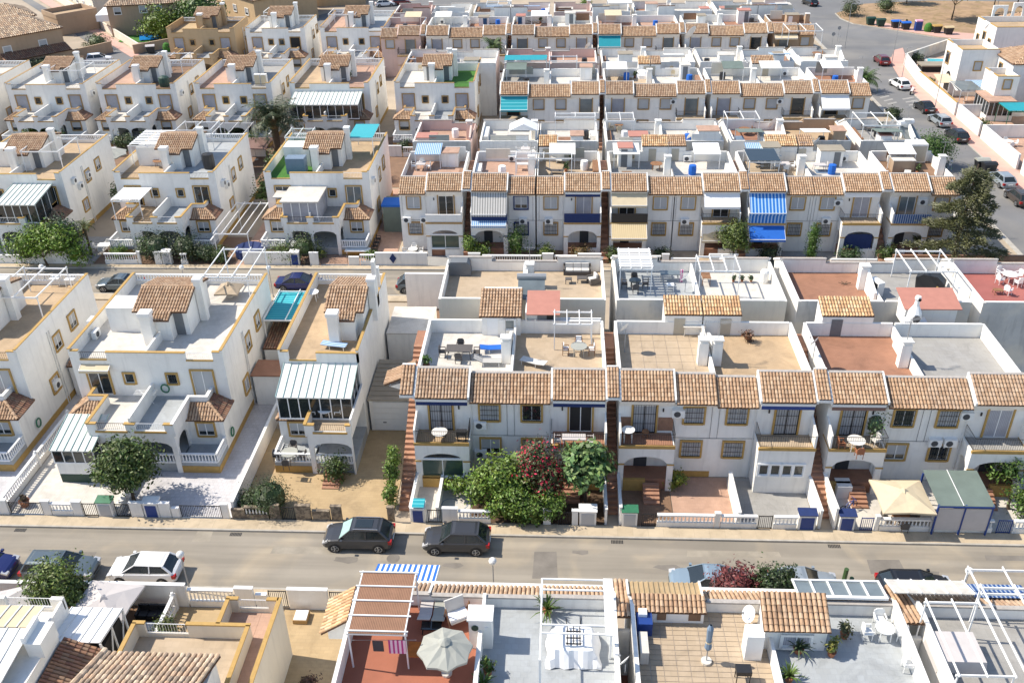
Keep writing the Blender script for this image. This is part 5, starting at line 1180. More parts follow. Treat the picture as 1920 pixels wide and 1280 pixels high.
terraced(17.75, 33.8, 1, -1, 'foreground house under white pergola rafters with a sheet-covered table', 'floor_grey', 0, storage=False, chimney=False, tiles_single=True, group=grpA, facade=False, zb=7.36, zf0=7.28, sl=.52)
terraced(30.9, 33.8, -1, -1, 'foreground house at the right corner with bare grey terrace', 'floor_grey', 0, storage=False, chimney=False, tiles_single=True, group=grpA, facade=False, zb=7.36, zf0=7.28, sl=.52)
for (a, c, l) in ((2.97, 3.66, 'red-floored passage between the sheet-covered terrace and the tan terrace'), (16.8, 17.7, 'narrow white passage right of the potted palms terrace')):
    t = T('passage', l, 'passage', ((a + c) / 2, 30, 0)); hw = (c - a) / 2; b = MB(); b.box(-hw, hw, -6, 4, 0, 3.5); P('floor', b, 'floor_red' if a < 5 else 'cement', t); b = MB(); b.box(-hw, hw, 2.2, 2.4, 3.5, 6.7); P('cross_wall', b, 'plaster', t)
    roof_face(t, 'canopy_roof', (-hw, 5.4, 6.9), (hw, 5.4, 6.9), (hw, 2.3, 7.6), (-hw, 2.3, 7.6), True)
# party-wall pillar with clock
t = T('chimney_block', 'wide pale chimney block with a clock between the red and blue-grey terraces', 'chimney', (-3.6, 31.0, 6.6))
b = MB(); b.box(-.55, .55, 0, .9, 0, 1.9); P('wall', b, 'plaster', t); b = MB(); b.box(-.62, .62, -.06, .96, 1.9, 1.98); P('cap', b, 'coping', t); b = MB(); b.tube((-.25, -.01, 1.45), (-.25, -.06, 1.45), .17, 12); P('clock', b, 'green_dark', t); b = MB(); b.box(.22, .36, -.06, 0, 1.3, 1.5); P('meter', b, 'white_plastic', t)
side_wall('low parapet in front of the clock chimney block', -3.6, 26.9, 31.0, 1.2, z=6.6)
# roof hut with tiles on the grey terrace
t = T('roof_shed', 'white roof hut with weathered barrel-tile roof above the potted palms terrace', 'shed', (9.85, 31.4, 6.6))
b = MB(); b.prism([(0, 0), (1.5, 0), (1.5, 2.15), (0, 1.5)], 'x', .1, 3.0); P('wall', b, 'plaster', t)
roof_face(t, 'roof', (-.05, -.2, 1.5), (3.1, -.2, 1.5), (3.1, 1.5, 2.3), (-.05, 1.5, 2.3), True, TINTS, tw=.25, tl=.3)
window(t, 1.6, 0, .3, 1.3, .7, 0, 'coping', 'curtain', 1); b = MB(); b.box(-.9, -.1, -.7, .1, 0, 1.6); P('cabinet', b, 'white_paint', t)
# ochre ribbed roof and tile-edged barbecue counter on the tan terrace
t = T('ribbed_canopy', 'ochre ribbed sheet canopy over the balcony of the tan terrace', 'canopy', (3.55, 33.7, 6.6))
for k in range(14):
    x = .1 + k * .255; b = MB(); b.prism([(0, 1.05), (1.2, .75), (1.2, .69), (0, .99)], 'x', x, x + .17); b.prism([(0, 1.10), (1.2, .80), (1.2, .75), (0, 1.05)], 'x', x + .17, x + .255); P('roof_panel', b, 'stripe_tan' if False else 'floor_sand', t)
for xx in (0, 3.67): b = MB(); b.prism([(-.05, 1.02), (1.25, .70), (1.25, .86), (-.05, 1.18)], 'x', xx, xx + .1); P('frame', b, 'white_paint', t)
t = T('masonry_barbecue', 'low wall with tiled coping and patterned tile panels beside the blue-tiled barbecue', 'barbecue', (3.8, 32.9, 6.6))
b = MB(); b.box(.05, 3.5, 0, .5, 0, .82); P('wall', b, 'plaster', t); roof_face(t, 'coping_roof', (-.05, -.12, .85), (3.6, -.12, .85), (3.6, .85, 1.12), (-.05, .85, 1.12), True)
for k, (x, w_, m) in enumerate(((1.2, .45, 'floor_brown'), (1.75, .9, 'white_paint'), (2.75, .6, 'floor_brown'))):
    b = MB(); b.box(x, x + w_, -.02, 0, .2, .75); P('tile_panel', b, m, t)
b = MB(); b.box(.15, .9, -.9, 0, 0, .85); P('blue_counter', b, 'blue_paint', t); b = MB(); b.box(.25, .65, -.45, -.05, .85, 1.05); P('sink', b, 'white_plastic', t)
b = MB(); b.box(.2, .6, -2.6, -1.3, 0, .8); P('bench', b, 'floor_white', t)

# ---- foreground left: yards and balconies facing the street
yard(-60, -23.6, 26, 39.2, 'floor_brown'); yard(-23.5, -17.9, 26, 39.2, 'floor_sand'); yard(-17.8, -10.4, 24, 39.2, 'floor_sand', .024)
garden_wall('white wall behind the big grey parasol, along the near street', -31.8, -22.2, 39.25, [('solid', -31.8, -31.0), ('solid', -29.2, -28.4), ('solid', -28.3, -22.2)], h=1.6)
garden_wall('cream front wall with balusters and thick pillars before the sand yard', -22.1, -10.3, 39.25, [('bal', -22.1, -19.3), ('solid', -19.2, -18.1), ('gate', -17.2, -16.1), ('low', -18.0, -17.3), ('solid', -16.0, -13.6), ('gate', -13.5, -10.4)], h=1.45, m='plaster')
garden_wall('white street wall behind the leafy bush at the left edge', -60, -32.0, 39.25, [('solid', -60, -50), ('gate', -50, -48), ('solid', -48, -32.0)], h=1.5)
t = T('balcony_house', 'white house with ochre copings and pale weathered tiled roof, bottom left', 'house', (-15.0, 31.0, 0))
b = MB(); b.box(-3.0, 0, -8, 4.85, 0, 3.5); b.box(-7.5, -3.0, -8, 3.0, 0, 3.5); P('wall', b, 'plaster_cream', t)
b = MB()
def pw(x0, x1, y0, y1, z1=4.5, cp=True):
    b.box(x0, x1, y0, y1, 3.5, z1)
    if cp: c = MB(); c.box(x0 - .04, x1 + .04, y0 - .04, y1 + .04, z1, z1 + .08); P('coping', c, 'yellow', t)
pw(-.16, 0, -8, 4.85); pw(-3.0, -2.85, 3.0, 4.70); pw(-3.0, -2.4, 4.70, 4.85); pw(-.75, -.165, 4.70, 4.85); pw(-2.4, -.75, 4.75, 4.85, 3.8, False)
pw(-7.5, -7.35, 0, 2.85); pw(-7.5, -6.9, 2.86, 3.0); pw(-4.6, -1.2, 2.86, 3.0); pw(-6.9, -4.6, 2.9, 3.0, 3.75, False); pw(-1.35, -1.2, -1.2, 2.855)
P('parapet', b, 'plaster_cream', t)
b = MB(); b.box(-2.85, -1.2, 3.01, 4.70, 3.5, 3.53); b.box(-1.19, -.16, -8, 4.70, 3.5, 3.53); P('balcony_floor', b, 'floor_pink', t)
b = MB(); b.box(-7.35, -1.36, -1.2, 2.85, 3.5, 3.53); P('balcony_floor', b, 'floor_beige', t)
rail_iron(t, [(-2.4, 4.8), (-.75, 4.8)], 3.8, .62, 'white_paint'); rail_iron(t, [(-6.9, 2.95), (-4.6, 2.95)], 3.75, .7, 'white_paint')
b = MB(); b.box(-7.1, -1.6, -8, -.7, 3.5, 6.0); P('upper_wall', b, 'plaster', t)
roof_face(t, 'roof', (-1.45, -.35, 6.0), (-7.2, -.35, 6.0), (-7.2, -4.8, 7.75), (-1.45, -4.8, 7.75), True, TINTS_PALE, tw=.29, tl=.42)
ridge_cap(t, (-7.3, -.2, 6.05), (-7.3, -4.8, 7.85), tints=TINTS_PALE, r=.15)
t = T('glazed_extension', 'white ribbed-roof extension with crossed frames beside the dark brown tiled roof', 'extension', (-27.3, 33.4, 0))
b = MB(); b.prism([(0, 3.5), (2.8, 3.1), (2.8, 3.04), (0, 3.44)], 'x', 0, 3.0); P('sheet_roof', b, 'white_paint', t)
b = MB()
for k in range(6): b.bar((.05 + .58 * k, 0, 3.52), (.05 + .58 * k, 2.8, 3.12), .05, .05)
P('roof_rib', b, 'coping', t)
b = MB(); b.bar((2.95, 0, 0), (2.95, 0, 3.4), .1, .1); b.bar((2.95, 2.7, 0), (2.95, 2.7, 3.05), .1, .1); b.bar((2.95, 0, .1), (2.95, 1.35, 3.1), .06, .06); b.bar((2.95, 1.35, .1), (2.95, 0, 3.3), .06, .06); b.bar((2.95, 1.35, 0), (2.95, 1.35, 3.2), .08, .08); b.bar((2.95, 1.35, .1), (2.95, 2.7, 2.9), .06, .06); P('frame', b, 'white_paint', t)
b = MB(); b.box(0, 2.8, .2, 2.5, 0, 2.7); P('inside', b, 'dark_inside', t)
t = T('low_tiled_roof', 'dark brown shaded tiled roof beside the ribbed white extension', 'roof', (-26.2, 30.2, 0))
b = MB(); b.box(0, 1.8, -3, 3.1, 0, 3.0); P('wall', b, 'plaster', t)
roof_face(t, 'roof', (1.9, -3, 3.0), (1.9, 3.2, 3.0), (0, 3.2, 3.9), (0, -3, 3.9), True, TINTS_DARK)  # shade of this slope is put into the darker tile tints
t = T('white_terrace_house', 'white house with cream ribbed awning roofs, bottom left corner', 'house', (-34.0, 29.0, 0))
b = MB(); b.box(-8, 7.7, -6, 4.1, 0, 4.6); b.box(-8, 6.9, 4.1, 6.65, 0, 3.5); P('wall', b, 'plaster', t)
b = MB(); b.box(-8, 6.9, 6.5, 6.65, 3.5, 3.75); b.box(6.2, 6.9, 6.4, 6.65, 3.75, 4.5); b.box(3.0, 3.6, 6.4, 6.65, 3.75, 4.5); b.box(6.75, 6.9, 4.1, 6.5, 3.5, 4.4); P('parapet', b, 'plaster', t)
rail_iron(t, [(3.6, 6.58), (6.2, 6.58)], 3.75, .65, 'white_paint'); rail_iron(t, [(-5, 6.58), (3.0, 6.58)], 3.75, .65, 'white_paint')
for nm, (x0, x1, y0, y1, z0, z1) in dict(a=(-8, 6.9, -6, 3.5, 4.8, 5.5), b=(-8, 6.7, 3.6, 5.3, 5.45, 5.2)).items():
    b = MB(); b.prism([(y0, z0), (y1, z1), (y1, z1 - .06), (y0, z0 - .06)], 'x', x0, x1); P('sheet_roof', b, 'corrugated_white' if nm == 'a' else 'cloth_cream', t)
    n = int((x1 - x0) / .62)
    for k in range(n + 1): b = MB(); xx = x0 + (x1 - x0) * k / n; b.bar((xx, y0, z0 + .03), (xx, y1, z1 + .03), .05, .05); P('rafter', b, 'white_paint', t)
b = MB(); b.box(7.1, 7.95, 2.4, 3.9, 4.6, 5.6); P('chimney', b, 'plaster', t); b = MB(); b.box(7.0, 7.2, 2.4, 3.9, 5.6, 6.0); P('chimney_pot', b, 'white_paint', t)

# ================================================================ THE ROWS FURTHER BACK
def row(Yr, my, lod, grp, lst, **common):
    for (X0, m_, lab, kw) in lst:
        k = dict(storage=False, chimney=m_ > 0); k.update(common); k.update(kw)
        if my < 0 and Yr < 170: k['storage'] = False
        terraced(X0, Yr, m_, my, lab, lod=lod, group=grp, **k)
aw = lambda m, out=1.6, drop=1.5, z=6.6: dict(m=m, out=out, drop=drop, z=z)
rD = 'second row of facades from the near street'
gD = 'white terraced houses of the second row of facades'
row(90.75, 1, 1, gD, [
    (-9.9, -1, 'terraced house with glass-fronted arch and two wall air conditioners, leftmost of the second row', dict(bay='glass', wstyle='shutter', trim='tan_trim', front='glazed', floor='floor_pink', balc='solid', ac=((5.9, 0, 3.2), (4.1, 0, 3.2)))),
    (-9.05, 1, 'terraced house with grey striped awning over a navy balcony screen', dict(bay='open', wstyle='half', trim='navy_cloth', awn=aw('stripe_grey', 1.7, 1.9, 6.7), awn2=dict(m='stripe_deckblue', out=1.0, drop=.4, z=4.2), balc='navy_cloth', floor='floor_pink', ac=((5.3, 0, 3.1),))),
    (4.2, -1, 'terraced house with navy cloth along its balcony rail', dict(roomx=(4.6, 6.5), storage=True, bay='curtain', wstyle='shutter', trim='tan_trim', awn=dict(m='navy_cloth', rolled=True), balc='navy_cloth', floor='floor_beige', ac=((5.3, 0, 3.1),))),
    (5.1, 1, 'terraced house with beige upper and lower awnings, second row', dict(storage=True, bay='open', wstyle='shutter', trim='yellow', awn=aw('cloth_cream', 1.2, 1.0), awn2=dict(m='stripe_tan', out=2.0, drop=1.1, z=4.0), balc='plastic_black', floor='floor_grey')),
    (18.1, -1, 'terraced house with short cream awning beside the round citrus tree', dict(roomx=(4.6, 6.5), storage=True, bay='open', wstyle='shutter', trim='yellow', awn=aw('cloth_white', 1.3, 1.1), awn2=dict(m='cloth_cream', out=.5, drop=1.7), balc='iron', floor='floor_white', ac=((5.3, 0, 3.1),))),
    (18.85, 1, 'terraced house with blue striped and plain blue awnings, second row', dict(roomx=(3.2, 6.5), storage=True, bay='open', wstyle='shutter', trim='yellow', awn=aw('stripe_sky', 1.7, 1.6), awn2=dict(m='cloth_blue', out=1.7, drop=1.1, z=3.8), balc='stripe_sky', floor='floor_beige')),
    (32.0, -1, 'terraced house with blue-curtained arch beside the tall clipped cypress', dict(roomx=(5.0, 6.5), storage=True, bay='curtain', wstyle='shutter', trim='yellow', front='blue', awn=dict(m='cloth_white', rolled=True), floor='floor_white', ac=((4.1, 0, 5.2), (5.0, 0, 3.2)))),
    (33.0, 1, 'end terraced house behind the drooping pine tree', dict(bay='clear', wstyle='shutter', trim='tan_trim', balc='stripe_navy', floor='floor_brown', ac=((3.2, 0, 5.3),))),
])
for k, X in enumerate((-9.47, 4.65, 18.48, 32.5)): staircase(X - .4, X + .4, 86.2, 90.75, 'outdoor stair in the second row beside ' + ('the grey striped awning', 'the beige awnings', 'the blue striped awnings', 'the pine tree')[k], 1)
gE = 'roof terraces backing onto the second row of facades'
row(108.2, -1, 1, gE, [
    (-16.6, 1, 'roof terrace house with pale pink parapets and orange hut roof, behind the second row', dict(floor='floor_pink', storage=False, body='plaster_pink', rear='cement')),
    (-9.05, 1, 'roof terrace house with pointed white gazebo, behind the second row', dict(floor='floor_white', storage=True, roomx=(3.9, 6.5))),
    (4.2, -1, 'roof terrace house with long grey rear wall and white pergola frame, behind the second row', dict(floor='floor_white', storage=False, rear='cement')),
    (5.1, 1, 'roof terrace house with black sun beds, behind the second row', dict(floor='floor_grey', storage=True, roomx=(1.2, 5.4))),
    (18.1, -1, 'roof terrace house with big dish and grey shed roof, behind the second row', dict(floor='floor_white', storage=False, rear='cement')),
    (18.85, 1, 'roof terrace house with brown-walled pergola, behind the second row', dict(floor='floor_terra', storage=True, roomx=(2.8, 6.5))),
    (32.0, -1, 'tan-walled roof terrace house with an orange pot, behind the second row', dict(floor='floor_tan', storage=False, body='plaster_tan', rear='cement')),
    (33.0, 1, 'roof terrace house with solar water heater beside the side road', dict(floor='floor_grey', storage=False, rear='cement')),
], facade=False)
gF = 'white terraced houses of the third row of facades'
row(124, 1, 2, gF, [
    (-8.0, 1, 'terraced house with turquoise awning at the left end of the third row', dict(bay='open', wstyle='shutter', awn=aw('stripe_teal'), balc=None, floor='floor_grey')),
    (5.1, -1, 'terraced house with glazed balcony door second in the third row', dict(bay='clear', wstyle='shutter', balc='solid', floor='floor_white')),
    (5.8, 1, 'terraced house with dark balcony door and white covered heap on its roof, third row', dict(storage=True, roomx=(4.9, 6.5), bay='curtain', wstyle='shutter', balc='solid', floor='floor_beige')),
    (18.9, -1, 'terraced house with white railed balcony left of the third gap, third row', dict(storage=True, roomx=(5.2, 6.5), bay='clear', wstyle='shutter', balc='iron', floor='floor_white', ac=((4.1, 0, 5.4),))),
    (19.6, 1, 'terraced house with round balcony table below a bare white roof terrace, third row', dict(bay='curtain', wstyle='shutter', floor='floor_white')),
    (32.7, -1, 'terraced house with slate-blue balcony door, last full block of the third row', dict(storage=True, roomx=(3.5, 6.5), bay='glass', wstyle='shutter', floor='floor_white', ac=((4.1, 0, 5.4),))),
    (33.6, 1, 'end terraced house with white awning at the right of the third row', dict(bay='open', wstyle='shutter', awn=aw('cloth_white', 1.7, 1.4), floor='floor_terra')),
], trim='tan_trim')
row(141.4, -1, 2, 'roof terraces between the third and fourth rows of facades', [
    (-22.4, 1, 'far roof terrace house beside the slim palm, between third and fourth rows', dict(floor='floor_pink', storage=False)),
    (-9.3, -1, 'far roof terrace house with dark glazed turquoise screens next door', dict(floor='floor_white', storage=True)),
    (-8.0, 1, 'far pink-parapet roof terrace house with washing line', dict(floor='floor_terra', body='plaster_pink', storage=True)),
    (5.1, -1, 'far pink-parapet roof terrace house with small orange canopy', dict(floor='floor_pink', body='plaster_pink', storage=False)),
    (5.8, 1, 'far white roof terrace house with two small tiled huts', dict(floor='floor_white', storage=True)),
    (18.9, -1, 'far white roof terrace house left of the large tilted dish', dict(floor='floor_white', storage=False)),
    (19.6, 1, 'far white roof terrace house with white lean-to frame right of the large dish', dict(floor='floor_white', storage=True)),
    (32.7, -1, 'far white roof terrace house with white scalloped parapet', dict(floor='floor_bluegrey', storage=True)),
    (33.6, 1, 'far white roof terrace house at the side road end with short balustrade', dict(floor='floor_white', storage=False)),
], facade=False)
labs = ['with paired shuttered windows at the left end', 'with pale pink front beside the first gap', 'behind the slim palm', 'left of the teal rolled awning', 'with dark glazed balcony door', 'with bright teal awning', 'with shuttered windows right of the teal awning', 'with brown balcony door behind the large dish', 'with open dark balcony doorway', 'with glazed white upper veranda', 'with ochre balcony awning', 'at the side road end with tan flank']
lst = []
for k, X in enumerate((-22.9, -22.0, -8.95, -8.05, 5.05, 5.9, 19.0, 19.85, 32.95, 33.9)):
    m_ = -1 if k in (0, 2, 4, 6, 8) else 1
    kw = dict(floor=('floor_pink', 'floor_white', 'floor_terra')[k % 3], bay=('clear', 'curtain', 'glass')[k % 3], balc='solid' if k % 2 else 'iron')
    if k == 5: kw['awn'] = aw('cloth_teal'); kw['bay'] = 'open'
    if k == 9: kw['awn'] = aw('cloth_cream', 1.0, .5)
    if k in (0, 1): kw['body'] = 'plaster_pink' if k == 0 else 'plaster'
    lst.append((X, m_, 'far terraced house ' + labs[k] + ', fourth row', kw))
lst[-1][3]['body'] = 'plaster_tan'
row(156.9, 1, 2, 'terraced houses of the fourth row of facades', lst, wstyle='shutter', trim='tan_trim', low='')
lst = []
for k, X in enumerate((-29.1, -16, -15.2, -2.1, -1.3, 11.8, 12.6, 25.7, 26.5, 39.6)):
    m_ = 1 if k % 2 == 0 else -1
    lst.append((X, m_, 'farthest roof terrace house ' + ['left of all by the pink wall', 'with grey parapet and small hut', 'behind the pink front house', 'above the slim palm', 'with brown balustrade', 'behind the teal awning house', 'with white frame canopy', 'with green plants on its parapet', 'with bare grey wall', 'with tall white chimney', 'next to the far side road'][k], dict(floor=('floor_terra', 'floor_white', 'floor_grey')[k % 3], storage=k % 3 != 1, body='plaster_pink' if k in (0, 4) else 'plaster')))
row(174.4, -1, 2, 'farthest row of roof terraces at the top', lst, facade=False)
for k, (X, Y) in enumerate(((5.45, 124), (19.25, 124), (33.15, 124), (-8.5, 156.9), (5.48, 156.9), (19.42, 156.9), (33.42, 156.9), (-22.45, 156.9))):
    staircase(X - .33, X + .33, Y - 4.5, Y, 'narrow dark stair gap ' + ('after the second house', 'after the fourth house', 'after the sixth house')[k % 3 if k < 3 else (k - 3) % 3] + (' of the third row' if k < 3 else ' of the fourth row' if k < 6 else ' of the fourth row, right end' if k == 6 else ' of the fourth row, left end'), 2)

# ================================================================ SEMI-DETACHED HOUSES FURTHER BACK
gM = 'white semi-detached houses behind the middle street'
cd = lambda **k: dict(dict(door='glass', win='glass', rw='half'), **k)
M0 = duplex(-64.3, -52.9, 91.8, 'semi-detached house with ribbed glazed upper veranda, left edge behind the middle street', [cd(), cd(rail=False)], lod=1, group=gM, floors=('floor_beige', 'floor_tan'), ac=((2.0, 5.6), (3.0, 4.6), (5.2, 5.0)))
conservatory(M0, 5.9, 10.2, -4.2, -.02, 3.58, 5.7, 6.3, 5)
M1 = duplex(-47.4, -36.4, 92.1, 'semi-detached house with two white slatted pergolas, behind the fig bushes', [cd(door='open'), cd(door='glass')], lod=1, group=gM, floors=('floor_tan', 'floor_bluegrey'), terr2=('floor_tan', 'floor_bluegrey'), ac=((1.6, 5.4), (2.6, 4.8)), trim='yellow')
pergola_mb(M1, 1.0, 3.9, -3.6, -.2, 3.58, 5.7, 4, slats=9)
M2 = duplex(-31.2, -20.0, 92.2, 'semi-detached house with fake grass and tall curtained veranda', [cd(rail=False), cd(door='clear', wr=True)], lod=1, group=gM, floors=('fake_grass', 'floor_tan'), terr2=('floor_beige', 'floor_grey'), ac=((1.2, 5.8),))
b = MB(); b.box(2.8, 6.4, -4.1, -.02, 3.58, 5.75); P('veranda', b, 'curtain', M2); b = MB(); b.box(2.6, 6.6, -4.3, .0, 5.75, 5.9); b.box(1.2, 2.8, -2.0, 0, 5.3, 5.45); P('veranda_roof', b, 'floor_white', M2)
b = MB()
for k in range(5): b.box(2.78 + .88 * k, 2.86 + .88 * k, -4.16, -4.1, 3.58, 5.75)
b.box(2.75, 6.45, -4.16, -4.1, 3.58, 3.7); P('veranda_frame', b, 'white_paint', M2)
b = MB(); b.box(2.0, 4.0, 1.6, 2.9, 6.6, 8.3); P('roof_cabinet', b, 'cloth_slate', M2)
gN = 'white semi-detached houses of the third left row'
for (xl, xr, lab, kw) in ((-90.4, -79.2, 'semi-detached house cut off by the left edge, third left row', {}), (-76.6, -65.4, 'semi-detached house with white roof pergola frame and flat-roofed extension, third left row', {}), (-63.8, -52.7, 'semi-detached house with brick-patterned roof screen and dark water tank, third left row', dict(floors=('floor_pink', 'floor_brown'))),
                          (-50.1, -39.4, 'semi-detached house with beige storage lockers on its roof, third left row', dict(floors=('floor_pink', 'floor_grey'))), (-36.9, -25.9, 'semi-detached house with long glazed veranda behind the date palm, third left row', dict(floors=('floor_tan', 'floor_pink'))),
                          (-22.5, -11.6, 'semi-detached house with pale blue front and small fake lawn on its roof, third left row', dict(floors=('floor_white', 'fake_grass')))):
    o = duplex(xl, xr, 125.4, lab, [cd(door='curtain'), cd(door='curtain')], lod=2, group=gN, trim='tan_trim' if xl < -60 or xl > -30 else 'yellow', ac=((1.5, 5.5),) if xl < -60 else (), **kw)
    if xl == -36.9: conservatory(o, .6, 10.0, -3.6, -.02, 3.58, 5.6, 6.3, 9)
gO = 'semi-detached houses of the fourth left row'
duplex(-52.6, -42.6, 158, 'half tan, half white semi-detached house with white roof frames, fourth left row', [cd(door='curtain'), cd(door='open')], lod=2, group=gO, body='plaster', trim='tan_trim', depth=9)
duplex(-40, -29.1, 158, 'semi-detached house with pergola frames and cars parked behind, fourth left row', [cd(door='curtain'), cd(door='curtain')], lod=2, group=gO, body='plaster', trim='tan_trim', floors=('floor_pink', 'floor_bluegrey'))
duplex(-66, -54.5, 158, 'ochre semi-detached house with brown flank beside the far street', [cd(door='curtain'), cd(door='curtain')], lod=2, group=gO, body='plaster_ochre', trim='tan_trim', depth=8, floors=('floor_sand', 'floor_tan'))

# ---- beige houses beyond, top left (the street there runs aslant)
def beige(label, x, y, w_, d, h, rz, m='plaster_tan', hip=True, wins=((.2, 3.6), (.7, 3.6)), tints=TINTS_PALE):
    t = T('beige_house', label, 'house', (x, y, 0), rz, 'beige houses beyond the white ones')
    b = MB(); b.box(0, w_, 0, d, 0, h); P('wall', b, m, t)
    if hip:
        k = min(w_, d) * .38; zr = h + k * .5; e = .35
        c = [(-e, -e, h), (w_ + e, -e, h), (w_ + e, d + e, h), (-e, d + e, h)]
        r0, r1 = ((k, d / 2, zr), (w_ - k, d / 2, zr)) if w_ >= d else ((w_ / 2, k, zr), (w_ / 2, d - k, zr))
        F4 = [(c[0], c[1], r1, r0), (c[1], c[2], r1, r1), (c[2], c[3], r0, r1), (c[3], c[0], r0, r0)] if w_ >= d else [(c[0], c[1], r0, r0), (c[1], c[2], r1, r0), (c[2], c[3], r1, r1), (c[3], c[0], r0, r1)]
        for q in F4: roof_face(t, 'roof', *q, tints=tints, tw=.34, tl=.55)
    else:
        b = MB(); b.box(-.1, w_ + .1, -.1, .1, h, h + .9); b.box(-.1, .1, .1, d, h, h + .9); b.box(w_ - .1, w_ + .1, .1, d, h, h + .9); b.box(.1, w_ - .1, d - .2, d, h, h + .9); P('parapet', b, m, t)
        b = MB(); b.box(.1, w_ - .1, .1, d - .2, h, h + .04); P('roof_floor', b, 'floor_tan', t)
    for (fx, z) in wins: window(t, w_ * fx, 0, z, 1.2, 1.2, 0, 'coping', 'half', 2)
    return t
A20 = math.radians(21)
o = beige('large tan house with hipped pale tile roof and shaded lean-to roof, top left corner', -95.5, 155.6, 12, 12, 6.3, math.radians(48))
roof_face(o, 'lean_to_roof', (.8, -2.4, 2.9), (12.2, -2.4, 2.9), (12.2, 0, 3.8), (.8, 0, 3.8), False, TINTS_DARK, tw=.34, tl=.5); b = MB(); b.box(1, 12, -2.2, -.02, 0, 2.85); P('ground_floor', b, 'plaster_tan', o)  # lean-to shade is painted by tile tints darker than the main roof
for k in (.2, .75): window(o, 12 * k, -2.2, 1.0, 1.1, 1.1, 0, 'coping', 'glass', 2)
beige('tan house with tiled roofs above the large hipped house', -108, 172, 11, 10, 5.4, math.radians(40), wins=())
beige('flat-topped tan annex behind the hipped house', *at(115, 68), 8, 7, 3.2, math.radians(48), hip=False, wins=())
o = beige('wide plain tan house wall with two shuttered windows beside the pool', -88, 184.5, 16, 12, 5.8, math.radians(12), wins=((.12, 4.2), (.42, 4.3), (.6, 4.6)))
b = MB(); b.box(-2.6, 0, 1, 10, 2.8, 4.0); P('balcony', b, 'white_paint', o)
beige('beige row house with red curtains along the slanting pavement', *at(410, 28), 17, 9, 5.2, math.radians(-46), wins=((.2, 2), (.5, 2), (.8, 2)), m='plaster_ochre')
beige('ochre house with orange tile roof right of the curtained row', *at(478, 42), 13, 9, 6.0, math.radians(15), m='plaster_ochre', wins=((.3, 3.4),), tints=TINTS)
beige('ochre house at the top edge with a dark tiled porch', *at(565, 14), 14, 9, 5.0, math.radians(10), m='plaster_ochre', wins=((.5, 3),), tints=TINTS)
beige('pink-beige block at the top edge behind parked cars', *at(830, -14), 30, 8, 5.0, 0, m='plaster_pink', wins=((.2, 2), (.6, 2)), hip=False)
beige('tan row houses along the upper left pavement', *at(130, 8), 22, 9, 4.6, math.radians(-51), m='plaster_cream', wins=((.15, 1.6), (.4, 1.6), (.65, 1.6), (.9, 1.6)))
q = [at(0, 130), at(205, 104), at(560, 40), at(760, 0), at(760, -30), at(560, 10), at(470, 60), at(310, 78), at(200, 92), at(60, 0), at(0, -10)]
sheet('far_street', [at(130, 132), at(470, 92), at(640, 45), at(900, 8), at(900, -14), at(640, 18), at(470, 62), at(310, 88), at(240, 103), at(60, 0), at(40, 0), at(215, 112)], .012, 'asphalt_grey')
sheet('pavement', [at(96, 0), at(262, 103), at(246, 108), at(72, 0)], .05, 'pavement_pink')
sheet('pavement', [at(300, 92), at(470, 66), at(470, 62), at(300, 86)], .05, 'sidewalk')
sheet('pool_water', [at(262, 79), at(262, 66), at(300, 64), at(380, 60), at(380, 70), at(300, 76)], .30, 'water')
sheet('pool_lawn', [at(222, 80), at(235, 62), at(300, 60), at(400, 46), at(440, 52), at(390, 66), at(300, 80)], .10, 'green_paint' if False else 'fake_grass')
def slantwall(label, a, c, h, m, th=.25):
    t = T('boundary_wall', label, 'wall', (a[0], a[1], 0), math.atan2(c[1] - a[1], c[0] - a[0])); L_ = math.hypot(c[0] - a[0], c[1] - a[1])
    b = MB(); b.box(0, L_, -th / 2, th / 2, 0, h); P('wall', b, m, t); b = MB(); b.box(-.05, L_ + .05, -th / 2 - .05, th / 2 + .05, h, h + .08); P('coping', b, 'coping' if m == 'plaster' else m, t); return t
slantwall('tan pool wall with ironwork openings beside the far street', at(252, 102), at(455, 64), 1.6, 'plaster_tan')
slantwall('tan wall along the upper left corner garden', at(85, 128), at(212, 98), 1.9, 'plaster_tan')
slantwall('pale slanting pavement wall of the far left street', at(262, 98), at(105, 0), 1.5, 'plaster_cream')
slantwall('tan wall behind the fourth left row', at(480, 92), at(560, 72), 2.5, 'plaster_tan')
box_hedge('hedge', 'long dark hedge at the left edge below the tan house', -101, -84, 156, 160, 0, 2.6, (.02, .05, .012), 1600, .22)

# ================================================================ RIGHT SIDE: white walls and houses beyond the pink pavement
for k, (y0, y1, lab, cp) in enumerate(((96, 103, 'white wall with yellow coping right of the pink pavement, nearest the frame edge', 'yellow'), (104.5, 111, 'white wall with yellow coping beside the green gate', 'yellow'), (112.5, 124, 'low white stepped wall beside the parked silver estate car', 'coping'), (124.8, 133, 'white wall beside the blue-trimmed white pergola', 'coping'), (133.8, 150, 'curved-corner white wall below the swimming pool', 'yellow'))):
    side_wall(lab, 56.15, y0, y1, 1.9, cop=cp, th=.25)
t = T('green_gate', 'green metal gate between two white walls on the pink pavement', 'gate', (56.15, 103.7, 0)); b = MB(); b.box(-.04, .04, -.7, .7, 0, 1.7); P('gate', b, 'green_paint', t)
slantwall('grey rounded corner wall around the swimming pool', (56.2, 150.1), (57.4, 161), 1.8, 'plaster'); slantwall('dark upper wall of the pool garden', (57.6, 161.3), (68, 171), 1.8, 'cement')
for y in (111.6, 124.4, 133.4): side_wall('white garden cross wall ' + {111.6: 'behind the green gate', 124.4: 'beside the grey gravel yard', 133.4: 'below the pool terrace'}[y], 56.3, y, y, 1.7, x1=66)
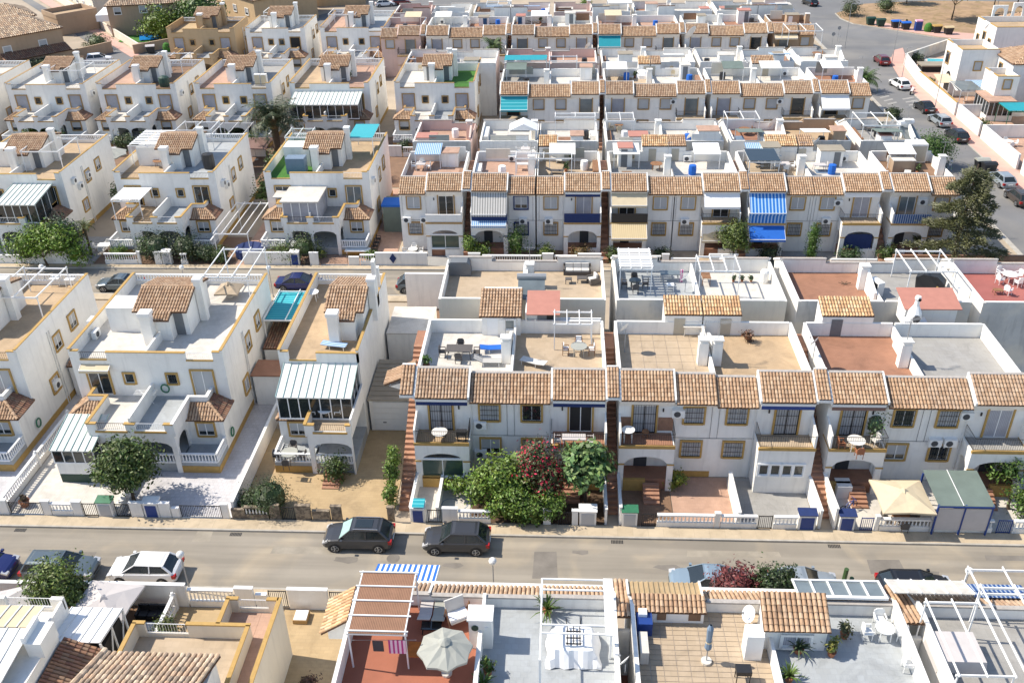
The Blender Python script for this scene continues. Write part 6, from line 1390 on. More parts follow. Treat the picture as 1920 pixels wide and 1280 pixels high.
b_ = T('swimming_pool', 'small turquoise swimming pool with pale rim behind the corner wall', 'pool', (62.8, 161.5, 0)); b = MB(); b.prism([(-2.6, -2.2), (2.0, -2.6), (3.4, 2.0), (-1.2, 2.8)], 'z', 0, .32); P('rim', b, 'floor_white', b_); b = MB(); b.prism([(-2.0, -1.7), (1.6, -2.1), (2.8, 1.6), (-.8, 2.2)], 'z', .32, .34); P('water', b, 'water_turq', b_)
def side_house(label, x0, x1, y0, y1, h, roof=None, trim='yellow', wins=(), arch=False, front=True):
    t = T('white_house', label, 'house', (x0, y0, 0), 0, 'white houses right of the side road'); W = x1 - x0; D_ = y1 - y0
    b = MB(); b.box(0, W, 0, D_, 0, h); 
    if roof is None: b.box(0, .15, 0, D_, h, h + .9); b.box(.15, W, 0, .15, h, h + .9); b.box(.15, W, D_ - .15, D_, h, h + .9); b.box(W - .15, W, .15, D_ - .15, h, h + .9)
    P('wall', b, 'plaster', t)
    if roof is None:
        for q_ in ((-.05, .2, -.05, D_ * .35), (-.05, .2, D_ * .65, D_ + .05), (.2, W, -.05, .2)): c = MB(); c.box(*q_, h + .9, h + .98); P('coping', c, trim, t)
        c = MB(); c.box(.16, W - .16, .16, D_ - .16, h, h + .04); P('roof_floor', c, 'floor_tan', t)
    elif roof == 'hip':
        e = .25; k = min(W, D_) * .4; z1 = h + k * .5
        q = [(-e, -e, h), (W + e, -e, h), (W + e, D_ + e, h), (-e, D_ + e, h)]
        if W < D_: r0, r1 = (W / 2, k, z1), (W / 2, D_ - k, z1); fs = [(q[0], q[1], r0, r0), (q[1], q[2], r1, r0), (q[2], q[3], r1, r1), (q[3], q[0], r0, r1)]
        else: r0, r1 = (k, D_ / 2, z1), (W - k, D_ / 2, z1); fs = [(q[0], q[1], r1, r0), (q[1], q[2], r1, r1), (q[2], q[3], r0, r1), (q[3], q[0], r0, r0)]
        for f_ in fs: roof_face(t, 'roof', *f_, tw=.3, tl=.5)
    for (yy, z, w_, hh) in wins: window(t, 0, D_ * yy, z, w_, hh, -PI / 2, 'tan_trim', 'glass', 2)
    if arch: b = MB(); b.tube((-.03, D_ * .5, 2.0), (0.01, D_ * .5, 2.0), .95, 14); b.box(-.03, .01, D_ * .5 - .95, D_ * .5 + .95, .1, 2.0); P('arch_opening', b, 'dark_inside', t)
    window(t, W * .5, 0, 3.9, 1.0, 1.2, 0, trim, 'shutter', 2) if front else None
    return t
side_house('white house with stepped yellow parapet above the pool, right side', 59.1, 64.5, 143.2, 149.5, 6.0, wins=((.75, 3.8, 1.2, 1.6),), arch=True)
side_house('white two-storey house behind the pool house, with roof arches', 69, 80, 156.2, 164, 6.2, wins=((.2, 3.6, .9, 1.3), (.5, 3.6, .9, 1.9), (.8, 3.6, .8, 1.0)))
side_house('white house with wide tiled hip roof at the right edge', 64.5, 72, 137.8, 145.6, 6.2, 'hip', wins=((.5, 3.8, 1.0, 1.5),))
side_house('low white wing with tiled hip roof between two right-hand houses', 62.5, 68.8, 147.5, 152, 3.6, 'hip', front=False)
side_house('white square tower house with balustraded roof at the right', 60.8, 63.8, 133.6, 138.2, 4.7)
side_house('white house at the right edge with yellow-trimmed terrace', 66.5, 76, 125, 133, 4.6, wins=((.5, 1.2, 1.2, 1.2),), arch=True)
side_house('white house with tiled roof at the top right corner', 76, 86, 164, 172, 5.4, 'hip', wins=())
side_house('low white block with yellow coping at the right edge beside the green canopy', 65.5, 74, 117, 123, 3.4, wins=((.5, .9, 1.0, 1.4),), front=False)
t = T('roof_arches', 'white arched frames on the roof of the top right house', 'arch', (72, 166, 6)); b = MB(); arch_wall(b, 0, 2.4, 0, 2.4, 0, .3, .4, 2.0, 1.2, .8); arch_wall(b, 3.2, 5.2, 0, 2.8, 0, .3, 3.6, 4.9, 1.5, .8); P('arches', b, 'plaster', t)
t = T('conservatory_pavilion', 'white glazed garden pavilion with flat pinkish roof, right side', 'pavilion', (59.4, 131.2, 0)); t.scale = (.65, 1, 1); b = MB(); b.box(0, 5.5, 0, 5, 0, .8); P('base_wall', b, 'plaster', t); b = MB(); b.box(.06, 5.44, .06, 4.94, .8, 2.7); P('glazing', b, 'glass_dark', t)
b = MB(); b.box(-.2, 5.7, -.2, 5.2, 2.7, 2.9); P('flat_roof', b, 'floor_pink', t)
for k in range(6): b = MB(); b.box(.0, .08, k * .98, k * .98 + .1, .8, 2.7); b2 = MB(); b2.box(k * 1.06, k * 1.06 + .1, -.02, .06, .8, 2.7); P('frame', b, 'white_paint', t); P('frame', b2, 'white_paint', t)
pergola('white pergola with blue skirt behind the pavement wall, right side', 57.4, 60.4, 136.4, 141.0, 0, 2.8, roof='glass_clear', n=6, m='white_paint')
pergola('green canopy frame beside the glazed pavilion, right edge', 60.6, 65.0, 127.4, 131.0, 0, 2.6, m='green_paint', roof='cloth_teal', n=6)

for (x, y, w_, d_, m, l) in ((57.6, 144, 2.2, 3, 'cloth_cream', 'pale shade sail beside the pool house garden'), (58.5, 139.5, 2, 2, 'cloth_white', 'white flat sunshade behind the pavement wall'), (61.5, 141.2, 3, 2, 'stripe_deckblue', 'light blue awning between the pool house and tower house')):
    t = T('sunshade', l, 'sunshade', (x, y, 0)); b = MB(); b.prism([(-d_ / 2, 2.2), (d_ / 2, 2.7), (d_ / 2, 2.74), (-d_ / 2, 2.24)], 'x', -w_ / 2, w_ / 2); P('cloth', b, m, t)
    for sx in (-1, 1): b = MB(); b.tube((sx * w_ * .45, 0, 0), (sx * w_ * .45, 0, 2.4), .05, 5); P('post', b, 'white_paint', t)
t = T('pool_deck_cover', 'tan rolled cover platform beside the swimming pool', 'platform', (58.6, 157.5, 0)); b = MB(); b.box(0, 4.2, -1.2, 1.4, .9, 1.1); P('top', b, 'fibre_grey', t); b = MB(); b.box(.2, 4.0, -1.0, 1.2, 0, .9); P('base', b, 'dark_inside', t)
for (x, y, l, m) in ((58.5, 121, 'in the yard behind the parked silver estate', 'white_plastic'), (60.5, 107, 'behind the green gate', 'white_plastic'), (61, 116.5, 'in the grey gravel yard', 'wood')): dining('small garden', l, x, y, 0, 1.1, 1.1, cm=m)
for (x, y, l) in ((57.4, 148.6, 'beside the pool house corner'), (64.5, 120.5, 'beside the low yellow-coped block'), (57.5, 127.6, 'inside the pavement wall by the pavilion'), (62.5, 113.5, 'in the grey yard right of the road')): bush('green shrub ' + l, x, y, 0, .9, 1.5, (.06, .10, .02), 500, .12)
parasol('navy blue parasol behind the yellow-coped wall at the right edge', 60.8, 110.5, 0, 1.6, 2.5, 'navy_cloth', 8)

for k, (x0, x1, l) in enumerate(((-90, -78.5, 'at the left edge'), (-77, -65, 'before the flat-roofed extension house'), (-64, -52.5, 'before the brick-screened house'), (-50.5, -39, 'before the locker house'), (-37, -25.5, 'before the date palm house'), (-22.8, -11.5, 'before the pale blue house'))):
    garden_wall('white third-row garden wall ' + l, x0, x1, 117.2, [('solid', x0, x0 + 2), ('bal', x0 + 2.2, x0 + 5), ('gate', x0 + 5.2, x0 + 6.4), ('solid', x0 + 6.6, x1)], h=1.3)
    for q in range(3): bush(('dark', 'pale', 'leafy')[q] + ' shrub ' + l + ', third left row', x0 + 2 + 3.6 * q, 118.8 + q % 2, 0, .9 + .3 * q, 1.8 + .5 * q, ((.04, .07, .02), (.09, .12, .05), (.08, .14, .02))[q], 420, .15)
for k, (x, y, l) in enumerate(((-49.8, 99, 'between the veranda house and the two-pergola house'), (-33.5, 100, 'behind the white yard pergola'), (-34.5, 108, 'left of the brown gazebo'), (-50.5, 110, 'near the round green parasol'), (-24, 109, 'behind the teal shade'))):
    tree('yard_tree', 'small dense yard tree ' + l, x, y, 0, 4.2, 1.7, ((.05, .09, .02), (.08, .13, .03))[k % 2], 1500, .17)
t = T('green_shed', 'pale green tall shed with blue cover between the villa and the second terraced row', 'shed', (-19.2, 93.5, 0)); b = MB(); b.box(0, 2.3, 0, 3, 0, 3.0); P('wall', b, 'panel_green', t); b = MB(); b.box(-.1, 2.4, -.1, 2, 3.0, 3.25); P('cover', b, 'cloth_blue', t)
for k in range(4): chair(('nearest', 'second', 'third', 'farthest')[k] + ' dark chair stacked along the villa side passage', -19.4, 88.2 + k * .9, 0, PI / 2, 'plastic_black', group='dark chairs along the villa side passage')

# ================================================================ CARS
gk = 'cars parked along the near street'
car('dark grey SUV with sunroof and silver windscreen shade, parked beyond the street', -12.85, 45.05, PI, 'graphite', 'suv', 4.55, 1.86, 1.68, gk, screen=True, rack=True, sunroof=True)
car('dark grey crossover parked right of the SUV with the sunroof', -6.45, 44.95, PI, 'graphite', 'suv', 4.35, 1.84, 1.62, gk)
car('silver-grey estate car facing right, behind the leafy bush', -31.2, 41.7, 0, 'teal', 'estate', 4.6, 1.8, 1.5, gk)
car('white hatchback facing left beside the big grey parasol', -25.75, 41.75, PI, 'white', 'hatch', 4.4, 1.8, 1.5, gk)
car('dark blue car cut off by the left edge of the picture', -36.3, 41.7, 0, 'blue', 'hatch', 4.2, 1.8, 1.5, gk)
car('silver-blue sedan facing left beside the dark red shrub', 9.2, 41.75, PI, 'paleblue', 'sedan', 4.6, 1.8, 1.45, gk)
car('pale silver car half hidden behind the dark green shrub', 14.8, 41.7, 0, 'silver', 'sedan', 4.5, 1.8, 1.45, gk)
car('black car facing right beside the white-globed lamp', 21.6, 41.65, 0, 'black', 'hatch', 4.4, 1.8, 1.45, gk)
car('grey car on the middle street seen between two white houses', -43.2, 80.0, PI, 'teal', 'sedan', 4.5, 1.8, 1.45, 'cars on the middle street')
car('dark blue car on the middle street above the turquoise awning', -25.4, 80.4, 0, 'blue', 'sedan', 4.6, 1.8, 1.45, 'cars on the middle street')
car('slate car mostly hidden by a tiled gable on the middle street', -13.6, 80.2, 0, 'teal', 'hatch', 4.3, 1.8, 1.5, 'cars on the middle street')
gs = 'cars parked along the side road'
for (px, py, p, kd, l, a) in ((1688, 166, 'white', 'hatch', 'white hatchback parked beside the motorcycle on the side road', 1.75), (1735, 210, 'black', 'sedan', 'black saloon parked between the white hatchback and a silver estate', 1.7), (1763, 235, 'silver', 'estate', 'silver estate car parked between two black cars', 1.68),
                              (1795, 264, 'black', 'hatch', 'black hatchback with red tail lamps, last before the empty bay', 1.66), (1880, 348, 'silver', 'hatch', 'silver hatchback parked just beyond the waste containers at the right', 1.64), (1912, 382, 'brown', 'suv', 'brown car at the right edge of the picture', 1.62),
                              (1654, 121, 'red', 'hatch', 'dark red car driving on the side road', 1.6), (1519, 11, 'black', 'hatch', 'black car far up the side road at the top', 1.9)):
    x, y = at(px, py); car(l, x, y + .6, a, p, kd, 4.3, 1.78, 1.48, gs, lod=1)
x, y = at(405, 80); car('pale blue car on the far street beside the pool wall', x, y, math.radians(201), 'paleblue', 'hatch', 4.2, 1.75, 1.5, 'cars in the far street', lod=1)
x, y = at(188, 118); car('white van-like car behind the tan corner wall, upper left', x, y, math.radians(20), 'white', 'estate', 4.5, 1.8, 1.7, 'cars in the far street', lod=1)
x, y = at(722, 12); car('white car with grey roof under the far frames at the top', x, y, .3, 'white', 'hatch', 4.3, 1.8, 1.5, 'cars in the far street', lod=1)
x, y = at(752, 9); car('dark red car beside the white one at the top', x, y, .3, 'red', 'hatch', 4.3, 1.8, 1.5, 'cars in the far street', lod=1)
x, y = at(1709, 176); t = T('motorcycle', 'black and white motorcycle parked behind the white hatchback', 'motorcycle', (x, y, 0), 1.0)
for s, nm in ((-.65, 'wheel'), (.65, 'wheel')): b = MB(); b.tube((s, -.06, .32), (s, .06, .32), .32, 12); P(nm, b, 'tyre', t)
b = MB(); b.prism([(-.8, .65), (-.2, .6), (.2, .85), (.45, .95), (.3, .4), (-.3, .35)], 'y', -.14, .14); P('body', b, 'paint_white', t); b = MB(); b.bar((.65, 0, .32), (.42, 0, 1.05), .06, .06); b.bar((.42, -.32, 1.05), (.42, .32, 1.05), .04, .04); P('handlebar', b, 'black_iron', t)
# waste containers
for k, (px, py, bd, ld, kd, l) in enumerate(((1631, 47, 'green_dark', 'green_dark', 'cart', 'dark green waste container, leftmost of the row by the dry plot'), (1650, 50, 'green_dark', 'green_dark', 'cart', 'dark green waste container next to the blue-lidded ones'), (1678, 53, 'plastic_black', 'cloth_blue', 'cart', 'blue-lidded waste container beside the dark green ones'),
                                             (1697, 56, 'plastic_black', 'cloth_blue', 'cart', 'blue-lidded waste container beside the pink-topped box'), (1739, 60, 'fake_grass', 'fake_grass', 'bell', 'green bell-shaped glass container'), (1755, 62, 'plastic_black', 'yellow', 'cart', 'yellow-lidded waste container beside the green bell'), (1777, 65, 'plastic_black', 'stripe_tan', 'cart', 'orange-lidded waste container at the right end of the row'),
                                             (284, 100, 'plastic_black', 'cloth_grey', 'cart', 'grey-lidded waste container by the far pool wall'), (314, 97, 'fake_grass', 'green_paint', 'bell', 'green glass container by the far pool wall'), (1838, 318, 'plastic_black', 'cloth_sage', 'cart', 'grey-lidded waste container on the side road'), (1851, 326, 'plastic_black', 'plastic_black', 'cart', 'black waste container on the side road'))):
    x, y = at(px, py); bin_(l, x, y, .1 if px > 300 else .3, bd, ld, kd, group='waste containers')
x, y = at(1720, 58); t = T('clothes_container', 'purple and blue clothes container with pink top beside the green bell', 'waste container', (x, y, 0), 0, 'waste containers'); b = MB(); b.box(-.6, .6, -.5, .5, 0, 1.7); P('body', b, 'blue_paint', t); b = MB(); b.box(-.62, .62, -.52, .52, 1.7, 1.95); P('lid', b, 'stripe_pink', t)
b = MB(); b.lathe((0, 0, 0), [(0, 0), (.05, 0), (.05, .1), (0, .1)], 6)
# street lamps, signs and poles
for (x, y, l) in ((-22.5, 40.35, 'round-globed street lamp behind the white hatchback'), (-3.75, 40.35, 'round-globed street lamp right of the blue striped awning'), (23.7, 40.35, 'round-globed street lamp beside the black car'), (-49.6, 78.3, 'round-globed lamp on the middle street above the cut-off house'), (-35.9, 78.3, 'round-globed lamp above the tower house'), (-27.5, 78.3, 'round-globed lamp above the narrow house')): lamp_post(l, x, y)
for (px, py, h, l) in ((1672, 118, 7, 'tall slim light pole beside the red car'), (1690, 150, 5, 'slim pole on the pink pavement'), (1752, 205, 8, 'tall slim light pole beside the black saloon'), (1584, 90, 7.5, 'tall slim light pole at the left kerb of the junction'), (1868, 22, 8, 'tall pole at the edge of the dry plot')):
    x, y = at(px, py); t = T('light_pole', l, 'pole', (x, y, 0)); b = MB(); b.tube((0, 0, 0), (0, 0, h), .06, 6, .035); P('pole', b, 'grey_metal', t); b = MB(); b.bar((0, 0, h), (.7, 0, h + .1), .12, .06); P('lamp_head', b, 'grey_metal', t)
for (px, py, l) in ((1570, 78, 'round traffic sign seen from behind, left kerb of the side road'), (1559, 90, 'small round sign on the left kerb')):
    x, y = at(px, py); t = T('road_sign', l, 'sign', (x, y, 0)); b = MB(); b.tube((0, 0, 0), (0, 0, 2.6), .03, 5); P('pole', b, 'grey_metal', t); b = MB(); b.tube((0, -.05, 2.4), (0, -.03, 2.4), .33, 12); P('sign_plate', b, 'grey_metal', t)
t = T('manhole', 'round manhole cover in the near street', 'manhole cover', (-10.45, 43.7, .004)); b = MB(); b.lathe((0, 0, 0), [(.42, 0), (.40, .006), (0, .006)], 20); P('cover', b, 'asphalt_patch', t)
# person
x, y = at(1779, 322); t = T('person', 'person in a pale purple top crossing the side road', 'person', (x, y, 0), .5)
me = bpy.data.meshes.new('body'); vs = [(0, 0, .95), (0, 0, 1.2), (0, 0, 1.42), (0, 0, 1.55), (0, .01, 1.68), (-.11, .05, .88), (-.13, .14, .48), (-.13, .02, .06), (.11, -.05, .88), (.12, -.12, .48), (.12, -.26, .08), (-.2, 0, 1.4), (-.27, -.06, 1.12), (-.25, -.2, .92), (.2, 0, 1.4), (.27, .06, 1.12), (.26, .05, .88), (-.13, -.12, .03), (.12, -.38, .05)]
me.from_pydata(vs, [(0, 1), (1, 2), (2, 3), (3, 4), (0, 5), (5, 6), (6, 7), (0, 8), (8, 9), (9, 10), (2, 11), (11, 12), (12, 13), (2, 14), (14, 15), (15, 16), (7, 17), (10, 18)], []); me.materials.append(MATS['cloth_slate'])
o = link('body', me, t); o.modifiers.new('s', 'SKIN'); ss = o.modifiers.new('u', 'SUBSURF'); ss.levels = ss.render_levels = 1
rr = [.15, .14, .16, .06, .10, .09, .07, .045, .09, .07, .045, .06, .045, .03, .06, .045, .03, .035, .035]
for i, r_ in enumerate(rr): me.skin_vertices[0].data[i].radius = (r_, r_ * .8); me.skin_vertices[0].data[i].use_root = (i == 0)
b = MB(); b.lathe((0, 0, .85), [(.17, 0), (.18, .2), (.20, .52), (.13, .62)], 10); P('top', b, 'stripe_pink' if False else 'floor_lilac', t, smooth=True); b = MB(); b.ball((0, .01, 1.69), .115, 8, 6); P('hair', b, 'plastic_black', t)

# ================================================================ PLANTS
G1 = (.05, .085, .015); G2 = (.10, .17, .02); G3 = (.035, .06, .015); G4 = (.14, .19, .03)
tree('orange_tree', 'round dark green orange tree in front of the tower house', -29.4, 48.7, 0, 4.9, 2.15, (.065, .105, .018), 9000, .14, blobs=[((0, .2, 3.3), (1.6, 1.5, 1.45)), ((-1.1, .1, 2.7), (1.1, 1.1, .9)), ((1.0, .1, 2.8), (1.1, 1.1, 1.0)), ((.3, -.9, 2.7), (1.1, .9, .9)), ((0, .2, 4.3), (.8, .8, .6))], th=1.5)
bush('clipped dark green ball bush inside the stone front wall', -19.5, 48.0, 0, 1.2, 2.3, (.035, .06, .014), 4200, .06, core=.93)
bush('loose dark bush left of the clipped ball bush', -21.0, 48.2, 0, .9, 1.5, G3, 900, .09)
bush('leafy rubber bush beside the porch steps of the narrow house', -15.7, 51.6, 0, .9, 1.9, G1, 1000, .11)
tree('climbing_hedge', 'bright green climbing hedge column beside the first outdoor stair', -11.35, 49.0, 0, 3.2, 1, G2, 2400, .10, blobs=[((0, -.4, 1.0), (.42, 1.1, 1.0)), ((0, .9, 1.9), (.42, 1.1, 1.2)), ((0, 2.0, 2.5), (.4, .8, 1.0))], cat='hedge', th=0)
tree('leafy_shrub', 'bright green leafy shrub mass spilling over the street wall', -3.9, 48.4, 0, 4.0, 1.6, (.12, .20, .025), 6500, .13, blobs=[((0, .8, 2.3), (1.5, 1.3, 1.4)), ((-1.3, .9, 1.4), (1.0, 1.0, 1.2)), ((1.2, .6, 1.5), (1.3, 1.1, 1.5)), ((.4, -1.0, 1.1), (1.2, .6, 1.1)), ((-3.0, 1.5, .9), (.8, .7, .7))], cat='shrub', th=.8)
tree('creeper', 'dark green creeper falling over the street wall below the bougainvillea', -1.6, 47.0, 0, 2.4, 1.2, (.09, .16, .02), 4200, .11, blobs=[((0, 0, 1.2), (1.5, .55, 1.1)), ((-1.0, .6, 1.4), (1.1, .8, 1.1)), ((1.2, .8, 1.3), (1.0, .8, 1.0))], cat='climbing plant', th=0)
tree('bougainvillea', 'red-flowering bougainvillea against the terraced house', -1.2, 49.4, 0, 5.0, 1.7, (.07, .09, .03), 4600, .11, blobs=[((0, 0, 3.9), (1.4, 1.0, 1.2)), ((-.7, -.3, 2.8), (1.1, .9, 1.2)), ((.9, -.4, 2.6), (1.1, .9, 1.1)), ((.2, -.7, 2.0), (1.1, .7, 1.0))], cat='bougainvillea', flower=(.48, .015, .06), ffrac=.24, th=1.4, core=.5)
tree('papaya_tree', 'pale green large-leaved papaya tree left of the dark stair', 2.0, 49.2, 0, 4.7, 1.5, (.13, .22, .07), 1500, .26, blobs=[((0, 0, 4.0), (1.4, 1.1, .8)), ((-.3, -.6, 3.0), (1.2, .9, .8)), ((.6, -.2, 3.2), (.9, .9, .9))], th=2.4, elong=.5, core=0)
t = T('banana_plant', 'banana plant with big upright leaves left of the bougainvillea', 'plant', (-3.0, 50.0, 0)); b = MB()
for k in range(9):
    a = k * .75; d = Vector((math.cos(a) * .7, math.sin(a) * .5, 0)); p0 = Vector((0, 0, 1.8)); p1 = p0 + d * .5 + Vector((0, 0, 1.3)); p2 = p0 + d * 1.6 + Vector((0, 0, 1.7 - .1 * k)); s = d.cross(Vector((0, 0, 1))).normalized() * .28; c_ = (.17, .27, .07)
    b.face([p0, p1 - s, p1 + s], 0, c_); b.face([p1 - s, p2, p1 + s], 0, c_)
b.tube((0, 0, 0), (0, 0, 1.9), .1, 6); b.t = [q or (.12, .15, .04) for q in b.t]; P('leaves', b, 'leaf', t)
bush('small yellow-green bush in a white tub beside the arched porch', 8.35, 51.0, 0, .6, 1.5, (.16, .20, .02), 700, .09)
tree('vine', 'green vine over the arch at the right edge, beyond the green canopy', 30.3, 49.5, 0, 3.4, 1.6, (.07, .13, .02), 3000, .12, blobs=[((0, 1.2, 2.4), (1.8, .8, .8)), ((.8, -.6, 1.4), (1.3, 1.1, 1.2)), ((2.6, .4, 2.0), (1.2, 1.0, 1.2))], cat='climbing plant', th=1)
tree('yard_tree', 'bushy green tree with glossy leaves beside the left grey parasol', -29.3, 38.1, 0, 4.4, 1.7, (.085, .13, .02), 5200, .12, th=1.0)
bush('small green bush between the sand yard and the sofa set', -22.6, 36.6, 0, .7, 1.7, (.08, .11, .02), 700, .10)
bush('low flowering bush below the ochre-coped balcony', -22.0, 34.4, 0, .8, 1.2, (.07, .09, .02), 700, .10)
bush('dark potted bush by the side of the balcony house', -13.5, 33.4, 0, .6, 1.1, (.06, .03, .02), 400, .09)
tree('red_shrub', 'dark red-leaved shrub beside the silver-blue sedan', 10.3, 38.9, 0, 4.5, 1.5, (.13, .03, .03), 4200, .10, th=.9, cat='shrub')
tree('evergreen_shrub', 'dark green shrub in front of the pale silver car', 12.3, 39.0, 0, 4.5, 1.3, (.035, .06, .018), 4600, .11, th=.8, cat='shrub', blobs=[((0, 0, 3.0), (1.3, .9, 1.4)), ((-.9, .1, 2.4), (.8, .7, 1.2)), ((.8, -.1, 2.6), (.7, .7, 1.2)), ((.9, 0, 4.0), (.3, .3, .8)), ((-.7, 0, 3.9), (.3, .3, .8))])
t = T('cactus', 'tall twin-stemmed cactus beside the glazed lean-to', 'cactus', (16.2, 39.2, 0)); t.scale = (1, 1, 1.35); b = MB(); b.tube((0, 0, 0), (.1, 0, 3.2), .13, 7); b.tube((.45, 0, 0), (.5, 0, 2.7), .12, 7); b.t = [(.05, .10, .03)] * len(b.f); P('stem', b, 'leaf', t)
for (px, py, r, h, c, l) in ((60, 490, 1.6, 2.4, G3, 'dark shrub at the left end of the middle street yards'), (415, 489, 1.3, 1.6, G1, 'dark shrub right of the covered porch bench'), (700, 492, .8, 1.3, G2, 'small shrub by the corner of the long white table yard'), (1150, 488, .9, 1.4, G1, 'low bush at the foot of the beige-awning house'), (1240, 489, .8, 1.5, G3, 'dark bush below the middle shuttered windows beside beige awnings'), (1440, 490, 1.2, 1.6, (.03, .05, .015), 'dark hedge-like shrub under the plain blue awning'), (1660, 490, 1.0, 1.8, G1, 'green shrub beside the stair of the blue-curtained house'), (905, 483, 1.1, 1.7, (.10, .16, .02), 'rounded yellow-green bush below the grey striped awning'), (882, 484, .7, 2.8, G2, 'tall narrow bush at the foot of the striped-awning house'), (968, 484, 1.1, 3.6, (.07, .13, .02), 'small green tree between the striped awning and the paired air conditioners'), (1020, 485, 1.0, 1.5, (.09, .13, .02), 'rounded bush before the middle shuttered window, second row'), (1088, 485, 1.1, 1.6, (.13, .09, .03), 'brownish rounded bush under the vine arch'),
                             (1590, 490, 1.2, 1.5, (.04, .08, .02), 'loose green bush before the blue-curtained arch'), (385, 487, 1.5, 1.8, G3, 'low dark bushes under the white canopy, middle street'), (300, 486, 1.9, 3.2, (.03, .055, .015), 'dark fig bush covering the porch behind the middle street'), (350, 486, 1.7, 3.0, (.035, .06, .015), 'dark climber over the porch balustrade behind the middle street'), (284, 484, 1.2, 2.6, (.06, .11, .02), 'fan-leaved green bush inside the middle street wall'),
                             (225, 487, .8, 1.6, G2, 'small green bush beside the white garden table'), (572, 487, 1.7, 2.9, (.05, .085, .02), 'leafy bush before the arched porch with the open door'), (530, 489, 1.4, 1.9, (.08, .12, .02), 'low leafy bush by the street wall left of the open door'), (448, 258, 1.7, 3.5, (.08, .11, .06), 'grey-green olive bush before the third left row'), (62, 262, 1.8, 2.2, G2, 'bright bush before the leftmost house of the third left row'),
                             (232, 278, 1.3, 1.8, G1, 'dark bush before the brick-screened house'), (775, 252, 1.0, 1.6, G1, 'small bush beside the pink roof terrace wall'), (1675, 222, 1.0, 1.4, G3, 'small dark bush at the side road kerb'), (1592, 30, 2.2, 3.0, (.07, .09, .04), 'grey-green bush at the tip of the dry plot'), (1660, 24, 2.0, 3.0, (.06, .09, .03), 'young shrub in the middle of the dry plot'), (1700, 40, .1, .3, G3, 'tiny dry tuft on the plot'),
                             (185, 92, 2.4, 2.8, (.09, .12, .04), 'pale shrub inside the tan corner wall'), (62, 112, 2.0, 3.0, G3, 'dark shrub before the lean-to roof of the hipped house'), (1100, 14, 1.2, 1.6, G2, 'green plants on a far roof terrace at the top'), (1712, 116, 1.4, 1.6, G3, 'dark shrub in the corner of the pool garden'), (1395, 470, .7, 1.2, G2, 'small green shrub right of the citrus tree'), (600, 484, .6, .9, G4, 'yellow-leaved plant behind the blue-topped wall')):
    x, y = at(px, py); bush(l, x, y, 0, r, h, c, int(500 + 500 * r), .13 if py < 300 else .10)
x, y = at(1373, 488); tree('citrus_tree', 'round citrus tree before the cream awning, second row', x, y, 0, 4.6, 1.7, (.08, .12, .02), 3200, .12, th=1.5)
t_ = tree('cypress', 'clipped narrow cypress between the blue awning and the blue arch', *at(1518, 492), 0, 4.4, .8, (.05, .11, .01), 2600, .08, blobs=[((0, 0, 2.2), (.62, .62, 2.1)), ((0, 0, 3.2), (.55, .55, 1.1)), ((0, 0, 1.2), (.6, .6, 1.1))], th=.4)
x, y = at(90, 500); tree('street_tree', 'broad bright green tree beside the middle street, left', x, y, 0, 4.6, 2.4, (.10, .18, .01), 5200, .15, blobs=[((-1.6, 0, 2.6), (2.6, 1.5, 1.4)), ((1.8, 0, 2.8), (2.2, 1.5, 1.5)), ((.2, .6, 3.5), (2.2, 1.4, 1.1)), ((3.4, -.2, 1.8), (1.6, 1.2, 1.2))], th=1.2)
x, y = at(128, 487); tree('yard_tree', 'dark grey-green tree behind the broad bright tree', x, y, 0, 4.8, 2.0, (.04, .075, .03), 3600, .13, th=1.4)
palm('small fan palm between the two yards left of the middle street', *at(172, 478), 0, 3.4, 1.1, 18, (.10, .15, .03), .12)
palm('big date palm with orange fruit stalks before the third left row', -36.9, 116.2, 0, 5.2, 3.9, 44, (.055, .075, .03), .45)
palm('slim palm before the pink-fronted fourth row', *at(926, 158), 0, 6.0, 2.2, 24, (.07, .12, .03), .16)
x, y = at(1744, 312); tree('round_bush', 'dense rounded green bush at the side road kerb', x, y, 0, 4.2, 2.6, (.04, .09, .01), 4200, .12, blobs=[((0, 0, 2.1), (2.3, 2.2, 1.9)), ((0, 0, 2.8), (2.0, 2.0, 1.3))], cat='bush', th=.3)
palm('shaggy palm shrub at the corner of the third row by the side road', *at(1618, 172), 0, 1.8, 2.4, 34, (.06, .13, .02), .25)
x, y = at(380, 66); tree('round_tree', 'big dark green round tree beside the far pool', x, y, 0, 9, 4.6, (.055, .11, .01), 4200, .30, th=2.0)
x, y = at(305, 74); tree('round_tree', 'bright yellow-green round tree left of the dark round tree', x, y, 0, 6.5, 3.6, (.11, .17, .01), 3000, .26, th=1.5)
for k, (px, py, h, r, l) in enumerate(((1784, 38, 6.5, 4.5, 'spreading grey-green tree with bent trunk on the dry plot'), (1860, 30, 7, 5, 'spreading tree on the dry plot behind the white arches'), (1700, 8, 4, 3.2, 'low grey-green tree at the top of the dry plot'), (1905, 14, 6, 3, 'dark tree at the top right corner'))):
    x, y = at(px, py); tree('plot_tree', l, x, y, 0, h, r, (.075, .095, .04), 2600, .26, blobs=[((0, 0, h - 1), (r, r, 1.2)), ((-r * .5, 0, h - 1.6), (r * .6, r * .6, 1)), ((r * .5, .5, h - .7), (r * .6, r * .6, .9))], th=h * .45)
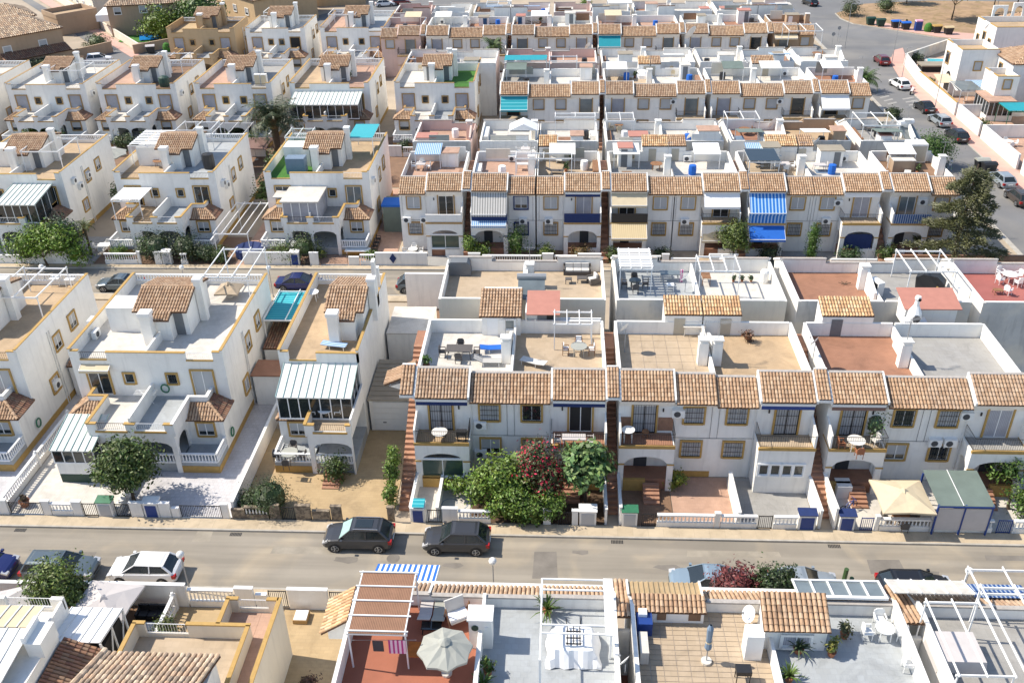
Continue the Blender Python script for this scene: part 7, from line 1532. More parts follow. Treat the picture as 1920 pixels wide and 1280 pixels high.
# the drooping pine
t = T('pine_tree', 'large drooping olive-green pine beside the side road', 'pine', (38.7, 85.0, 0)); b = MB(); b.tube((0, 0, 0), (.2, 0, 11.0), .28, 8, .06); P('trunk', b, 'bark', t)
r_ = random.Random(3); bb = MB(); lf = MB()
for k in range(54):
    z = 2.2 + 8.6 * (int(k / 3) / 18); L_ = (4.0 * (1 - (z - 2.0) / 10.2) + .5) * r_.uniform(.8, 1.12); a = k * 2.25 + r_.uniform(-.2, .2)
    pts = [Vector((.2 * z / 11 + math.cos(a) * L_ * q, math.sin(a) * L_ * q, z + .5 * q - 1.6 * q * q + (.5 * q ** 4))) for q in (0, .3, .6, .85, 1.0)]
    for p, q in zip(pts[:-1], pts[1:]): bb.tube(p, q, .035, 4, .02)
    for n in range(330):
        q = r_.random() ** .7; i = min(3, int(q * 4)); p = pts[i].lerp(pts[i + 1], q * 4 - i) + Vector((r_.gauss(0, .22), r_.gauss(0, .22), r_.gauss(-.05, .14))); d = Vector((math.cos(a) + r_.gauss(0, .5), math.sin(a) + r_.gauss(0, .5), r_.gauss(.2, .4))).normalized() * .30
        s = d.orthogonal().normalized() * .05; g = r_.uniform(.6, 1.4); lf.face([p - s, p + s, p + d], 0, (.085 * g, .09 * g, .03 * g))
P('branches', bb, 'bark', t); P('crown', lf, 'leaf', t)

# ================================================================ THINGS ON TERRACES AND IN YARDS
Z = 6.62
dining('grey slatted', 'on the white roof terrace', *at(862, 668, Z), Z, 1.9, 1.0, True, 'rattan_grey', 'rattan_grey', 4)
lounger('blue sun lounger on the white roof terrace', *at(925, 658, Z), Z, PI / 2 + .1, 'cloth_blue', up=.1); lounger('white-framed folding bed behind the grey dining set', *at(915, 683, Z), Z, PI / 2, 'stripe_grey')
pot_plant('potted fern in the corner of the white roof terrace', *at(800, 690, Z), Z, .3, .9)
dining('round glass', 'on the beige roof terrace', *at(1085, 664, Z), Z, 1.2, 1.2, False, 'wood', 'cloth_sage', 4, (0,), 'cloth_white')
lounger('cream lounger lying by the ridge of the beige terrace', *at(1000, 684, Z), Z, -2, 'cushion', up=.1)
pergola('white frame swing pergola with blue blind on the beige terrace', *[q for q in (-.3, 2.4)], 58.6, 60.4, Z, 8.8)
dish('satellite dish on a mast by the left wall of the slab terrace', *at(1171, 660, Z), Z, .4, 1.9); dish('satellite dish on the white wall between two block terraces', *at(1521, 690, Z), Z, .42, 2.0); antenna('antenna lying on the chimney of the slab terrace', 11.3, 57.2, 8.2)
antenna('antenna on the chimney between the terracotta and grey terraces', 24.2, 57.0, 8.7); table('beige folding bench table against the slab terrace rear wall', *at(1300, 628, Z), Z, 1.6, .5, .8, False, 'floor_white'); bush('dry brown potted shrub on the sand terrace', *at(1402, 640, Z), Z, .45, .8, (.12, .05, .02), 300, .08)
t = T('masonry_barbecue', 'white masonry barbecue with round chimney on the terracotta terrace', 'barbecue', (*at(1708, 618, Z), Z)); b = MB(); b.box(-.55, .55, -.3, .3, 0, .8); b.box(-.75, .9, -.35, .35, .8, .9); P('base', b, 'white_paint', t)
b = MB(); b.lathe((0, 0, .9), [(.55, 0), (.5, .6), (.2, 1.2), (.17, 1.6), (.24, 1.75), (.2, 1.95), (0, 2.0)], 10); P('hood', b, 'white_paint', t); b = MB(); b.tube((0, -.53, 1.2), (0, -.56, 1.2), .3, 10); b.tube((.05, -.2, 2.65), (.05, -.26, 2.65), .12, 8); b.box(-.4, .4, -.32, -.3, .1, .3); b.box(-.4, .4, -.32, -.3, .45, .7); P('opening', b, 'dark_inside', t)
# balcony furniture
table('round pale table on the first balcony of the near row', *at(824, 808, 4.55), 3.81, 1.1, 1.1, .72, True, 'cushion', 'black_iron'); t = T('grill', 'black grill at the right end of the first balcony', 'grill', (*at(866, 822, 3.98), 3.81)); b = MB(); b.box(-.35, .35, -.2, .2, .55, .85); P('body', b, 'plastic_black', t); b = MB(); b.box(-.3, -.25, -.15, .15, 0, .55); b.box(.25, .3, -.15, .15, 0, .55); P('stand', b, 'black_iron', t)
dining('long white', 'on the balcony above the bougainvillea', *at(1076, 818, 4.55), 3.81, 1.6, .7, True, 'cloth_grey', 'cloth_grey', 4, (0, 2)); t = table('white oval table tipped on the wainscot balcony', *at(1178, 806, 4.7), 3.81, .9, .9, .95); table('small side table on the wainscot balcony', *at(1210, 815, 3.98), 3.81, .5, .5, .5, True, 'wood')
dining('round beige', 'on the balcony with the potted tree', *at(1606, 824, 4.55), 3.81, 1.2, 1.2, False, 'terracotta_pot', 'cushion', 4, (1, 2)); chair('cream cushioned chair at the right end of the potted tree balcony', *at(1642, 824, 4.25), 3.81, -1.2, 'cushion', cush='cushion'); pot_plant('slim potted tree on the third block balcony', *at(1636, 815, 3.98), 3.81, .25, 1.9, (.10, .16, .06), n=160)
dining('white plastic', 'on the balcony of the narrow house', *at(612, 782, 3.6), 3.6, 1.1, 1.1, False, n=4, skip=(0, 2)); dining('glass-topped', 'on the porch of the narrow house', *at(545, 862, .9), .9, 1.2, 1.2, False, 'rattan_grey', 'cloth_sage', 4)
lounger('blue and white folded lounger on the tan roof of the narrow house', *at(628, 652, Z), Z, 1.4, 'stripe_deckblue', up=.05); table('white round table on the rear roof of the narrow house', *at(588, 562, Z), Z, 1.0, 1.0, .75)
t = T('folding_rack', 'white folding rack on the left balcony of the tower house', 'rack', (*at(277, 752, 3.58), 3.58)); b = MB()
for q in range(4): b.bar((-.8, -.3 + .2 * q, .8), (.8, -.3 + .2 * q, .8), .03, .03)
b.bar((-.6, -.3, 0), (.6, .3, .8), .04, .04); b.bar((.6, -.3, 0), (-.6, .3, .8), .04, .04); P('frame', b, 'white_paint', t)
for (px, py, zz, l) in ((178, 632, Z, 'air conditioner outdoor unit standing on the tower house roof edge'), (170, 610, Z, 'air conditioner outdoor unit by the left parapet of the tower house roof')):
    t = T('outdoor_unit', l, 'air conditioner', (*at(px, py, zz), zz), PI / 2); ac_unit(t, 0, 0, .05)
b = MB()
for (px, py, l) in ((318, 737, 'coiled green hose on the right balcony of the tower house'), (80, 795, 'coiled green hose on the side wall of the cut-off house'), (444, 812, 'coiled green hose on the side wall of the tower house')):
    x, y = at(px, py, 3.6 if px == 318 else 1.2); x = {80: -39.42, 444: -24.22}.get(px, x); t = T('garden_hose', l, 'hose', (x, 56.3 if px == 318 else y, 4.0 if px == 318 else 1.0), 0 if px == 318 else PI / 2); b = MB(); n = 14
    for q in range(n): a0, a1 = 2 * PI * q / n, 2 * PI * (q + 1) / n; b.tube((.3 * math.cos(a0), -.06, .35 + .35 * math.sin(a0)), (.3 * math.cos(a1), -.06, .35 + .35 * math.sin(a1)), .06, 5)
    P('coil', b, 'green_paint', t)
# row C terraces
t = T('covered_barbecue', 'barbecue under a dark grey cover on the back-row terrace', 'barbecue', (*at(862, 512, Z), Z)); b = MB(); b.prism([(-1.0, 0), (1.0, 0), (.95, 1.0), (.7, 1.25), (-.7, 1.25), (-.95, 1.0)], 'y', -.5, .5); P('cover', b, 'door_grey', t)
t = T('covered_barbecue', 'large black grill cover beside a yellow canister, right of the back row', 'barbecue', (*at(1742, 540, Z), Z), -.5); b = MB(); b.prism([(-1.0, 0), (1.1, 0), (1.1, .8), (.5, 1.3), (-.6, 1.3), (-1.1, .9)], 'y', -.5, .5); P('cover', b, 'plastic_black', t)
t = T('canister', 'yellow canister beside the large black grill cover', 'canister', (*at(1756, 547, Z), Z)); b = MB(); b.lathe((0, 0, 0), [(.16, 0), (.16, .5), (.07, .65), (0, .65)], 9); P('body', b, 'stripe_tan' if False else 'yellow', t)
t = T('solar_water_heater', 'grey solar water heater panel with tank by the sofa terrace', 'solar heater', (-3.0, 64.7, 7.6)); b = MB(); b.prism([(-.9, .3), (.9, 1.2), (.9, 1.28), (-.9, .38)], 'x', -.2, 1.9); P('panel', b, 'glass_clear', t); b = MB(); b.tube((-.3, 1.0, 1.35), (2.0, 1.0, 1.35), .28, 10); P('tank', b, 'grey_metal', t); b = MB(); b.bar((0, .9, 0), (0, .9, 1.2), .05, .05); b.bar((1.7, .9, 0), (1.7, .9, 1.2), .05, .05); P('stand', b, 'grey_metal', t)
def sofa(label, x, y, z, w_, rz, m='rattan_grey', c='cushion'):
    t = T('sofa', label, 'sofa', (x, y, z), rz); b = MB(); b.box(-w_ / 2, w_ / 2, -.4, .4, 0, .32); b.box(-w_ / 2, w_ / 2, .3, .42, .32, .75); b.box(-w_ / 2, -w_ / 2 + .12, -.4, .3, .32, .55); b.box(w_ / 2 - .12, w_ / 2, -.4, .3, .32, .55); P('frame', b, m, t)
    n = max(1, round(w_ / .75))
    for k in range(n): a = -w_ / 2 + .14 + (w_ - .28) * k / n; b = MB(); b.box(a + .02, a + (w_ - .28) / n - .02, -.36, .28, .32, .45); b.box(a + .02, a + (w_ - .28) / n - .02, .14, .29, .45, .85); P('cushion', b, c, t)
sofa('three-seat rattan sofa with grey cushions on the back-row terrace', *at(1082, 512, Z), Z, 2.3, 0); sofa('rattan armchair with cushion right of the three-seat sofa', *at(1112, 530, Z), Z, .9, -1.2); table('low rattan coffee table with teal tray before the three-seat sofa', *at(1092, 528, Z), Z, .9, .6, .4, False, 'rattan_grey'); table('small rattan side stool before the three-seat sofa', *at(1066, 530, Z), Z, .55, .5, .4, False, 'rattan_grey')
pergola('white slatted pergola with cream cover over cluttered furniture, back row', 4.9, 7.4, 67.3, 70.8, Z, 8.9, slats=8); dining('dark garden', 'under the slatted pergola', *at(1190, 540, Z), Z, 1.0, 1.0, False, 'rattan_grey', 'glass_dark', 4); table('grey glass table beside the slatted pergola', *at(1255, 525, Z), Z, 1.6, .8, .7, False, 'glass_clear', 'grey_metal'); table('white cabinet table beside the party wall, back row', *at(1256, 545, Z), Z, .6, .5, .6, False)
t = T('float_toy', 'bright pink pool float leaning on the white wall, back row', 'pool float', (*at(1277, 528, Z), Z)); b = MB(); b.box(-.12, .12, -.05, .05, 0, 1.1); P('body', b, 'stripe_pink', t); dish('satellite dish on the party wall beside the pink float', *at(1284, 548, Z), Z, .4, 1.2)
pergola('white pergola frame with clear panels above the wooden table, back row', 11.2, 14.3, 67.0, 69.6, Z, 8.9); table('wooden rectangular table standing on the white back-row terrace', *at(1322, 530, Z), Z, .7, 1.3, .75, False, 'wood')
for k, px in enumerate((1375, 1391, 1408)): pot_plant('small potted succulent on the white back-row terrace, ' + ('left', 'middle', 'right')[k] + ' of three', *at(px, 528, Z), Z, .16, .5, (.10, .14, .06), n=40)
t = T('bulky_appliance', 'beige cylinder heater in the corner right of the three potted succulents', 'heater', (*at(1432, 528, Z), Z)); b = MB(); b.lathe((0, 0, 0), [(.35, 0), (.38, .9), (.3, 1.05), (0, 1.08)], 10); P('body', b, 'coping', t)
pergola('white pergola with short blue blind above the black grill cover', 27.5, 31.0, 66.9, 70.6, Z, 9.0); b = MB()
dining('white and green plastic', 'on the pink-red terrace', *at(1890, 528, Z), Z, 1.2, 1.2, False, n=4, rz=.4); chair('lone white plastic chair on the pink-red terrace', *at(1888, 552, Z), Z, 2.2); table('small wooden crate table on the pink-red terrace', *at(1870, 550, Z), Z, .7, .5, .35, False, 'wood'); t = T('covered_box', 'black-fronted white cabinet by the terracotta back-row terrace', 'cabinet', (*at(1640, 550, Z), Z), -1.2); b = MB(); b.box(-.6, .6, -.3, .3, 0, 1.2); P('body', b, 'white_plastic', t); b = MB(); b.box(-.5, .5, -.32, -.3, .1, 1.1); P('door', b, 'plastic_black', t)
t = T('dead_plant', 'dry fallen branch on the terracotta back-row terrace', 'branch', (*at(1583, 533, Z), Z)); b = MB(); [b.bar((0, 0, .05), (math.cos(k) * .5, math.sin(k) * .3, .15), .03, .03) for k in range(7)]; P('twigs', b, 'bark', t)
# tower house and neighbours: roof frames
pergola('white roof frame with green rolled blind on the rear of the tower house', -28.3, -24.8, 65.2, 70.4, Z, 9.0); parasol('beige parasol top standing low beside the roof frame', *at(432, 556, Z), Z, 1.0, 1.2, 'floor_beige', 4)
t = T('turquoise_awning', 'turquoise sunshade pergola between two white houses', 'pergola', (-22.2, 67.8, 0)); pergola_mb(t, -1.9, 1.7, -2.4, 2.6, 0, 5.0, 3, roof=None); b = MB(); b.box(-1.9, 1.7, -2.4, 2.6, 4.86, 4.89); P('shade_cloth', b, 'stripe_teal', t)
pergola('white roof frame on the cut-off house', -44, -40.4, 62, 67, Z, 8.8, n=3); table('white side table on the roof of the cut-off house', *at(107, 534, Z), Z, .8, .6, .7, False); table('white folding table on the roof of the cut-off house near the corner', *at(135, 536, Z), Z, .8, .6, .7, False)
for (x0, x1, y0, y1, l, m) in ((-46.9, -43.6, 96.4, 101.2, 'white slatted roof pergola on the house with the two pergolas', 9), (-58.2, -54.0, 94.5, 98.8, 'white roof pergola frame on the leftmost house behind the middle street', 0), (-30.4, -27.8, 99, 102, 'white roof frame behind the fake grass terrace', 0), (-23.2, -20.6, 98.5, 103, 'roof frame with teal striped shade behind the curtained-veranda house', -1), (-43.6, -39.6, 101.5, 104.5, 'open white frame at the rear of the two-pergola house', 0),
                               (-71, -66.2, 127, 131, 'white roof frame on the leftmost house of the third left row', 0), (-58.6, -54, 132, 136, 'tilted white frame behind the brick-screened house', 0), (-34, -30, 133.5, 137, 'green-blind roof frame behind the date palm', 0), (-30, -26.5, 133, 137, 'second white roof frame behind the date palm', 0), (-50.6, -47.6, 163, 166.5, 'white roof frame of the fourth left row', 0), (-39, -34.5, 161, 165, 'roof frame over chairs in the fourth left row', 0), (-44, -40, 113, 117.5, 'white frame over a green canopy below the third left row', 0)):
    pergola(l, x0, x1, y0, y1, Z if y0 not in (113,) else 2.0, 8.9 if y0 != 113 else 4.5, slats=max(0, m), n=3, roof='stripe_teal' if m < 0 else None)
t = T('water_tank', 'dark green water tank on the roof of the brick-screened house', 'water tank', (-54.9, 127.2, Z)); b = MB(); b.lathe((0, 0, 0), [(.7, 0), (.75, .6), (.7, 1.2), (.3, 1.4), (0, 1.4)], 12); P('body', b, 'green_dark', t)
for k, x in enumerate((-41.8, -40.9)): t = T('storage_locker', 'beige storage locker on the roof, ' + ('left' if k == 0 else 'right') + ' of the pair in the third left row', 'locker', (x, 127.5, Z)); b = MB(); b.box(-.4, .4, -.3, .3, 0, 1.5); P('body', b, 'floor_tan' if False else 'coping', t); b = MB(); b.box(-.36, .36, -.32, -.3, .1, 1.4); P('door', b, 'cloth_cream', t)
t = T('water_tank', 'black water tank beside the white round stair tower behind the middle street', 'water tank', (-38.2, 95.6, Z)); b = MB(); b.lathe((0, 0, 0), [(.6, 0), (.65, .8), (.6, 1.6), (0, 1.7)], 12); P('body', b, 'plastic_black', t)
# yards behind the middle street
gwl = (('white low wall with balusters before the fig bushes', -47.4, -38.2, [('bal', -47.0, -43.6), ('solid', -43.5, -43.2), ('gate', -43.1, -41.8), ('solid', -41.7, -41.0), ('cab', -40.9, -40.0), ('bal', -39.0, -38.3)]), ('plain white wall before the leafy bushes, middle street', -32.4, -24.6, [('solid', -32.4, -27.6), ('cabblue', -27.5, -26.6), ('gate', -26.5, -25.6), ('solid', -25.5, -24.6)]),
       ('white wall with black diamond ornament, middle street', -21.5, -12.9, [('gate', -24.4, -21.6), ('low', -21.5, -20.4), ('bal', -20.3, -18.8), ('solid', -18.7, -13.4)]), ('white balustrade before the rounded bushes, middle street', -9.2, 4.2, [('solid', -9.2, -8), ('bal', -7.8, -1.8), ('solid', -1.7, -.6), ('bal', -.5, 1.8), ('solid', 1.9, 4.2)]), ('white balustrade before the beige awnings, middle street', 5.1, 18, [('bal', 5.3, 10.2), ('solid', 10.3, 11), ('low', 11.2, 14), ('solid', 15, 17.8)]), ('low wall before the cypress and the blue arch', 18.9, 32, [('low', 18.9, 21), ('gate', 21.1, 22.2), ('low', 22.3, 25), ('low', 27, 31.5)]), ('brown wall below the drooping pine', 33, 46, [('solid', 33, 46)]), ('grey-white wall at the left end of the middle street', -66, -48.5, [('low', -66, -56), ('solid', -55.8, -49)]))
for l, a, c, pr in gwl: garden_wall(l, a, c, 85.2, pr, h=1.3, m='plaster' if 'brown' not in l else 'brick_clad')
t = T('wall_ornament', 'black diamond ornament on the white wall of the middle street', 'ornament', (-16.9, 85.15, .9)); b = MB(); b.prism([(-.35, 0), (0, .55), (.35, 0), (0, -.55)], 'y', -.03, .02); P('diamond', b, 'navy_cloth', t)
dining('white plastic garden', 'in the yard with green mat', *at(198, 470), 0, 1.3, 1.0, True); table('long white table before the semi-detached house with fake grass', *at(672, 480), 0, 2.6, .9, .75, False); dining('round white', 'before the glass-fronted arch, second row', *at(775, 478), 0, 1.0, 1.0); sheet('garden_mat', [at(226, 462), at(240, 462), at(250, 480), at(232, 480)], .035, 'fake_grass')
t = T('garden_trampoline', 'blue and black round play pool beside the right neighbour of the fig bushes', 'play pool', (*at(470, 478), 0)); b = MB(); b.lathe((0, 0, 0), [(1.5, 0), (1.5, .9), (1.35, .95), (0, .7)], 16); P('body', b, 'navy_cloth', t)
pergola('white pergola with cream side awnings beside the dark blue pool', -35.3, -31.8, 86, 94, 0, 3.2, n=5); t = T('shade_canopy', 'white flat shade canopy over the porch bench, middle street', 'canopy', (*at(378, 440), 0)); b = MB(); b.prism([(-1.2, 2.5), (1.2, 2.8), (1.2, 2.85), (-1.2, 2.55)], 'x', -1.5, 1.5); P('roof', b, 'cloth_white', t); four_posts(t, 1.4, 1.1, 2.6)
for (x, y, l, m) in ((-39.9, 116, 'brown gazebo roof left of the date palm', 'cloth_brown'), (-42, 111.5, 'dark green covered stall left of the brown gazebo', 'green_dark'), (-57.5, 112, 'round green parasol behind the leftmost middle-street house', 'cloth_sage')): parasol(l, x, y, 0, 2.3, 2.8, m, 4 if 'round' not in l else 8)
# other roof clutter in the middle rows
for (px, py, r, h, l) in ((1296, 82, 1.1, 1.2, 'very large tilted white satellite dish in the upper rows'), (1103, 100, .55, .9, 'white satellite dish above the teal awning row'), (1450, 248, .75, .9, 'round white satellite dish on the brown-walled terrace'), (1296, 270, .6, .8, 'white satellite dish beside the grey shed roof'), (1668, 252, .9, .8, 'big white satellite dish beside the solar water heater'), (1402, 85, .6, .9, 'satellite dish left of the glazed white veranda, upper rows'), (1850, 60, .5, .6, 'satellite dish on the white stepped-parapet house'), (1530, 285, .5, 1.0, 'thin-edged satellite dish on the grey rear wall')):
    x, y = at(px, py, Z); dish(l, x, y, Z, r, h)
t = T('solar_water_heater', 'solar water heater with white drum beside the side road', 'solar heater', (*at(1702, 262, Z), Z), .4); b = MB(); b.prism([(-1.0, .2), (.8, 1.3), (.8, 1.4), (-1.0, .3)], 'x', -1.0, 1.0); P('panel', b, 'glass_clear', t); b = MB(); b.tube((-.9, .9, 1.7), (1.0, .9, 1.7), .35, 12); P('tank', b, 'white_paint', t)
t = T('roof_locker', 'large beige locker on the corner terrace beside the round bush', 'locker', (*at(1712, 300, Z), Z)); b = MB(); b.box(-1, 1, -.8, .8, 0, 2.0); P('body', b, 'coping', t); b = MB(); b.box(-.9, .9, -.82, -.8, .1, 1.8); P('door', b, 'door_beige', t)
t = T('roof_box', 'tan box hut on the corner terrace below the beige locker', 'hut', (*at(1688, 318, Z), Z)); b = MB(); b.box(-1.1, 1.1, -.8, .8, 0, 1.2); P('body', b, 'plaster_tan', t); b = MB(); b.box(-1.15, 1.15, -.85, .85, 1.2, 1.28); P('lid', b, 'floor_white', t)
for (x0, x1, y0, y1, l, rf) in ((-.6, 4.0, 106.2, 107.6, 'white roof frame left of the grey rear wall, middle rows', None), (-4.6, 1.2, 92.6, 94.2, 'long white frame on the beige terrace of the second row', None), (5.3, 8.4, 104.8, 107.6, 'white frame with black sun beds behind it', None), (19.0, 22.6, 105.2, 108.0, 'white pergola over the brown-walled terrace', None), (33.6, 37.6, 103.0, 107.5, 'white pergola with navy blind near the side road', None), (19.2, 22.2, 91.6, 95.0, 'white pergola with black panels on the second row terrace', 'glass_dark'),
                                (-7.8, -2.0, 131.0, 133.5, 'turquoise screened terrace pergola in the third row', 'cloth_teal'), (-1.6, 2.2, 131.0, 133.5, 'white frame beside the turquoise screens, third row', None), (8, 12, 168, 171, 'white canopy frame at the top of the picture', 'cloth_white'), (-13, -9, 168, 171, 'white frame at the top left of the upper rows', None), (34.5, 39.5, 147.5, 152, 'white glazed frame below the ochre awning, upper rows', None)):
    pergola(l, x0, x1, y0, y1, Z, 8.8, n=3, roof=rf)
rs = random.Random(11); des = ['white plastic', 'grey folding', 'pale round', 'cream', 'wooden', 'dark']; mm = ['white_plastic', 'cloth_grey', 'cushion', 'cloth_cream', 'wood', 'rattan_grey']
for k, (px, py, w_) in enumerate(((790, 318, 'on the pink terrace of the leftmost second-row house'), (980, 318, 'on the second-row terrace with the long frame'), (1050, 305, 'on the right of the long-frame terrace'), (1170, 303, 'beside the covered barbecue on the second row'), (1230, 318, 'on the second-row terrace above the beige awnings'), (1425, 312, 'under the black-panelled pergola'), (1470, 318, 'among the clutter of the second-row terrace'), (1535, 320, 'beside the grey cloth on the second-row terrace'), (1700, 330, 'on the terrace above the pine tree'), (1160, 245, 'between the black sun beds'), (1395, 252, 'inside the brown-walled pergola'), (1630, 245, 'under the navy-blind pergola'),
                                  (985, 290, 'beneath the pointed gazebo'), (820, 145, 'on the third-row pink roof'), (1175, 148, 'beside the white covered heap'), (1260, 140, 'left of the white lean-to frame'), (1530, 108, 'on the terrace above the white awning end house'), (1000, 45, 'beside the washing line, top rows'), (1160, 40, 'beside the blue towel, top rows'), (1250, 15, 'on the brown balustraded terrace at the top'), (640, 150, 'on the tan roof behind the glazed veranda'), (790, 130, 'on the pale blue house roof'), (300, 312, 'under the slatted roof pergola'), (1040, 325, 'by the ridge of the navy-cloth house'))):
    x, y = at(px, py, Z); i = k % 6
    if k % 3 == 0: dining(des[i], w_, x, y, Z, 1.0, 1.0, k % 2 == 0, mm[i], mm[(i + 1) % 6], 4, (k % 4,))
    elif k % 3 == 1: table(des[i] + ' table ' + w_, x, y, Z, 1.3, .8, .7, k % 2 == 0, mm[i]); chair(des[i] + ' chair ' + w_, x + 1.1, y + .2, Z, 1.6, mm[i])
    else: lounger(des[i] + ' lounger ' + w_, x, y, Z, rs.uniform(0, 3), mm[i], up=.3); pot_plant('potted plant ' + w_, x + 1.2, y + .5, Z, .25, .9, G1, n=60)
t = T('gazebo', 'white gazebo with pointed roof on the terrace behind the second row', 'gazebo', (*at(982, 268, Z), Z)); four_posts(t, 1.4, 1.0, 1.9); b = MB(); b.prism([(-1.6, 1.85), (1.6, 1.85), (0, 2.6)], 'y', -1.2, 1.2); P('roof', b, 'cloth_white', t)
t = T('covered_heap', 'heap under white cloth on a third-row roof terrace', 'covered heap', (*at(1205, 145, Z), Z)); b = MB(); b.ball((0, 0, .2), 1.1, 9, 5, .8); P('cover', b, 'cloth_white', t)
# near yards
parasol('cream square gazebo parasol in the yard of the third terraced block', 22.4, 47.95, 0, 1.75, 2.75, 'cloth_cream', 4); t = T('yard_canopy', 'grey-green flat canopy on blue posts at the right, near street', 'canopy', (26.0, 48.3, 0))
b = MB(); b.prism([(-1.6, 2.55), (1.7, 2.8), (1.7, 2.84), (-1.6, 2.59)], 'x', -1.75, 1.75); P('roof', b, 'panel_green', t); b = MB(); [b.box(sx - .05, sx + .05, sy - .05, sy + .05, 0, 2.6) for sx in (-1.7, 0, 1.7) for sy in (-1.5, 1.6)]; b.bar((-1.75, -1.6, 2.5), (1.75, -1.6, 2.5), .08, .1); P('posts', b, 'blue_paint', t); b = MB(); b.bar((-.2, -1.6, 2.64), (-.2, 1.7, 2.88), .04, .03); P('roof_seam', b, 'white_paint', t); b = MB(); b.box(-1.65, 1.65, -1.52, -1.48, .5, 2.3); P('side_sheet', b, 'cloth_grey', t)
dining('dark wood', 'under the cream gazebo parasol', 22.6, 48.0, 0, 1.2, 1.2, False, 'rattan_grey', 'wood', 4); t = T('cabinet', 'white outdoor sink cabinet before the third block arch', 'cabinet', (*at(1577, 925), 0)); b = MB(); b.box(-.5, .5, -.5, .5, 0, 1.0); P('body', b, 'white_plastic', t)
t = T('bicycle', 'bicycle leaning behind the blue-topped meter box', 'bicycle', (*at(1588, 958), 0), .5)
for s in (-.5, .5):
    b = MB(); [b.tube((s + .33 * math.cos(2 * PI * q / 12), 0, .33 + .33 * math.sin(2 * PI * q / 12)), (s + .33 * math.cos(2 * PI * (q + 1) / 12), 0, .33 + .33 * math.sin(2 * PI * (q + 1) / 12)), .025, 4) for q in range(12)]; P('wheel', b, 'tyre', t)
b = MB(); b.bar((-.5, 0, .33), (0, 0, .8), .04, .04); b.bar((0, 0, .8), (.45, 0, .8), .04, .04); b.bar((.45, 0, .8), (.5, 0, .33), .04, .04); b.bar((0, 0, .3), (.42, 0, .8), .04, .04); b.bar((.42, -.25, .95), (.42, .25, .95), .03, .03); P('frame', b, 'blue_paint', t)
pot_plant('large terracotta pot with dry shrub in the front yard corner', *at(48, 948), 0, .45, .6, (.12, .09, .05), n=120); t = T('towel', 'green and yellow patterned towel over the wall by the first stair', 'towel', (-9.2, 47.3, 1.35)); b = MB(); b.box(-.4, .4, -.4, .5, .12, .15); P('cloth', b, 'stripe_teal', t)
t = T('floor_tile_picture', 'dark curved line pattern painted on the yard tiles before the glazed porch', 'floor pattern', (-7.2, 49.0, .024)); b = MB()
for k in range(12): a = k * .55; b.face([(math.cos(a) * (.3 + .07 * k), math.sin(a) * (.3 + .07 * k), .004), (math.cos(a + .55) * (.36 + .07 * k), math.sin(a + .55) * (.36 + .07 * k), .004), (math.cos(a + .55) * (.42 + .07 * k), math.sin(a + .55) * (.42 + .07 * k), .004), (math.cos(a) * (.36 + .07 * k), math.sin(a) * (.36 + .07 * k), .004)])
P('lines', b, 'cloth_slate', t)
# ================================================================ FOREGROUND TERRACES
t = T('reed_pergola', 'white frame pergola with brown reed roof on the red terrace', 'pergola', (-8.3, 31.5, Z)); pergola_mb(t, -1.3, 1.35, -1.8, 1.9, 0, 2.35, 2)
for k in range(5): b = MB(); b.bar((-1.45, -1.8 + .93 * k, 2.50), (1.5, -1.8 + .93 * k, 2.50), .06, .06); P('crossbar', b, 'white_paint', t)
b = MB(); b.box(-1.3, 1.35, -1.9, 1.95, 2.42, 2.45); P('reed_mat', b, 'reed', t)
lounger('black lounger with grey cushion on the red terrace, left of two', *at(800, 1150, Z), Z, PI, 'cloth_grey', 'plastic_black'); lounger('black lounger with rolled cream towel on the red terrace, right of two', *at(826, 1152, Z), Z, PI, 'cloth_sage', 'plastic_black')
t = T('swing_chair', 'cream canopy swing chair beside the two black loungers', 'chair', (*at(860, 1168, Z), Z), .5); b = MB(); b.box(-.5, .5, -.35, .35, .45, .55); b.prism([(.3, .55), (.5, 1.3), (.58, 1.28), (.4, .5)], 'x', -.5, .5); P('seat', b, 'cushion', t); b = MB(); b.box(-.5, .5, -.3, .3, .55, .66); P('cushion', b, 'cloth_white', t); b = MB(); b.bar((-.62, -.5, 0), (-.62, 0, 1.3), .05, .05); b.bar((-.62, .5, 0), (-.62, 0, 1.3), .05, .05); b.bar((.62, -.5, 0), (.62, 0, 1.3), .05, .05); b.bar((.62, .5, 0), (.62, 0, 1.3), .05, .05); P('frame', b, 'wood', t)
table('dark glass coffee table before the black loungers', *at(810, 1182, Z), Z, 1.0, .55, .4, False, 'glass_dark', 'black_iron'); parasol('sage green eight-sided parasol on the red terrace', *at(838, 1262, Z), Z, 1.3, 2.2, 'cloth_sage', 8, .2)
t = T('washing_line', 'pink and white striped towel hanging on a line, red terrace', 'towel', (*at(750, 1255, Z), Z)); b = MB(); b.prism([(.03, 1.35), (.03, 2.0), (0, 2.02), (-.06, 1.2)], 'x', -.4, .4); P('towel', b, 'stripe_pink', t)
t = T('washing_line', 'line with a dark hanging cloth on the red terrace', 'washing line', (*at(715, 1255, Z), Z)); b = MB(); b.bar((-1.2, 0, 2.0), (1.8, .1, 2.0), .015, .015); P('line', b, 'grey_metal', t); b = MB(); b.box(-.25, .25, -.02, .02, 1.3, 1.98); P('cloth', b, 'door_dark', t)
table('orange patterned table behind the sage parasol', *at(790, 1235, Z), Z, 1.2, .9, .7, False, 'cloth_orange', 'wood'); dish('small satellite dish beside the red passage', 3.2, 29.2, 7.4, .35, .5); pot_plant('white bowl planter on the parapet beside the swing chair', *at(888, 1158, Z), Z, .28, .3, (.07, .12, .03), 'white_plastic', n=80)
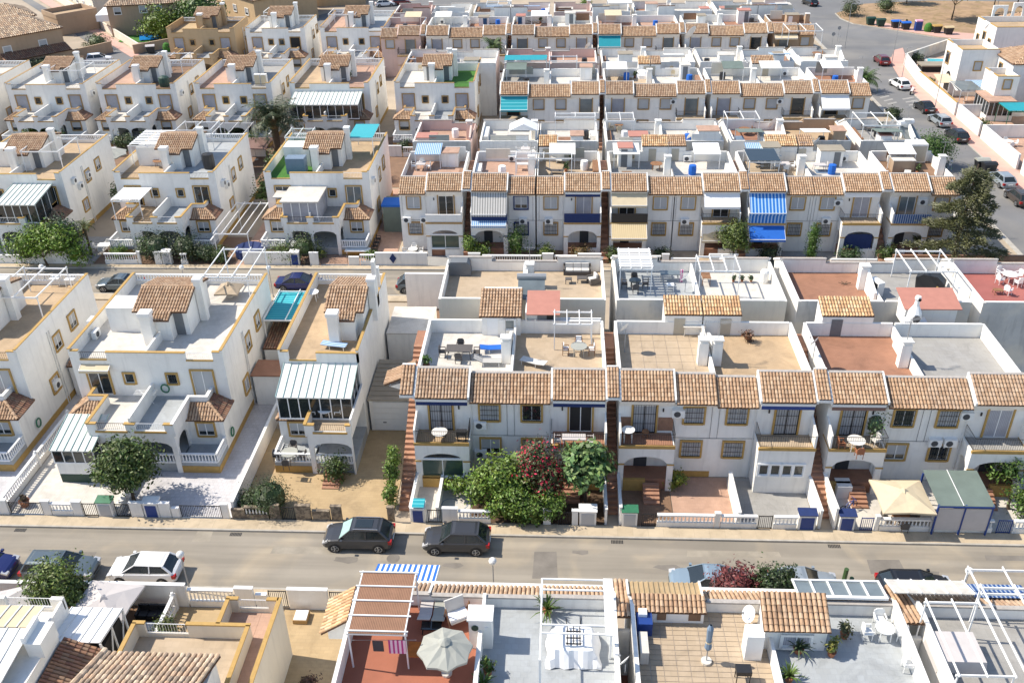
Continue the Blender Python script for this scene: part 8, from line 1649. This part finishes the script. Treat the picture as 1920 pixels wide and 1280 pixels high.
pot_plant('spiky green plant at the foot of the clock chimney block, nearer', *at(905, 1290, Z), Z, .25, .9, (.09, .16, .03), spiky=True); pot_plant('bushy plant at the foot of the clock chimney block', *at(915, 1262, Z), Z, .3, .8, (.08, .13, .02))
pot_plant('green palm-like plant inside the white frame', *at(1026, 1150, Z), Z, .3, 1.2, (.08, .13, .02), spiky=True)
t = T('covered_garden_table', 'white sheet-draped table with a black upturned frame inside the white frame', 'covered table', (.85, 31.0, Z)); r_ = random.Random(4); b = MB(); N_ = 12; hx = lambda i, j: (1.3 * (i / N_ * 2 - 1), 1.1 * (j / N_ * 2 - 1))
def hz(i, j):
    x, y = hx(i, j); d = max(abs(x) - .85, abs(y) - .7, 0); return max(.02, .95 - d * 2.3) + .04 * math.sin(9 * x + 3 * y) * (.4 + d * 2)
hv = [[(hx(i, j)[0] * (1 + .04 * math.sin(j)), hx(i, j)[1] * (1 + .05 * math.sin(i * 1.7)), hz(i, j)) for j in range(N_ + 1)] for i in range(N_ + 1)]
for i in range(N_):
    for j in range(N_): b.face([hv[i][j], hv[i + 1][j], hv[i + 1][j + 1], hv[i][j + 1]])
P('sheet', b, 'cloth_white', t, smooth=True); b = MB()
for sx in (-.3, 0, .3): b.bar((sx, -.55, 1.15), (sx, .55, 1.15), .05, .05)
for sy in (-.55, -.2, .2, .55): b.bar((-.35, sy, 1.12), (.35, sy, 1.12), .05, .05)
for sx in (-.3, .3):
    for sy in (-.5, .5): b.bar((sx, sy, 1.0), (sx * 1.2, sy * 1.15, 1.6 if sy > 0 else 1.2), .04, .04)
P('upturned_frame', b, 'plastic_black', t)
t = T('clothes_awning_stand', 'tall white metal frame around the sheet-covered table', 'frame', (-.7, 28.6, Z)); b = MB()
for (x0_, y0_) in ((0, 0), (0, 4.9), (3.3, 2.0), (3.3, 4.9)): b.box(x0_ - .05, x0_ + .05, y0_ - .05, y0_ + .05, 0, 2.2)
for (p, q) in (((0, 0, 2.2), (0, 4.9, 2.2)), ((0, 4.9, 2.2), (3.3, 4.9, 2.2)), ((0, 4.2, 2.2), (3.3, 4.2, 2.2)), ((0, 2.0, 2.2), (3.3, 2.0, 2.2)), ((0, 1.5, 2.2), (3.3, 1.5, 2.2))): b.bar(p, q, .07, .07)
P('frame', b, 'white_paint', t); b = MB(); b.box(3.0, 3.45, 1.4, 4.95, 2.2, 2.27); P('awning_case', b, 'cloth_white', t)
parasol('closed blue-grey parasol on the tan tiled terrace', *at(1324, 1240, Z), Z, 1, 2.4, 'cloth_slate', closed=True); t = T('grill', 'black barbecue grill on legs, bottom of the tan terrace', 'grill', (*at(1391, 1275, Z), Z)); b = MB(); b.box(-.35, .35, -.25, .25, .6, .85); P('body', b, 'plastic_black', t); b = MB(); [b.bar((sx, sy, 0), (sx, sy, .6), .04, .04) for sx in (-.3, .3) for sy in (-.2, .2)]; P('stand', b, 'black_iron', t)
dish('white satellite dish leaning at the roof hut of the grey terrace', *at(1404, 1172, Z), Z, .42, .7, -1.2); dining('white plastic foreground', 'on the grey terrace', *at(1655, 1195, Z), Z, .9, .9, False, n=4, skip=(0,)); chair('white plastic chair alone by the right parapet of the grey terrace', *at(1700, 1255, Z), Z, 1.5)
pot_plant('agave in a terracotta pot below the roof hut', *at(1496, 1222, Z), Z, .32, .9, (.09, .13, .06), spiky=True); pot_plant('small potted shrub right of the agave', *at(1514, 1212, Z), Z, .25, .6, G1); pot_plant('yellow-leaved plant in a terracotta pot on the grey terrace', *at(1558, 1228, Z), Z, .27, .8, (.15, .17, .03)); pot_plant('dry bushy plant beside the grey terrace parapet', *at(1582, 1194, Z), Z, .28, .8, (.10, .11, .04)); pot_plant('spiky green plant at the bottom of the grey terrace', *at(1478, 1275, Z), Z, .3, .9, (.10, .16, .03), spiky=True)
t = T('covered_table', 'large table under a grey-blue sheet below white rafters', 'covered table', (18.85, 31.1, Z)); b = MB(); b.prism([(-1.15, .05), (-1.0, .85), (1.0, .85), (1.15, .05)], 'y', -.9, .9); P('sheet', b, 'cloth_grey', t)
pergola('white rafter pergola over the sheet-covered table, lower right', 17.5, 19.9, 28.2, 32.4, Z, 9.0, n=3, post=.06); pergola('white rafter pergola at the lower right edge', 20.4, 23.6, 27.6, 33.4, Z, 9.0, n=3, post=.06); pergola('tall white pergola frame with navy striped shade behind it', 20.6, 24.0, 33.6, 35.2, 6.3, 8.4, n=3, roof=None, post=.06)
t = T('glazed_lean_to', 'white glazed lean-to roof beyond the tiled roof hut', 'lean-to', (12.0, 33.9, 6.0)); b = MB(); b.prism([(0, 1.6), (1.3, 1.3), (1.3, 1.34), (0, 1.64)], 'x', 0, 4.4); P('glazing', b, 'glass_clear', t)
for k in range(6): b = MB(); b.bar((.05 + .86 * k, -.05, 1.68), (.05 + .86 * k, 1.35, 1.38), .09, .07); P('rafter', b, 'white_paint', t)
b = MB(); b.bar((0, -.05, 1.64), (4.4, -.05, 1.64), .16, .14); b.bar((0, 1.35, 1.36), (4.4, 1.35, 1.36), .1, .1); P('beam', b, 'white_paint', t)
t = T('ribbed_canopy', 'cream ribbed canopy roof right of the glazed lean-to', 'canopy', (16.6, 33.2, 6.4)); b = MB(); b.prism([(.6, 1.7), (2.0, 1.2), (2.0, 1.14), (.6, 1.64)], 'x', 0, 3.9); P('sheet_roof', b, 'floor_white', t)
for k in range(7): b = MB(); b.bar((.03 + .64 * k, .6, 1.73), (.03 + .64 * k, 2.0, 1.23), .06, .05); P('roof_rib', b, 'white_paint', t)
t = T('navy_striped_shade', 'navy and white striped shade over the balcony, lower right edge', 'awning', (20.6, 34.6, 5.6)); b = MB(); b.prism([(0, 1.5), (1.2, 1.2), (1.2, 1.16), (0, 1.46)], 'x', .4, 3.2); P('cloth', b, 'stripe_navy', t)
t = T('striped_awning', 'blue and white striped awning reaching over the near street', 'awning', (-10.0, 36.0, 0)); b = MB(); b.prism([(-.6, 6.0), (2.1, 5.05), (2.1, 5.01), (-.6, 5.96)], 'x', 0, 3.5); b.box(0, 3.5, 2.08, 2.1, 4.8, 5.01); P('cloth', b, 'stripe_blue', t); b = MB(); b.bar((.0, -.6, 5.95), (.0, 2.1, 4.97), .04, .05); b.bar((3.5, -.6, 5.95), (3.5, 2.1, 4.97), .04, .05); P('awning_arm', b, 'white_paint', t)
# foreground left yards
parasol('large square light grey parasol beside the white hatchback', -26.1, 37.3, 0, 1.75, 2.7, 'cloth_grey', 4, -.1); parasol('light grey parasol at the left edge behind the leafy bush', -31.9, 37.0, 0, 1.5, 2.6, 'cloth_grey', 4, .35)
sofa('black rattan sofa beside the white wall, half under the parasol', -24.0, 38.4, 0, 2.0, 0, 'plastic_black', 'plastic_black'); table('low black table with beige top before the black sofa', -24.0, 37.4, 0, 1.0, .6, .35, False, 'cushion', 'plastic_black'); t = T('covered_stool', 'black hexagonal covered fire table on the brown yard', 'table', (*at(254, 1180, .5), 0)); b = MB(); b.lathe((0, 0, 0), [(.5, 0), (.55, .55), (0, .6)], 6); P('body', b, 'plastic_black', t); lounger('black lounger chair beside the balustrade wall', *at(290, 1188, .3), 0, 2.5, 'plastic_black', 'plastic_black')
ybal('white balustrade wall between the sofa yard and the sand yard', -22.9, 31.5, 39.0, h=1.2); slantwall('short white gate block beside the leafy bush', (-30.2, 39.0), (-29.3, 36.6), 1.7, 'plaster')
t = T('floor_hatch', 'white square hatch with ochre frame in the sand yard', 'hatch', (*at(566, 1160), 0)); b = MB(); b.box(-.42, .42, -.42, .42, .03, .32); P('frame', b, 'tan_trim', t); b = MB(); b.box(-.38, .38, -.38, .38, .32, .36); P('lid', b, 'white_paint', t)
t = T('stair_wall', 'white wall and red steps beside the red terrace house, bottom', 'staircase', (-11.0, 27.6, 0)); b = MB(); b.prism([(-2, 2.4), (2.2, 2.4), (2.2, 0), (-2, 0)], 'x', -1.2, -1.0); P('wall', b, 'plaster', t)
for k in range(9): b = MB(); b.box(-1.0, .8, 2.0 - .3 * (k + 1), 2.0 - .3 * k, 0, .25 * (k + 1) + .2); P('step', b, 'floor_red', t)
rail_iron(t, [(-1.1, 2.1), (.7, 2.6)], 2.4, 1.0, 'blue_paint', pitch=.5); dining('pale garden', 'in the shaded sand yard at the bottom', -13.0, 29.6, 0, 1.0, 1.0, False, 'cloth_cream', 'cloth_sage', 4, (1,))
t = T('gable_canopy', 'small tiled gable canopy beside the reed pergola', 'canopy', (-10.4, 32.4, 6.6)); b = MB(); b.prism([(-.9, 0), (.2, .8), (.2, -.5), (-.9, -.5)], 'y', -.6, 1.2); P('wall', b, 'plaster', t)
roof_face(t, 'roof', (-1.2, -.8, 0.05), (-1.2, 1.5, 0.05), (.25, 1.5, 1.05), (.25, -.8, 1.05), True, TINTS_YEL)
